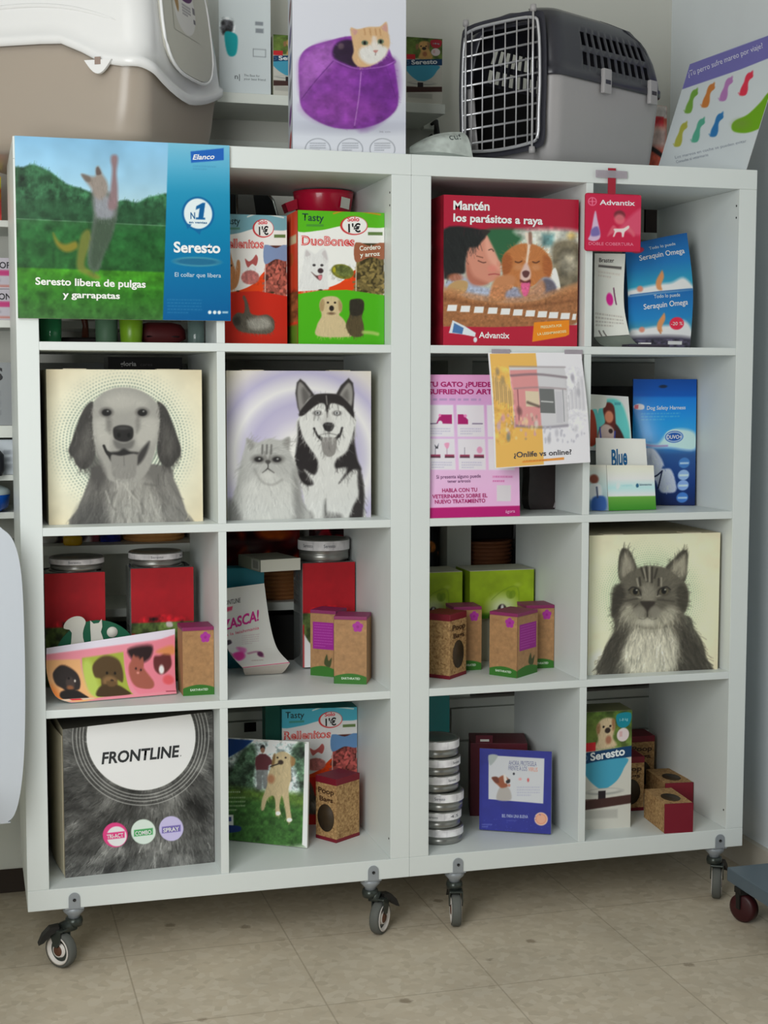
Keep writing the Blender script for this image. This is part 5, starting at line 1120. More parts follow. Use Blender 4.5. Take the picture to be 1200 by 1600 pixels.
a.poly([(170, 625), (185, 640), (196, 618), (192, 652), (176, 652)], (70, 70, 76), sm=False); a.line([(175, 652), (174, 690)], 3, (90, 80, 90)); a.line([(248, 650), (248, 690)], 3, (150, 110, 130)); a.poly([(232, 620), (262, 615), (258, 645), (244, 650)], (222, 150, 180), 4); a.line([(360, 645), (360, 690)], 3, (100, 90, 100)); a.ell(456, 660, 18, 22, (214, 150, 180), 4)
for x, y in ((140, 520), (334, 520), (150, 738), (340, 738)): a.bars(x, y, x+130, 3, 16, 6, (150, 144, 164), 0.55, x)
a.T('Si presenta alguno puede', 178, 846, 462, 838, 22, (110, 70, 110), 0.01); a.T('tener artrosis', 248, 872, 396, 868, 19, (110, 70, 110), 0.01); a.bars(540, 826, 670, 2, 28, 12, (180, 70, 140), 0.6)
a.T('HABLA CON TU', 214, 934, 438, 928, 24, MG, 0.02); a.T('VETERINARIO SOBRE EL', 150, 974, 504, 964, 24, MG, 0.02); a.T('NUEVO TRATAMIENTO', 166, 1008, 490, 998, 24, MG, 0.02); a.T('ágora', 622, 1066, 684, 1062, 20, (226, 150, 196), 0.01)
a.rect(566, 886, 658, 990, (206, 200, 206))
apply_art(r, a, f, 'front_print', 1.3)

r = empty('magazine_cover', (1.038, -0.012, 0.962), 0, 'orange and white magazine page taped over the divider, showing a shop front', 'poster')
f = at_root(r, loft([(0.935, -0.035, 0.963), (0.935, -0.02, 1.08), (0.9305, -0.0035, 1.198)], [(1.148, -0.028, 0.973), (1.146, -0.015, 1.08), (1.135, -0.0035, 1.199)]))
sheet(r, f, 0.0008, CARD, 'sheet', 6, 12)
a = Art([(518, 52), (1118, 36), (1150, 775), (530, 805)], 160, 196, (216, 214, 220))
a.poly([(528, 66), (822, 50), (846, 780), (540, 796)], (222, 172, 90), sm=False)
a.poly([(645, 170), (1000, 158), (1012, 220), (1008, 500), (660, 520)], (196, 194, 198), 4, sm=False); a.poly([(648, 190), (822, 180), (832, 510), (664, 520)], (206, 140, 140), 4, sm=False)
a.line([(650, 165), (1005, 158)], 10, (140, 130, 134), 0.7, 5); a.line([(655, 222), (820, 208), (1010, 220)], 12, (110, 96, 104), 0.8, 6); a.line([(670, 295), (820, 282), (1000, 285)], 8, (140, 120, 124), 0.7, 5)
a.rect(738, 305, 824, 395, (206, 190, 164)); a.rect(828, 288, 924, 432, (104, 106, 106)); a.line([(838, 360), (912, 362)], 7, (190, 190, 190)); a.line([(750, 370), (820, 392)], 16, (66, 52, 50), 0.7, 6); a.line([(690, 300), (690, 500)], 6, (140, 84, 90)); a.rect(930, 300, 972, 490, (186, 184, 190)); a.line([(980, 290), (980, 480)], 5, (130, 130, 136)); a.line([(670, 515), (830, 520), (1000, 505)], 14, (110, 104, 116), 0.7, 7)
a.noise(0.05, 30, [(535, 200), (650, 200), (660, 560), (540, 600)], 4); a.noise(0.04, 30, [(1010, 180), (1130, 200), (1120, 480), (1010, 520)], 5)
g = np.random.default_rng(8)
for k in range(9):
    x = 540+13*k; y0 = 200+10*k+20*g.random(); a.poly([(x, y0+20), (x+8, y0), (x+18, y0+24), (x+18, y0+150-6*k), (x, y0+160-6*k)], (176, 148, 104) if k % 2 else (206, 172, 116), 3, 0.7, False); a.line([(x, y0+24), (x, y0+150)], 3, (120, 100, 76), 0.6)
    x = 1112-12*k; y0 = 190+12*k+16*g.random(); a.poly([(x, y0+20), (x+8, y0), (x+16, y0+24), (x+16, y0+200-12*k), (x, y0+210-12*k)], (190, 188, 194) if k % 2 else (206, 204, 208), 3, 0.8, False); a.line([(x, y0+24), (x, y0+190-10*k)], 3, (140, 138, 146), 0.7)
for k in range(40): a.ell(545+260*g.random(), 440+150*g.random(), 4+6*g.random(), 6+12*g.random(), [(196, 150, 160), (206, 190, 170), (150, 130, 120), (222, 200, 150)][k % 4], 3, 0.6)
for k in range(24): a.ell(840+270*g.random(), 520+90*g.random(), 3+6*g.random(), 5+9*g.random(), (176, 174, 184), 3, 0.7)
for x, y, c in ((590, 470, (206, 150, 160)), (560, 520, (190, 160, 180)), (700, 430, (130, 90, 90)), (735, 490, (220, 190, 150)), (620, 580, (110, 120, 120)), (800, 500, (206, 200, 190)), (690, 420, (120, 80, 84)), (600, 250, (150, 130, 96)), (570, 200, (140, 124, 100)), (1050, 220, (150, 146, 156)), (1080, 300, (166, 164, 172)), (930, 550, (180, 178, 186)), (880, 590, (160, 158, 166))): a.ell(x, y, 12, 24, c, 6, 0.8)
a.T('¿Onlife vs online?', 652, 708, 1026, 690, 36, (74, 70, 74), 0.025); a.poly([(706, 738), (976, 714), (978, 736), (708, 754)], (214, 140, 62), sm=False); a.bars(715, 732, 960, 1, 8, 8, (150, 90, 40), 0.4)
apply_art(r, a, f, 'front_print', 1.3)
for x0, x1 in ((-0.10, -0.06), (0.06, 0.10)):
    b = MB(); b.box(x0, x1, 0.0076, 0.0086, 0.225, 0.243, mat('clear_tape', (206, 196, 206))); b.build('tape', r)

# dark curved pack behind the magazine page
b = MB(); DKF = mat('dark_brown_film', (46, 34, 34), rough=0.25, var=0.2)
pts = [(-0.035, 0.0), (0.02, 0.0), (0.03, 0.03), (0.04, 0.08), (0.042, 0.13), (-0.03, 0.13), (-0.038, 0.07)]
b.prism([(u, max(0.0, v)) for u, v in spline(pts, 4)], 'y', -0.02, 0.02, DKF, smooth=False); o = b.build('treat_bag', None, (1.122, 0.17, Z2)); tag(o, 'dark curved treat bag behind the magazine page', 'bag')
b = MB(); b.tube([(0.0205, -0.021, 0.003), (0.03, -0.021, 0.03), (0.04, -0.021, 0.08), (0.0418, -0.021, 0.128)], 0.0035, mat('shiny_seal', (170, 166, 168), rough=0.2), 8); b.build('seal_edge', o)

# ---- second row right: blue harness pouch, leaflets in a holder
r = empty('harness_pouch', (1.420, 0.180, Z2+0.001), math.radians(-21), 'tall blue pouch with a white dog, right side of the second row', 'pouch')
w, h = 0.141, 0.284
f = lambda s, t, o: (-w/2+s*w*1.0, -o-0.012*math.sin(math.pi*min(1, t*1.1))*math.sin(math.pi*s)+0.012*t, t*h)
sheet(r, f, 0.016, mat('navy_pouch_back', (24, 52, 110), rough=0.35), 'pouch_body', 8, 12)
a = Art([(382, 185), (785, 190), (806, 960), (440, 950)], 130, 240, (20, 90, 170))
a.grad([(0, (18, 70, 150)), (0.13, (20, 82, 166)), (0.15, (26, 110, 190)), (0.35, (34, 136, 204)), (0.5, (60, 140, 196)), (0.6, (40, 76, 130)), (0.8, (22, 52, 112)), (1, (18, 34, 78))])
a.poly([(400, 545), (480, 575), (560, 580), (620, 510), (700, 490), (790, 520), (790, 620), (640, 605), (540, 600), (430, 570)], (170, 200, 216), 12); a.line([(410, 560), (520, 590), (620, 592)], 10, (130, 90, 140), 0.7, 5)
a.poly([(440, 640), (470, 610), (530, 605), (570, 640), (605, 700), (600, 730), (650, 735), (680, 800), (690, 870), (640, 880), (600, 870), (560, 800), (540, 880), (520, 890), (500, 780), (440, 740)], (176, 184, 206), 6); a.fur([(450, 630), (560, 640), (680, 800), (640, 870), (500, 780)], 140, 26, 5, 0.10, 1.2, 4)
a.line([(500, 772), (560, 778), (600, 745)], 9, (20, 30, 60)); a.line([(600, 745), (585, 850)], 8, (20, 30, 60)); a.ell(492, 664, 9, 8, (60, 60, 90)); a.ell(540, 880, 14, 18, (20, 24, 44), 4)
a.ell(664, 536, 64, 44, (176, 206, 226)); a.ell(660, 538, 56, 36, (28, 76, 150)); a.ell(660, 538, 50, 30, (214, 228, 238)); a.ell(660, 538, 46, 26, (28, 76, 150)); a.T('DUVO+', 615, 550, 706, 550, 22, (226, 236, 244), 0.02)
a.poly([(400, 345), (430, 335), (462, 345), (462, 368), (430, 372), (402, 362)], (206, 196, 206), 3); a.rect(405, 342, 428, 366, (206, 60, 80), 0.8)
a.T('Dog Safety Harness', 482, 372, 722, 372, 22, (190, 220, 240), 0.01); a.bars(450, 392, 690, 3, 18, 8, (90, 170, 220), 0.5)
for y, c in ((698, (60, 110, 170)), (772, (130, 160, 200)), (835, (120, 150, 200)), (910, (60, 110, 180))): a.ell(730, y, 34, 32, c, 3); a.rect(704, y-4, 758, y+8, (206, 220, 236), 0.6)
a.ell(575, 232, 26, 10, (30, 44, 70), 3)
apply_art(r, a, f, 'front_print', 1.6, GLOSS)
r = empty('leaflet_holder', (1.28, 0.08, Z2), 0, 'stepped leaflets with a white front card and green lawn, second row right', 'leaflet')
def card_part(n, bl, br, tr, tl, art, gain=1.5):
    f = at_root(r, quadface(bl, br, tr, tl)); o = sheet(r, f, 0.0012, CARD, n, 8, 8); apply_art(o, art, f, n+'_print', gain, text_name=n+'_lettering')
a = Art([(120, 280), (390, 300), (410, 600), (110, 600)], 90, 110, (206, 216, 204)); a.poly([(120, 380), (270, 310), (360, 360), (380, 560), (120, 560)], (96, 190, 186), 8)
a.poly([(115, 380), (160, 375), (180, 470), (170, 560), (115, 560)], (150, 56, 36), 4); a.poly([(250, 330), (295, 350), (305, 450), (320, 560), (190, 560), (195, 480), (235, 440), (225, 370)], (96, 38, 30), 5); a.ell(262, 410, 28, 34, (206, 130, 100), 5); a.poly([(190, 560), (200, 480), (240, 450), (290, 480), (300, 560)], (190, 168, 160), 5); a.ell(270, 488, 14, 13, (50, 34, 34), 3); a.poly([(300, 450), (345, 500), (360, 560), (300, 560)], (66, 36, 34), 5); a.line([(200, 470), (205, 550)], 9, (60, 70, 150)); a.line([(298, 490), (290, 555)], 9, (60, 70, 150))
a.poly([(120, 285), (220, 280), (250, 310), (240, 355), (200, 365), (190, 390), (180, 366), (120, 366)], (214, 208, 196), 3); a.rect(120, 400, 135, 560, (160, 70, 60), 0.6); a.rect(300, 330, 340, 345, (60, 140, 150), 0.7)
card_part('tall_card', (1.212, 0.135, 0.99), (1.318, 0.13, 0.985), (1.313, 0.145, 1.107), (1.214, 0.15, 1.113), a)
a = Art([(155, 570), (458, 565), (475, 740), (158, 740)], 80, 46, (214, 212, 200)); a.T('Blue', 250, 660, 346, 650, 52, (22, 84, 130), 0.03, 0.1); a.poly([(190, 740), (240, 712), (340, 705), (430, 730), (440, 745), (190, 745)], (90, 150, 176), 8); a.ell(265, 736, 22, 10, (150, 80, 60), 4); a.bars(230, 670, 400, 2, 14, 5, (140, 160, 176), 0.5)
card_part('blue_title_card', (1.222, 0.105, 0.90), (1.345, 0.10, 0.90), (1.338, 0.108, 1.015), (1.222, 0.112, 1.018), a)
a = Art([(130, 740), (508, 728), (515, 985), (205, 1003)], 100, 70, (206, 206, 194)); a.grad([(0, (206, 202, 186)), (0.3, (206, 214, 204)), (0.5, (170, 206, 206)), (0.68, (206, 220, 206)), (0.7, (96, 150, 60)), (1, (52, 122, 34))]); a.ell(240, 855, 14, 22, (196, 220, 220), 4); a.T('campaña', 262, 860, 346, 855, 14, (150, 196, 200)); a.T('laboratorios', 398, 850, 488, 846, 13, (60, 90, 110), 0.01); a.ell(382, 850, 11, 12, (40, 90, 120))
card_part('lawn_card', (1.236, 0.07, 0.8622), (1.349, 0.072, 0.8622), (1.344, 0.078, 0.9585), (1.232, 0.076, 0.9605), a)
a = Art([(115, 745), (205, 745), (205, 1003), (120, 1003)], 30, 70, (190, 190, 180)); a.grad([(0, (206, 202, 190)), (0.5, (170, 190, 190)), (1, (120, 140, 150))]); a.ell(155, 825, 18, 26, (120, 64, 50), 4); a.poly([(140, 860), (180, 860), (178, 940), (140, 940)], (214, 216, 220), 5); a.poly([(150, 930), (195, 925), (195, 1000), (145, 1000)], (44, 84, 150), 5); a.line([(165, 870), (168, 930)], 6, (50, 60, 90))
card_part('side_card', (1.188, 0.09, 0.8622), (1.2355, 0.071, 0.8622), (1.2315, 0.077, 0.9605), (1.188, 0.095, 0.961), a)
b = MB(); b.box(-0.08, 0.035, 0.03, 0.062, 0.0002, 0.09, mat('holder_grey', (150, 152, 146), rough=0.4), 0.001); b.build('holder_step', r)
b = MB(); b.box(-0.066, 0.034, 0.063, 0.10, 0.0002, 0.125, mat('holder_grey', (150, 152, 146))); b.build('holder_step', r)

# ---- third row left: green cartons, kraft and cork boxes
LIMEB = mat('lime_card', (132, 158, 30), rough=0.5, gain=1.2); PALEB = mat('pale_carton', (186, 186, 168), rough=0.6, gain=1.2)
def lime_box(label, x0, x1, y, z, h, clip):
    r, w = carton('lime_carton', label, 'box', (x0, y), (x1, y), z, h, 0.10, LIMEB, 'lime green cartons')
    a = Art([(380, 375), (795, 375), (795, 680), (380, 680)], 90, 66, (134, 160, 28)); a.noise(0.04, 90); a.ell(590, 620, 90, 80, (196, 206, 166), 40, 0.9); a.poly([(370, 640), (480, 650), (560, 640), (700, 660), (800, 650), (800, 700), (370, 700)], (64, 120, 24), 12)
    a.poly([(560, 640), (565, 605), (588, 590), (612, 605), (618, 640)], (44, 34, 40), 4); a.ell(590, 612, 9, 18, (220, 214, 206), 4); a.poly([(500, 680), (520, 640), (545, 630), (550, 680)], (50, 50, 40), 6)
    for k in (-1, 1): a.ell(645+k*10, 532, 20, 28, (96, 124, 24), 3, 0.6, k*0.4)
    a.line([(520, 560), (600, 500), (690, 490), (696, 660)], 5, (90, 120, 26), 0.6); a.ell(690, 470, 20, 12, (160, 180, 70), 8, 0.6)
    apply_art(r, a, flat(w, h), gain=1.5); b = MB(); b.box(-w/2, w/2, 0, 0.10, h, h+0.0012, PALEB); b.build('carton_top', r); return r
def pale_box(label, x0, x1, y, h):
    r, w = carton('pale_carton', label, 'box', (x0, y), (x1, y), Z3, h, 0.10, PALEB, 'pale cartons carrying the lime cartons'); return r
pale_box('pale carton carrying the lime carton at the left of the third row', 0.836, 0.966, 0.262, 0.098); pale_box('pale carton carrying the wide lime carton, right of its twin', 0.984, 1.132, 0.262, 0.098)
lime_box('lime green carton at the left of the third row, partly hidden by the shelf side', 0.828, 0.965, 0.25, Z3+0.0985, 0.108, True)
lime_box('wide lime green carton behind the kraft bag boxes', 0.983, 1.136, 0.25, Z3+0.0985, 0.108, False)
bag_box('kraft bag box half hidden behind the cork patterned one', (0.918, 0.168), (0.981, 0.165), Z3, 0.14)
bag_box('kraft bag box turned to show a purple side, middle of the lime carton cube', (0.980, 0.1095), (1.0225, 0.0555), Z3, 0.138, side='R', d=0.085)
bag_box('kraft bag box with purple flower at the right in front of the wide lime carton', (1.079, 0.147), (1.143, 0.144), Z3, 0.14)
cork_box('cork patterned bag box with wine-red lid at the left of the kraft bag boxes', (0.834, 0.128), (0.8795, 0.079), Z3, 0.138, 0.074, 'side')

# ---- fourth row left: tins, teal carton, wine carton, blue card
zs = Z4+0.0004
spec = [(0.868, 0.102, 0.036, 'lowest tin of the tall stack in the bottom row'), (0.863, 0.10, 0.037, 'second tin from the bottom of the tall stack'), (0.868, 0.10, 0.040, 'third tin from the bottom of the tall stack'), (0.860, 0.104, 0.037, 'third tin from the top of the tall stack'), (0.861, 0.103, 0.037, 'second tin from the top of the tall stack'), (0.859, 0.105, 0.038, 'topmost tin of the tall stack in the bottom row')]
for k, (x, y, hh, lb) in enumerate(spec):
    collar_tin('round metal '+lb, x, y, zs, 0.0485, hh-0.0008, 0.5*k-1.0, ((160, 'Seresto'), (300, '4.5')) if k % 2 else ((120, 'Seresto'),), 1.4, 'stack of metal tins'); zs += hh
r, w = carton('teal_carton', 'teal carton standing behind the tin stack', 'box', (0.830, 0.20), (0.932, 0.235), Z4, 0.288, 0.05, mat('teal_green_card', (20, 112, 112), rough=0.45, gain=1.2))
b = MB(); b.box(-w/2+0.004, w/2-0.01, 0.003, 0.045, 0.2881, 0.300, mat('brown_lid', (92, 66, 44), rough=0.6)); b.build('lid', r)
MAROON = mat('maroon_card', (84, 22, 34), rough=0.45, gain=1.2, var=0.1)
r, w = carton('maroon_carton', 'maroon carton behind the blue card, bottom row', 'box', (0.985, 0.245), (1.108, 0.208), Z4, 0.168, 0.10, MAROON)
b = MB(); b.box(-w/2+0.012, -w/2+0.05, 0.0, 0.0015, 0.1682, 0.186, MAROON); b.build('hang_tab', r)
b = MB(); b.box(-w/2+0.022, -w/2+0.042, -0.0006, 0.0, 0.172, 0.177, CARD); b.build('white_logo', r)
r = empty('blue_card', (1.036, 0.10, Z4), 0, 'royal blue counter card with a terrier photo, bottom row', 'card')
f = at_root(r, quadface((0.968, 0.134, 0.1622), (1.106, 0.060, 0.1622), (1.120, 0.094, 0.335), (0.980, 0.168, 0.334)))
NAVY = mat('royal_blue_card', (44, 50, 140), rough=0.5); sheet(r, f, 0.012, mat('pale_blue_edge', (150, 156, 190), rough=0.5), 'card_board', 10, 10)
a = Art([(462, 470), (930, 492), (912, 1018), (450, 990)], 130, 150, (40, 46, 140)); a.noise(0.02, 60)
a.poly([(520, 515), (882, 536), (868, 824), (514, 796)], (206, 208, 212), sm=False); a.poly([(520, 515), (580, 518), (530, 580)], (170, 178, 176), 4)
a.poly([(570, 800), (578, 740), (600, 720), (648, 725), (660, 800)], (176, 170, 164), 5); a.poly([(538, 660), (570, 665), (610, 645), (640, 660), (655, 680), (635, 690), (640, 715), (600, 725), (575, 705), (558, 690)], (150, 82, 52), 5); a.poly([(615, 640), (630, 645), (640, 690), (620, 690)], (222, 214, 206), 4); a.poly([(538, 658), (575, 655), (585, 690), (560, 690)], (110, 54, 36), 4); a.poly([(630, 680), (655, 668), (655, 690), (635, 695)], (34, 30, 32), 3); a.ell(650, 708, 8, 10, (190, 130, 110), 3)
a.T('AHORA, PROTEGELA', 650, 578, 830, 586, 30, (96, 100, 150), -0.005); a.T('FRENTE A LOS', 648, 610, 768, 616, 28, (96, 100, 150), -0.005); a.T('VIRUS', 776, 617, 836, 621, 26, (230, 150, 120)); a.ell(682, 634, 7, 8, (50, 50, 60), 2); a.ell(722, 668, 10, 8, (222, 160, 160), 4); a.ell(774, 674, 7, 12, (206, 90, 90), 3); a.bars(700, 716, 850, 4, 17, 8, (170, 172, 196), 0.6)
a.T('BEL PARA UNA BUENA', 600, 912, 768, 918, 20, (176, 186, 226), 0.005); a.bars(630, 930, 740, 1, 10, 6, (90, 100, 180), 0.6); a.ell(852, 922, 43, 42, (226, 190, 170)); a.ell(852, 922, 36, 35, (222, 150, 120)); a.ell(852, 922, 28, 27, (226, 168, 140)); a.bars(468, 955, 535, 2, 14, 7, (130, 140, 206), 0.6)
g = np.random.default_rng(5)
for _ in range(40): a.ell(460+440*g.random(), 890+110*g.random(), 3, 3, (70, 80, 180), 2, 0.7)
apply_art(r, a, f, 'front_print', 1.1)

# ---- fourth row right: small collar carton and cork boxes
def collar_carton_art(gold=False):
    a = Art([(90, 225), (380, 250), (380, 905), (90, 915)], 100, 190, (206, 204, 194))
    a.grad([(0, (70, 92, 36)), (0.3, (98, 120, 56)), (0.34, (206, 204, 194)), (1, (206, 204, 194))])
    a.noise(0.15, 40, [(90, 225), (380, 250), (380, 450), (90, 460)], 4); a.ell(140, 330, 60, 70, (120, 140, 60), 30, 0.6)
    d = [(165, 330), (185, 285), (230, 272), (270, 290), (275, 340), (265, 390), (285, 440), (160, 445), (175, 390)]
    if gold: d = [(185, 320), (200, 280), (240, 270), (275, 290), (272, 350), (300, 440), (190, 445), (205, 370)]
    a.poly(d, (206, 160, 96) if gold else (206, 184, 148), 6); a.poly([(165, 310), (185, 300), (185, 350), (168, 355)], (150, 110, 74), 6); a.poly([(258, 285), (275, 290), (275, 340), (262, 345)], (150, 110, 74), 6); a.fur(d, 90, 24, 5, 0.12, 1.57, 3); a.ell(232, 345, 17, 16, (50, 40, 36), 3); a.ell(207, 322, 7, 7, (40, 34, 30)); a.ell(248, 322, 7, 7, (40, 34, 30)); a.ell(238, 400, 18, 24, (150, 80, 60), 6, 0.7)
    a.poly([(288, 262), (370, 262), (368, 320), (330, 342), (292, 322)], (20, 132, 150) if not gold else (176, 40, 54), 2); a.T('1-8 kg', 305, 302, 355, 302, 15, (150, 214, 220)); a.ell(326, 380, 37, 38, (222, 206, 206)); a.rect(305, 360, 322, 390, (206, 150, 150), 0.6)
    a.rect(90, 405, 160, 456, (206, 40, 48))
    a.poly([(80, 462), (390, 446), (390, 508), (80, 530)], (18, 62, 102), sm=False); a.T('Seresto', 130, 510, 340, 494, 44, (226, 232, 236), 0.03); a.ring(96, 493, 16, 4, (100, 130, 160))
    a.poly([(88, 530), (345, 512), (335, 570), (290, 640), (210, 682), (150, 650), (100, 590)], (70, 160, 190), 3)
    a.ell(215, 695, 115, 20, (166, 166, 160), 3); a.ell(215, 690, 100, 12, (206, 204, 196), 3); a.rect(180, 690, 225, 740, (40, 32, 36)); a.poly([(80, 745), (385, 720), (385, 770), (80, 800)], (70, 44, 40), 3, sm=False); a.rect(80, 735, 170, 760, (70, 44, 40), 0.7)
    a.rect(100, 800, 300, 850, (170, 168, 160), 0.7, 6); return a
r, w = carton('collar_carton', 'flea collar carton with a small curly dog, standing in the bottom row', 'box', (1.189, 0.078), (1.299, 0.071), Z4, 0.262, 0.075, PALEB, 'flea collar cartons')
apply_art(r, collar_carton_art(), flat(w, 0.262), gain=1.12)
b = MB(); b.box(-w/2, w/2, 0, .075, 0.262, 0.2635, mat('olive_card', (90, 92, 60), rough=0.5)); b.build('carton_top', r)
cork_box('cork patterned bag box standing directly behind the lying ones, nearer the collar carton', (1.318, 0.185), (1.384, 0.18), Z4, 0.126, 0.07)
cork_box('cork patterned bag box standing at the very back of the bottom right cube', (1.405, 0.310), (1.471, 0.305), Z4, 0.140, 0.07)
cork_box('cork patterned bag box lying on its side with its red end foremost', (1.350, 0.006), (1.415, 0.0005), Z4, 0.125, 0.065, lying=True)
cork_box('cork patterned bag box lying behind the foremost one, oval window up', (1.426, 0.155), (1.492, 0.148), Z4, 0.13, 0.066, lying=True)

# ================================================================== THINGS ON TOP OF THE SHELVES
# ---- litter box with white hood
def rrect(hx, hy, r, n=8, m=10):
    """rounded rectangle outline with evenly spread points, counter-clockwise from the right side's lower corner"""
    P = []
    cs = [(hx-r, -hy+r, -math.pi/2), (hx-r, hy-r, 0), (-hx+r, hy-r, math.pi/2), (-hx+r, -hy+r, math.pi)]
    for i, (cx, cy, a0) in enumerate(cs):
        for k in range(n+1): P.append((cx+r*math.cos(a0+math.pi/2*k/n), cy+r*math.sin(a0+math.pi/2*k/n)))
        nx, ny, b0 = cs[(i+1) % 4]; p, q = P[-1], (nx+r*math.cos(b0), ny+r*math.sin(b0))
        for k in range(1, m): P.append((p[0]+(q[0]-p[0])*k/m, p[1]+(q[1]-p[1])*k/m))
    return P
def shell(name, rings, m, parent, zmod=None, close_top=True, close_bot=True, skip=None, thick=0.0):
    V, F = [], []; n = len(rings[0][0])
    for pts, z in rings:
        for x, y in pts: V.append((x, y, z+(zmod(x, y, z) if zmod else 0)))
    for i in range(len(rings)-1):
        for k in range(n):
            if skip and skip(i, k): continue
            F.append((i*n+k, i*n+(k+1) % n, (i+1)*n+(k+1) % n, (i+1)*n+k))
    if close_bot: F.append(tuple(range(n-1, -1, -1)))
    if close_top: F.append(tuple(range((len(rings)-1)*n, len(rings)*n)))
    o = raw_mesh(name, V, F, m, parent, smooth=True)
    if thick:
        md = o.modifiers.new('thickness', 'SOLIDIFY'); md.thickness = thick; md.offset = -1
    o.data.update(); return o
TAUPE = mat('taupe_plastic', (170, 158, 145), rough=0.3, var=0.03, scale=6, spec=0.5)
HOODW = mat('white_plastic', (236, 236, 236), rough=0.25, var=0.01, spec=0.5)
lb = empty('litter_box', (0.134, 0.338, ZT+0.0004), math.radians(-29.8), 'covered cat litter box, white hood over a taupe tray, on the left shelf', 'litter box')
base = [(rrect(0.205, 0.167, 0.048), 0.0), (rrect(0.225, 0.187, 0.058), 0.006), (rrect(0.236, 0.198, 0.058), 0.03), (rrect(0.244, 0.206, 0.053), 0.09), (rrect(0.250, 0.212, 0.048), 0.16), (rrect(0.251, 0.213, 0.048), 0.232)]
def tray_top(x, y, z):
    l = max(0.0, min(1.0, (0.17-x)/0.12)); return -0.068*(1-l*l*(3-2*l)) if z > 0.2 else 0.0
shell('tray', base, TAUPE, lb, tray_top)
def dip(x, y, z):
    if z > 0.30: return 0.0
    k = 1-max(0, (z-0.17)/0.13); w = max(0.0, min(1.0, (x-0.06)/0.19)); w = w*w*(3-2*w); side = max(0.0, 1-(y/0.21)**2)
    l = max(0.0, min(1.0, (0.20-x)/0.13)); l = l*l*(3-2*l)
    return k*(w*(-0.034*side+0.024*max(0.0, y/0.21))+0.050*l)
hood = [(rrect(0.258, 0.220, 0.048), 0.146), (rrect(0.264, 0.226, 0.052), 0.149), (rrect(0.264, 0.226, 0.052), 0.163), (rrect(0.257, 0.219, 0.048), 0.168), (rrect(0.254, 0.216, 0.048), 0.20), (rrect(0.252, 0.211, 0.048), 0.24), (rrect(0.243, 0.204, 0.053), 0.31), (rrect(0.226, 0.188, 0.063), 0.37), (rrect(0.205, 0.167, 0.068), 0.41), (rrect(0.160, 0.122, 0.068), 0.432), (rrect(0.100, 0.062, 0.033), 0.436)]
shell('hood', hood, HOODW, lb, dip, close_bot=False)
# two soft ribs along the long side, front clip and its slot
b = MB(); b.prism([(0.04*math.cos(t), 0.0) if False else (-0.028+0.056*k/12, -0.026*math.sin(math.pi*k/12)) for k in range(13)], 'y', -0.233, -0.2255, HOODW, Matrix.Translation((0.165, 0, 0.158)))
b.build('hood_clip', lb)
b = MB(); b.box(0.159, 0.171, -0.2338, -0.2325, 0.149, 0.163, mat('slot_shadow', (150, 130, 120), rough=0.6)); b.build('clip_slot', lb)
for z0 in (0.262, 0.305):
    b = MB(); b.tube([(-0.22+0.42*k/20, -0.212+(z0-0.228)*0.10+0.0012-0.002*math.sin(math.pi*k/20), z0+0.016*math.sin(math.pi*(k/20)**1.5)-0.03*(k/20)**3) for k in range(21)], 0.0045, HOODW, 10); b.build('hood_rib', lb)
# entrance flap on the short side
def flap(s, t, o):
    y = (s-.5)*0.27*(1-0.10*t); z = 0.166+t*0.235
    return (0.2630-0.0245*t+o, y, z)
V, F = [], []; N = 44
ol = [(0.5+0.5*math.copysign(abs(math.cos(2*math.pi*k/N))**0.6, math.cos(2*math.pi*k/N)), 0.5+0.5*math.copysign(abs(math.sin(2*math.pi*k/N))**0.7, math.sin(2*math.pi*k/N))) for k in range(N)]
for o_ in (0.004, -0.006): V += [flap(s, t, o_) for s, t in ol]
F = [tuple(range(N)), tuple(range(2*N-1, N-1, -1))]+[(k, N+k, N+(k+1) % N, (k+1) % N) for k in range(N)]
fo = raw_mesh('entrance_flap', V, F, mat('frosted_flap', (206, 204, 192), rough=0.45, var=0.01), lb)
b = MB(); b.tube([flap(0.5+(s-.5)*1.04, 0.5+(t-.5)*1.04, 0.003) for s, t in ol], 0.0032, HOODW, 8, True); b.build('flap_frame', lb)
a = Art([(0, 0), (100, 0), (100, 150), (0, 150)], 60, 90, (206, 204, 192)); a.ell(50, 75, 44, 72, (226, 224, 220)); a.ell(54, 28, 36, 30, (88, 36, 96)); a.rect(44, 18, 62, 44, (190, 150, 190), 0.8, 3); a.poly([(8, 20), (22, 40), (26, 80), (20, 96), (8, 60)], (166, 130, 80), 2); a.bars(40, 66, 76, 4, 8, 5, (120, 116, 124), 0.7); a.rect(84, 60, 94, 78, (130, 126, 132)); a.rect(84, 92, 92, 104, (110, 106, 112))
apply_art(lb, a, lambda s, t, o: flap(0.20+0.52*s, 0.34+0.48*t, 0.0042+o), 'flap_sticker', 1.0)

# ---- carton of the purple cat cave
r, w = carton('cat_cave_carton', 'tall white carton picturing a cat in a purple felt cave', 'box', (0.537, 0.045), (0.757, 0.004), ZT, 0.42, 0.28, mat('glossy_white_card', (222, 224, 230), rough=0.35))
a = Art([(395, 0-440), (925, 0-440), (905, 722), (398, 712)], 150, 330, (204, 206, 216))
a = Art([(395, -420), (912, -420), (905, 722), (398, 712)], 150, 330, (208, 210, 220))
a.grad([(0, (216, 218, 226)), (0.75, (206, 208, 220)), (0.86, (192, 196, 210)), (0.9, (206, 210, 220)), (1, (212, 214, 222))])
a.ell(650, 585, 220, 26, (166, 168, 184), 24, 0.8)
cave = [(425, 300), (430, 220), (470, 165), (560, 130), (650, 105), (740, 110), (820, 150), (850, 230), (866, 330), (874, 420), (860, 490), (800, 550), (720, 582), (640, 590), (560, 575), (480, 530), (435, 470), (428, 380)]
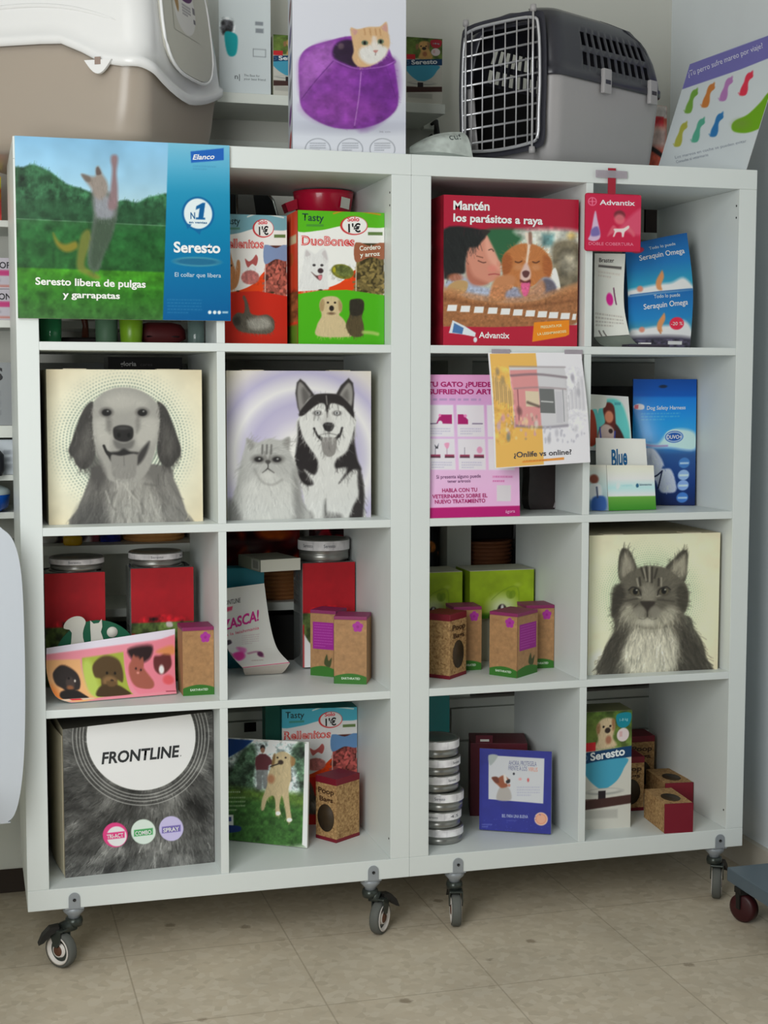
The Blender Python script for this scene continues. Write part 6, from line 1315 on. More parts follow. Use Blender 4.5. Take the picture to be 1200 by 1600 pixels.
a.poly(cave, (124, 56, 148), 4); a.poly([(428, 300), (440, 220), (520, 150), (590, 140), (600, 200), (560, 280), (480, 360), (440, 420)], (156, 92, 176), 20, 0.9); a.poly([(700, 280), (850, 220), (870, 420), (800, 540), (690, 580)], (104, 42, 132), 24, 0.7); a.poly([(440, 470), (560, 400), (690, 420), (800, 480), (700, 570), (520, 545)], (134, 62, 152), 30, 0.6)
a.poly([(575, 180), (600, 130), (650, 118), (700, 130), (830, 200), (860, 240), (800, 260), (700, 280), (620, 260), (580, 220)], (104, 46, 126), 6); a.poly([(580, 180), (600, 140), (650, 125), (690, 150), (690, 260), (620, 240), (585, 215)], (44, 28, 52), 6); a.ell(615, 158, 14, 16, (96, 78, 88), 5, 0.8)
a.line([(705, 290), (695, 420), (675, 570)], 4, (190, 140, 206), 0.7); a.line([(580, 235), (500, 340), (440, 430)], 5, (92, 36, 116), 0.7); a.line([(580, 228), (680, 272), (800, 262), (860, 232)], 6, (150, 92, 176), 0.8); a.line([(820, 270), (860, 420)], 4, (90, 36, 116), 0.6)
a.noise(0.07, 40, cave, 4); a.fur(cave, 200, 16, 4, 0.08, 0.5, 5)
cat = [(658, 62), (690, 68), (740, 55), (790, 52), (820, 28), (828, 80), (836, 140), (820, 190), (790, 230), (740, 262), (690, 260), (665, 220), (672, 180), (664, 120)]
a.poly(cat, (206, 170, 128), 4); a.poly([(664, 72), (690, 76), (676, 100)], (196, 150, 140), 4); a.poly([(798, 60), (820, 38), (824, 80)], (196, 150, 140), 4); a.poly([(700, 170), (740, 150), (770, 130), (800, 150), (828, 170), (800, 225), (745, 250), (700, 215)], (216, 214, 210), 8); a.poly([(755, 110), (775, 110), (780, 180), (760, 180)], (220, 212, 204), 6, 0.8)
for x in (720, 745, 770, 790): a.line([(x, 66), (x+4, 96)], 5, (170, 120, 76), 0.7, 3)
a.ell(722, 138, 15, 13, (92, 110, 90), 3); a.ell(722, 139, 6, 9, (20, 20, 20), 2); a.ell(794, 130, 14, 13, (92, 110, 90), 3); a.ell(794, 131, 6, 9, (20, 20, 20), 2); a.poly([(760, 178), (782, 176), (771, 190)], (186, 130, 124), 2); a.line([(771, 190), (770, 202)], 3, (120, 90, 90)); a.fur(cat, 120, 20, 3, 0.08, 1.2, 6)
for x in (510, 655, 800): a.ring(x, 696, 56, 3, (120, 124, 134)); a.bars(x-36, 662, x+36, 4, 12, 5, (120, 124, 134), 0.7, x)
a.rect(400, 716, 910, 740, (208, 210, 220)); a.T('36 cm', 785, 608, 836, 608, 9, (150, 150, 160))
apply_art(r, a, flat(w, 0.42), gain=1.05, m=GLOSS)
a = Art([(0, 0), (60, 0), (60, 420), (0, 420)], 20, 140, (210, 214, 224))
for k, c in enumerate(((110, 60, 70), (90, 70, 130), (70, 90, 150), (110, 110, 120), (120, 60, 140), (190, 80, 80))): a.ell(34, 120+52*k, 16, 16, c, 3)
apply_art(r, a, lambda s, t, o: (-w/2-o, 0.28*(1-s), t*0.42), 'side_print', 1.0)

# ---- pet carrier
cr = empty('pet_carrier', (1.191, 0.25, ZT+0.0004), math.radians(-60.7), 'grey plastic pet carrier with dark roof and steel grid door on the right shelf', 'pet carrier')
GREYP = mat('light_grey_plastic', (166, 163, 164), rough=0.4, var=0.02); DARKP = mat('charcoal_plastic', (52, 52, 60), rough=0.3, var=0.04, spec=0.5); WIRE = mat('door_wire', (206, 206, 210), rough=0.3, metal=0.6)
def cring(hx, yf, yb, r, n=5, mx=24, my=40):
    P = []; hy = (yb-yf)/2; cy = (yb+yf)/2
    cs = [(hx-r, -hy+r, -math.pi/2, my), (hx-r, hy-r, 0, mx), (-hx+r, hy-r, math.pi/2, my), (-hx+r, -hy+r, math.pi, mx)]
    for i, (cx, yy, a0, m) in enumerate(cs):
        for k in range(n+1): P.append((cx+r*math.cos(a0+math.pi/2*k/n), cy+yy+r*math.sin(a0+math.pi/2*k/n)))
        nx, ny, b0, _ = cs[(i+1) % 4]; p, q = P[-1], (nx+r*math.cos(b0), ny+r*math.sin(b0))
        for k in range(1, m): P.append((p[0]+(q[0]-p[0])*k/m, p[1]+(q[1]-p[1])*k/m))
    return P
# index ranges in a ring: corner 0-5, right side to 44, corner 45-50, back to 73, corner, left side, corner, front
R0 = 5; RIGHT = range(5, 45); LEFT = range(5+40+5+24+5, 5+40+5+24+5+40); FRONT = range(5+40+5+24+5+40+5, 5+40+5+24+5+40+5+24)
tub = [(cring(0.108, -0.17, 0.165, 0.03), 0.0), (cring(0.118, -0.182, 0.175, 0.03), 0.006), (cring(0.124, -0.190, 0.182, 0.03), 0.04), (cring(0.130, -0.194, 0.188, 0.03), 0.10), (cring(0.135, -0.196, 0.193, 0.03), 0.165), (cring(0.1355, -0.197, 0.1935, 0.03), 0.172)]
fk = [k for k in FRONT][2:-2]
shell('tub', tub, GREYP, cr, close_top=False, skip=lambda i, k: i in (2, 3, 4) and k in fk, thick=0.003)
lid = [(cring(0.1385, -0.2, 0.197, 0.032), 0.168), (cring(0.1395, -0.201, 0.198, 0.032), 0.171), (cring(0.1395, -0.201, 0.198, 0.032), 0.182), (cring(0.136, -0.197, 0.195, 0.03), 0.185), (cring(0.135, -0.197, 0.193, 0.03), 0.198), (cring(0.131, -0.196, 0.187, 0.032), 0.224),
       (cring(0.129, -0.195, 0.183, 0.033), 0.236), (cring(0.121, -0.193, 0.17, 0.036), 0.264), (cring(0.116, -0.191, 0.162, 0.04), 0.276), (cring(0.10, -0.182, 0.135, 0.045), 0.297), (cring(0.07, -0.15, 0.09, 0.045), 0.312), (cring(0.03, -0.09, 0.03, 0.02), 0.3165)]
rs = [k for k in RIGHT if k % 3 and 8 <= k-5 < 37]; ls = [k for k in LEFT if k % 3 and 3 <= k-79 < 33]
shell('roof', lid, DARKP, cr, close_bot=False, skip=lambda i, k: (i in (4, 6) and (k in rs or k in ls)) or (i in range(0, 8) and k in fk), thick=0.003)
d = MB(); yd = -0.206
fr = spline([(-0.105, 0.10), (-0.103, 0.055), (-0.085, 0.043), (0, 0.038), (0.085, 0.043), (0.103, 0.055), (0.105, 0.10), (0.107, 0.17), (0.102, 0.255), (0.085, 0.277), (0, 0.281), (-0.085, 0.277), (-0.102, 0.255), (-0.107, 0.17)], 4)
d.tube([(x, yd-0.004, z) for x, z in fr], 0.0034, WIRE, 8, True)
def ext(z):
    xs = [x for x, zz in fr if abs(zz-z) < 0.02]; return max(0.09, max(xs))-0.002
for k in range(8): z = 0.058+k*0.0285; d.tube([(-ext(z), yd-0.004, z), (ext(z), yd-0.004, z)], 0.0023, WIRE, 6)
for k in range(6): x = -0.078+k*0.0312; d.tube([(x, yd-0.007, 0.041), (x, yd-0.007, 0.279)], 0.0017, WIRE, 6)
d.build('grid_door', cr)
for x in (-0.094, 0.092):
    b = MB(); b.tube([(x, yd-0.009, 0.03), (x, yd-0.009, 0.293)], 0.0024, WIRE, 8)
    for z in (0.028, 0.293): b.lathe([(0, -0.007), (0.006, -0.006), (0.007, 0), (0.006, 0.006), (0, 0.007)], GREYP, 12, Matrix.Translation((x, yd-0.009, z)))
    b.build('hinge_rod', cr)
of = spline([(0.119*x/0.105, 0.16+(z-0.16)*1.10) for x, z in [(-0.105, 0.10), (-0.103, 0.055), (-0.085, 0.043), (0, 0.038), (0.085, 0.043), (0.103, 0.055), (0.105, 0.10), (0.107, 0.17), (0.102, 0.255), (0.085, 0.277), (0, 0.281), (-0.085, 0.277), (-0.102, 0.255), (-0.107, 0.17)]], 4)
V = [(x, yd+0.0012, z) for x, z in of]+[(x*0.985, yd-0.0005, 0.16+(z-0.16)*0.985) for x, z in fr]+[(x*0.985, yd+0.014, 0.16+(z-0.16)*0.985) for x, z in fr]; n = len(fr)
raw_mesh('door_frame', V, [(k, (k+1) % n, n+(k+1) % n, n+k) for k in range(n)]+[(n+k, n+(k+1) % n, 2*n+(k+1) % n, 2*n+k) for k in range(n)], DARKP, cr, smooth=True)
INSHADE = mat('black_shade_fill', (22, 21, 22), rough=0.9)
shell('interior_shade', [(cring(0.104, -0.165, 0.162, 0.028), 0.016), (cring(0.119, -0.183, 0.177, 0.028), 0.04), (cring(0.125, -0.187, 0.183, 0.028), 0.10), (cring(0.131, -0.189, 0.188, 0.028), 0.190)], INSHADE, cr, close_top=False, skip=lambda i, k: k in FRONT)  # added black shell that paints the shade inside the carrier
for x, y, nx in ((0.141, -0.03, 1), (0.141, 0.14, 1), (-0.141, -0.05, -1), (-0.141, 0.13, -1)):
    b = MB(); b.box(x-0.003, x+0.004*nx+0.003, y-0.014, y+0.014, 0.150, 0.198, GREYP, 0.003); b.box(x+0.0062*nx-0.0012, x+0.0062*nx+0.0012, y-0.009, y+0.009, 0.168, 0.176, DARKP); b.build('clip', cr)
b = MB(); b.lathe([(0, 0), (0.010, 0), (0.010, 0.012), (0.006, 0.014), (0, 0.014)], DARKP, 16, Matrix.Translation((-0.141, -0.155, 0.16)) @ Matrix.Rotation(-math.pi/2, 4, 'Y')); b.build('side_knob', cr)
b = MB(); b.tube([(0, -0.05, 0.316), (0, -0.045, 0.325), (0, 0.0, 0.328), (0, 0.045, 0.325), (0, 0.05, 0.312)], 0.007, DARKP, 10); b.build('handle', cr)
cr.scale = (1.0, 1.0, 1.085)

# ---- travel sickness sheet leaning on the right wall
r = empty('travel_sheet', (1.47, 0.12, ZT+0.0005), 0, 'white leaflet with seven coloured dog shapes leaning against the right wall', 'leaflet')
f = at_root(r, quadface((1.41, 0.235, 1.589), (1.513, 0.006, 1.589), (1.600, -0.012, 1.888), (1.515, 0.275, 1.863)))
sheet(r, f, 0.001, mat('sheet_white', (226, 228, 230), rough=0.5), 'sheet', 14, 14)
a = Art([(416, 526), (1250, 190), (880, 1430), (112, 1505)], 150, 170, (206, 214, 218))
a.poly([(416, 526), (1100, 260), (1100, 455), (850, 560), (352, 738)], (112, 108, 176), 3, sm=False)
a.T('¿Tu perro sufre mareo por viaje?', 408, 632, 1042, 372, 44, (226, 226, 240), -0.004, 0.25)
def dogicon(x, y, c, k=1.0):
    a.poly([(x-28, y+92), (x-22, y+40), (x+6, y-20), (x+18, y-62), (x+40, y-98), (x+70, y-104), (x+80, y-70), (x+52, y-40), (x+40, y-10), (x+36, y+50), (x+16, y+92)], c, 5); a.ell(x+52, y-72, 30, 22, c, 4, 1, -0.5); a.ell(x+72, y-100, 9, 20, c, 4, 0.9, 0.3); a.line([(x-28, y+92), (x-40, y+70)], 6, c)
for x, y, c in ((410, 840, (112, 160, 60)), (555, 790, (196, 120, 56)), (705, 735, (176, 120, 180)), (870, 690, (216, 50, 76)), (320, 1120, (170, 170, 70)), (470, 1085, (84, 166, 140)), (625, 1040, (44, 116, 176))): dogicon(x, y, c)
a.poly([(770, 1050), (800, 1000), (900, 950), (1000, 850), (1070, 760), (1180, 700), (1100, 1000), (980, 1080), (880, 1110), (790, 1095)], (110, 166, 26), 6); a.ell(850, 1030, 60, 40, (120, 150, 70), 30, 0.6)
a.bars(310, 1300, 890, 1, 10, 20, (120, 130, 150), 0.0)
for k, (x, y, x2, y2, t) in enumerate(((300, 1318, 890, 1190, 'Los mareos en coche se pueden evitar'), (310, 1356, 580, 1300, 'Consulte al veterinario'))): a.T(t, x, y, x2, y2, 24, (136, 144, 160), -0.004)
apply_art(r, a, f, 'front_print', 1.0)

# ---- small things on top
r = empty('treat_packet', (1.437, 0.29, ZT+0.0004), 0.2, 'red and white treat packet standing behind the pet carrier', 'packet')
f = at_root(r, loft([(1.418, 0.30, 1.592), (1.423, 0.31, 1.68), (1.438, 0.335, 1.775)], [(1.462, 0.29, 1.592), (1.472, 0.30, 1.68), (1.484, 0.325, 1.775)], 0.006)); r.rotation_euler = (0, 0, 0)
sheet(r, f, 0.012, mat('red_film', (196, 70, 60), rough=0.3), 'packet_body', 5, 10)
a = Art([(0, 0), (60, 0), (60, 160), (0, 160)], 30, 80, (206, 96, 76)); a.rect(0, 0, 60, 30, (214, 206, 200)); a.rect(10, 28, 50, 46, (206, 40, 50)); a.rect(0, 46, 60, 84, (206, 180, 172), 1, 8); a.line([(0, 78), (60, 104)], 9, (30, 26, 28)); a.rect(8, 124, 24, 136, (230, 214, 206)); a.rect(34, 124, 50, 136, (230, 214, 206)); a.noise(0.1, 16); apply_art(r, a, f, 'front_print', 1.0)
r = empty('white_film_bag', (0.87, 0.12, ZT+0.0004), 0, 'crumpled white film bag beside the pet carrier door', 'bag')
f = at_root(r, loft([(0.795, 0.10, 1.605), (0.80, 0.12, 1.619), (0.812, 0.15, 1.628)], [(0.935, 0.11, 1.605), (0.93, 0.125, 1.646), (0.928, 0.16, 1.664)], 0.01))
sheet(r, f, 0.02, mat('white_film', (206, 214, 208), rough=0.25, var=0.06, scale=30), 'film_body', 8, 6)
a = Art([(0, 0), (150, 0), (150, 70), (0, 70)], 60, 30, (200, 208, 202)); a.noise(0.06, 20); a.T('cuf', 100, 40, 136, 38, 16, (70, 80, 80), 0.0, 0.2); apply_art(r, a, f, 'front_print', 1.0)
b = MB(); DK = mat('black_plastic_toy', (20, 20, 22), rough=0.4)
b.tube([(0, 0, 0.004), (0, 0, 0.05), (0.004, 0, 0.075), (-0.006, 0, 0.086)], 0.006, DK, 8); b.tube([(-0.02, 0, 0.03), (0.022, 0, 0.034)], 0.006, DK, 8); b.lathe([(0, 0), (0.014, 0), (0.014, 0.004), (0, 0.004)], DK, 16)
tag(b.build('plastic_stand', None, (0.897, 0.27, ZT+0.0003)), 'black cross-shaped plastic stand beside the white film bag', 'stand')
b = MB(); b.tube([(0, 0.036, 0.0), (0, 0, 0.0), (0.0, -0.006, -0.03), (0.012, -0.006, -0.07), (0.014, 0.004, -0.10)], [0.004, 0.006, 0.008, 0.010, 0.006], DK, 8)
tag(b.build('black_hook_strap', None, (1.012, 0.602, 1.765)), 'black strap hanging from the wall rail beside the carrier', 'strap')
b = MB(); b.box(-0.02, 0.02, 0, 0.022, -0.012, 0.012, OFFW); tag(b.build('strap_peg', None, (1.012, 0.637, 1.765)), 'small white wall peg holding the black strap', 'peg')

# ================================================================== BEHIND: GOODS ON THE WALL SHELVING
zt = 1.777
r, w = carton('white_carton', 'white carton with a teal motif on the top wall shelf, beside the litter box', 'box', (0.462, 0.46), (0.578, 0.46), zt, 0.27, 0.15, mat('white_box', (216, 222, 224), rough=0.5))
a = Art([(0, -300), (268, -300), (275, 430), (0, 430)], 60, 160, (214, 222, 224))
a.poly([(10, 30), (30, 0), (70, 10), (75, 50), (60, 80), (20, 80)], (70, 70, 74), 6); a.noise(0.3, 20, [(10, 0), (75, 0), (70, 85), (15, 85)], 3); a.poly([(30, 80), (75, 75), (98, 105), (88, 200), (45, 202)], (10, 160, 166), 4)
a.rect(190, 0, 232, 22, (110, 116, 124), 0.7); a.rect(192, 40, 234, 66, (110, 116, 124), 0.7)
for q in ([(180, 162), (246, 162)], [(180, 206), (246, 206)], [(180, 162), (180, 206)], [(246, 162), (246, 206)]): a.line(q, 3, (120, 126, 132))
a.T('n|', 82, 345, 108, 345, 30, (60, 64, 70)); a.T('The Best for', 130, 326, 215, 326, 13, (120, 126, 130)); a.T('your best friend', 130, 347, 246, 347, 13, (120, 126, 130))
apply_art(r, a, flat(w, 0.27), gain=1.0)
for label, x0, x1, h, gold in (('flea collar carton on the top wall shelf left of the tall white carton', 0.585, 0.675, 0.135, True), ('flea collar carton on the top wall shelf right of the tall white carton', 0.896, 0.982, 0.150, True)):
    r, w = carton('collar_carton', label, 'box', (x0, 0.465), (x1, 0.465), zt, h, 0.14, PALEB, 'flea collar cartons'); apply_art(r, collar_carton_art(gold), flat(w, h), gain=0.95)
r, w = carton('collar_carton', 'flea collar carton behind the carrier roof on the top wall shelf', 'box', (0.9835, 0.50), (1.03, 0.50), zt, 0.15, 0.12, PALEB, 'flea collar cartons'); r.location.x -= 0.0
bpy.data.objects.remove(children(r)[0]); bpy.data.objects.remove(r)

# left part of the shelving, seen past the shelf's left side and under the sign
def film_bag(name, label, x0, x1, y, z, h, d, cols, seed, group=None, cat='bag'):
    """a filled pouch: pillow body, printed in blotches of its colours"""
    r = empty(name, ((x0+x1)/2, y, z), 0, label, cat, group); w = x1-x0
    f = lambda s, t, o: (-w/2+s*w, -(0.03*math.sin(math.pi*min(max(s, 0), 1))**0.6*math.sin(math.pi*min(max(t*0.9+0.05, 0), 1)))-o, t*h)
    sheet(r, f, d, mat(name+'_film', cols[0], rough=0.3), 'bag_body', 8, 8)
    a = Art([(0, 0), (100, 0), (100, 100*h/w), (0, 100*h/w)], 50, int(50*h/w)+4, cols[0]); g = np.random.default_rng(seed)
    for _ in range(26): a.ell(100*g.random(), 100*h/w*g.random(), 6+16*g.random(), 4+12*g.random(), cols[int(g.integers(1, len(cols)))], 2, 0.9, g.random()*3)
    a.noise(0.12, 20); apply_art(r, a, f, 'front_print', 2.0, GLOSS); return r
film_bag('snack_pouch', 'orange, red and white snack pouch on the wall shelf at the far left', -0.16, -0.01, 0.50, 1.4825, 0.098, 0.03, [(206, 70, 60), (226, 214, 206), (206, 130, 40), (196, 40, 60), (190, 196, 60)], 3)
for k, (z0, t1) in enumerate(((1.2705, 'CONPON'), (1.3375, 'CONROP'))):
    r, w = carton('medicine_carton', ['white and pink medicine carton, lower of the two at the far left', 'white and pink medicine carton, upper of the two at the far left'][k], 'box', (-0.15, 0.465), (0.012, 0.465), z0, 0.066, 0.12, mat('white_box', (216, 222, 224)), 'white and pink medicine cartons')
    a = Art([(0, 0), (162, 0), (162, 66), (0, 66)], 60, 26, (206, 200, 210)); a.rect(60, 26, 162, 38, (206, 60, 130)); a.T(t1, 80, 22, 156, 22, 13, (40, 38, 44), 0.02); a.rect(60, 58, 162, 62, (206, 110, 90), 0.8); a.bars(100, 46, 156, 1, 6, 4, (120, 120, 130), 0.6); apply_art(r, a, flat(w, 0.066), gain=0.9)
r, w = carton('grey_carton', 'large grey carton on the wall shelf behind the retriever box', 'box', (-0.30, 0.47), (0.385, 0.47), 1.0433, 0.136, 0.17, mat('grey_card', (150, 154, 156), rough=0.6))
a = Art([(0, 0), (685, 0), (685, 136), (0, 136)], 120, 24, (150, 154, 156)); a.T('PETS', 190, 38, 285, 38, 26, (46, 46, 50), 0.03)
for y in (62, 84, 106): a.bars(250, y, 292, 1, 8, 9, (90, 92, 96), 0.8, y)
apply_art(r, a, flat(w, 0.136), gain=0.95)
r, w = carton('white_carton', 'low white carton with small print below the grey carton', 'box', (-0.28, 0.468), (0.02, 0.468), 0.9362, 0.076, 0.14, mat('white_box', (216, 222, 224)))
a = Art([(0, 0), (300, 0), (300, 76), (0, 76)], 60, 16, (206, 214, 220)); 
for y in (24, 40, 56): a.bars(262, y, 290, 1, 8, 8, (110, 116, 124), 0.7, y)
apply_art(r, a, flat(w, 0.076), gain=1.0)
b = MB(); b.lathe([(0, 0), (0.03, 0.0), (0.036, 0.012), (0.035, 0.045), (0.022, 0.06), (0, 0.062)], mat('charcoal_rubber', (46, 48, 54), rough=0.5), 24)
tag(b.build('rubber_toy', None, (-0.052, 0.452-0.024, 0.9362)), 'dark rubber toy in front of the low white carton at the far left', 'toy')
BL = mat('blue_plastic', (24, 96, 206), rough=0.25); PB = mat('pale_blue_plastic', (196, 212, 214), rough=0.35)
t = empty('plastic_tub', (-0.075, 0.475, 0.8555), 0, 'blue plastic tub with pale domed lid at the far left', 'tub')
b = MB(); b.lathe([(0, 0), (0.05, 0), (0.066, 0.012), (0.071, 0.045), (0.07, 0.05), (0, 0.05)], BL, 36); b.build('tub_body', t); t.scale = (1, 1, 0.84)
b = MB(); b.lathe([(0.0715, 0.046), (0.0725, 0.052), (0.066, 0.06), (0.045, 0.071), (0.02, 0.076), (0, 0.0765)], PB, 36); b.build('lid', t)

# third row: things on the wall shelf seen above the jars
z = 0.7773
film_bag('treat_bag', 'dark red and grey treat bag on the wall shelf above the left jar', 0.02, 0.19, 0.53, z, 0.07, 0.03, [(92, 50, 54), (150, 30, 50), (60, 58, 66), (196, 190, 186)], 5)
film_bag('treat_bag', 'navy treat bag on the wall shelf between the yellow toy and the basket', 0.192, 0.238, 0.52, z, 0.07, 0.03, [(26, 32, 96), (30, 40, 120), (20, 24, 70)], 6)
b = MB(); b.lathe([(0, 0), (0.019, 0.0), (0.021, 0.004), (0.021, 0.016), (0.017, 0.021), (0, 0.022)], mat('yellow_plastic', (222, 176, 24), rough=0.35), 10); tag(b.build('yellow_toy', None, (0.128, 0.473, z)), 'small yellow plastic toy on the wall shelf above the left jar', 'toy')
def basket(label, x, y, z, rx, ry, h, c, name='wicker_basket', n=26):
    r = empty(name, (x, y, z), 0, label, 'basket', 'wicker baskets on the wall shelving'); m = mat('wicker_%d' % c[0], c, rough=0.7, var=0.2, scale=60)
    b = MB(); rows = int(h/0.009)
    b.lathe([((rx*0.86, ry*0.86), 0.0), ((rx*0.93, ry*0.93), h*0.5), ((rx*0.955, ry*0.955), h), ((rx*0.9, ry*0.9), h), ((rx*0.82, ry*0.82), 0.006), (0, 0.006)], m, 40); b.build('basket_body', r)
    b = MB()
    for j in range(rows):
        zz = 0.006+j*h/rows; k = 0.88+0.09*zz/h
        b.tube([((rx*k+0.002*(-1)**(i+j))*math.cos(2*math.pi*i/n), (ry*k+0.002*(-1)**(i+j))*math.sin(2*math.pi*i/n), zz) for i in range(n)], 0.0042, m, 6, True)
    b.build('weave', r); return r
basket('honey coloured round basket on the wall shelf, top right of the jars', 0.316, 0.555, z, 0.075, 0.075, 0.075, (206, 150, 86))
basket('brown wicker basket seen between the teal carton and the red-labelled jar', 0.60, 0.555, 0.6343, 0.082, 0.085, 0.075, (176, 116, 66))
film_bag('treat_bag', 'dark red and orange treat bag lying above the brown basket', 0.44, 0.66, 0.55, 0.7098, 0.10, 0.04, [(70, 14, 18), (40, 10, 14), (214, 96, 26), (90, 14, 20), (50, 12, 16)], 12)
film_bag('treat_bag', 'dark treat bag with red flashes behind the third jar lid', 0.692, 0.80, 0.55, 0.6343, 0.175, 0.04, [(46, 12, 16), (30, 10, 12), (176, 24, 44), (24, 10, 12)], 9)
film_bag('treat_bag', 'black treat bag with an orange corner behind the lime cartons', 0.90, 0.99, 0.50, 0.6343, 0.175, 0.04, [(30, 30, 32), (18, 18, 20), (70, 74, 78), (190, 110, 50), (20, 20, 22)], 15)
basket('dark brown wicker basket behind the wide lime carton', 1.125, 0.555, 0.6503, 0.068, 0.075, 0.105, (140, 86, 54))
film_bag('pet_food_sack', 'large black pet food sack behind the second and third row on the right', 1.20, 1.60, 0.56, 0.6503, 0.48, 0.05, [(26, 24, 24), (18, 17, 17), (40, 34, 32), (22, 20, 20)], 21)
b = MB(); b.box(0, 0.13, 0, 0.12, 0, 0.19, mat('flat_black', (24, 23, 22), rough=0.6), 0.004); tag(b.build('black_box', None, (1.062, 0.535, 0.97)), 'black box high behind the kraft bag boxes cube', 'box')
bpy.data.objects['black_box'].location = (1.062, 0.535, 0.7556)
for x0, x1, hh, lab in ((0.03, 0.37, 0.19, 'added black block for the shade on the drawer cabinet behind the left jars'), (0.45, 0.885, 0.21, 'long added black block for the shade on the drawer cabinet behind the pink and white leaflet')):
    r = empty('shade_block', ((x0+x1)/2, 0.50, 0.3863), 0, lab, 'shade block', 'added black shade blocks on the drawer cabinet'); w = x1-x0
    b = MB(); m = mat('flat_black', (24, 23, 22)); b.box(-w/2, w/2, 0, 0.004, 0, hh, m); b.box(-w/2, w/2, 0.126, 0.13, 0, hh, m); b.box(-w/2, -w/2+0.004, 0.004, 0.126, 0, hh, m); b.box(w/2-0.004, w/2, 0.004, 0.126, 0, hh, m); b.box(-w/2+.004, w/2-.004, 0.004, 0.126, 0, 0.004, m); b.build('block_body', r)  # added black boxes, their colour stands in for deep shade behind the shelves
    b = MB(); b.box(-w/2-0.004, w/2+0.004, -0.004, 0.0, hh-0.014, hh, m); b.build('rim', r)
MR = mat('dark_red_cloth', (92, 22, 26), rough=0.8, var=0.15)
b = MB(); b.box(1.06, 1.62, 0.455, 0.63, 0, 0.085, MR, 0.02, Matrix.Translation((0, 0, 0.3863))); o = b.build('dark_red_cushion'); tag(o, 'dark red pet cushion lying on the drawer cabinet behind the right shelf', 'cushion')
b = MB(); b.box(0.895, 0.99, 0.46, 0.62, 0, 0.06, mat('brown_cloth', (60, 40, 32), rough=0.9), 0.015, Matrix.Translation((0, 0, 0.3863))); tag(b.build('brown_cushion'), 'dark brown folded cloth on the drawer cabinet behind the tin stack', 'cloth')
# black and chrome scissors rack seen over the red snack box
b = MB(); KM = mat('black_metal', (26, 28, 30), rough=0.35); CH = mat('chrome', (200, 204, 200), rough=0.15, metal=0.9)
b.prism([(0.44, 0.0), (0.61, 0.0), (0.60, 0.10), (0.565, 0.155), (0.44, 0.155)], 'y', 0.50, 0.53, KM, Matrix.Translation((0, 0, 1.4293))); o = b.build('appliance', None); tag(o, 'black and chrome appliance behind the red snack box', 'appliance')
b = MB(); b.prism([(0.512, 0.02), (0.56, 0.02), (0.541, 0.15), (0.508, 0.15)], 'y', 0.497, 0.50, mat('grey_plate', (130, 132, 128), rough=0.4), Matrix.Translation((0, 0, 1.4293))); b.build('grey_plate', o)
b = MB(); b.tube([(0.609, 0.498, 1.43), (0.605, 0.498, 1.50), (0.59, 0.498, 1.55), (0.565, 0.498, 1.583)], 0.004, CH, 8); b.tube([(0.508, 0.498, 1.44), (0.505, 0.498, 1.58)], 0.003, CH, 8); b.build('chrome_edge', o)
b = MB(); b.box(0.42, 0.75, 0.46, 0.63, 1.2033, 1.429, mat('pale_cardboard', (196, 192, 178), rough=0.8)); tag(b.build('pale_box'), 'pale cardboard box carrying the black and chrome appliance', 'box')
# upper right cube: box standing on the wall shelf
b = MB(); b.box(1.47, 1.515, 0.50, 0.60, 1.5005, 1.59, mat('grey_green_box', (150, 152, 140), rough=0.6)); tag(b.build('grey_box'), 'grey upright box on the wall shelf behind the blue beach pouch', 'box')
b = MB(); b.box(1.52, 1.55, 0.50, 0.60, 1.5005, 1.578, mat('dark_brown_box', (40, 26, 24), rough=0.6)); tag(b.build('dark_box'), 'dark brown narrow box beside the grey one on the wall shelf', 'box')

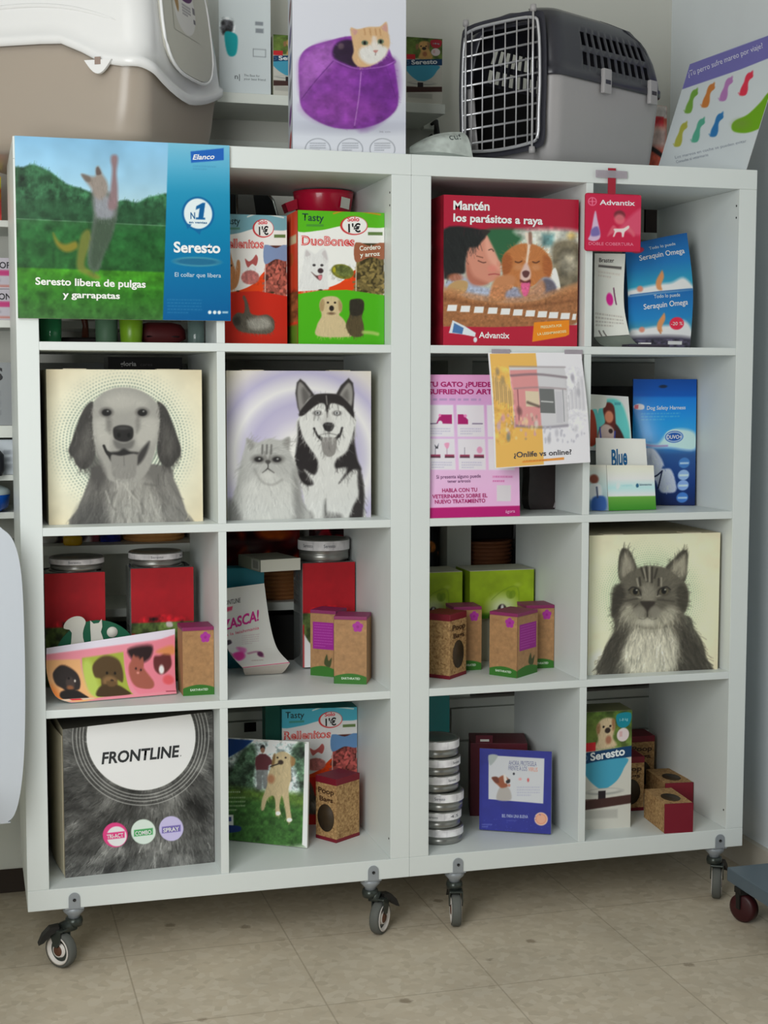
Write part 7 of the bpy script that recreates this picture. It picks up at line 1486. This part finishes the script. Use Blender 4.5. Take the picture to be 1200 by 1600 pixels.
# ================================================================== FOREGROUND EDGES
# white chair at the left edge
ch = empty('white_chair', (-0.20, -0.07, 0), 0, 'white moulded plastic chair cut off by the left edge of the view', 'chair')
PW = mat('white_moulded_plastic', (196, 202, 210), rough=0.35, var=0.01)
ol = spline([(-0.15, 0.319), (0.14, 0.319), (0.165, 0.323), (0.178, 0.338), (0.188, 0.375), (0.196, 0.444), (0.2, 0.54), (0.201, 0.661), (0.198, 0.78), (0.187, 0.84), (0.168, 0.866), (0.14, 0.875), (0.0, 0.88), (-0.16, 0.87), (-0.19, 0.66), (-0.19, 0.40)], 6)
b = MB(); b.prism([tuple(q) for q in ol], 'y', -0.008, 0.008, PW, smooth=True); b.build('backrest', ch)
b = MB(); b.box(-0.19, 0.09, -0.40, 0.0, 0.40, 0.425, PW, 0.01); b.build('seat', ch).location = (-0.02, -0.012, 0)
for sx, sy in ((-0.17, -0.03), (0.045, -0.03), (-0.17, -0.38), (0.045, -0.38)):
    b = MB(); b.tube([(sx, sy, 0.405), (sx-0.01, sy, 0.002)], [0.015, 0.011], PW, 12); b.build('leg', ch)
# grey trolley at the right edge
tr = empty('grey_trolley', (1.55, -0.4, 0), 0, 'blue-grey flat trolley on a dark red wheel at the right edge', 'trolley')
SL = mat('slate_blue_plastic', (92, 106, 116), rough=0.45, var=0.03)
b = MB(); b.box(-0.096, 0.085, -0.35, 0.318, 0.074, 0.104, SL, 0.003); b.build('platform', tr)
for x, y in ((-0.082, 0.268), (0.055, 0.268), (-0.082, -0.30), (0.055, -0.30)):
    b = MB(); M = Matrix.Translation((x, y, 0.031)) @ Matrix.Rotation(0.5, 4, 'Z') @ Matrix.Rotation(math.pi/2, 4, 'Y')
    b.lathe([(0, -0.012), (0.024, -0.012), (0.030, -0.008), (0.0305, 0.008), (0.024, 0.012), (0, 0.012)], mat('dark_red_rubber', (58, 18, 22), rough=0.45), 28, M); wo = b.build('wheel', tr)
    b = MB(); b.box(x-0.016, x+0.016, y-0.012, y+0.014, 0.062, 0.0745, BRAKE); b.box(x-0.0165, x-0.0135, y-0.008, y+0.008, 0.03, 0.064, BRAKE); b.box(x+0.0135, x+0.0165, y-0.008, y+0.008, 0.03, 0.064, BRAKE); b.build('fork', tr)
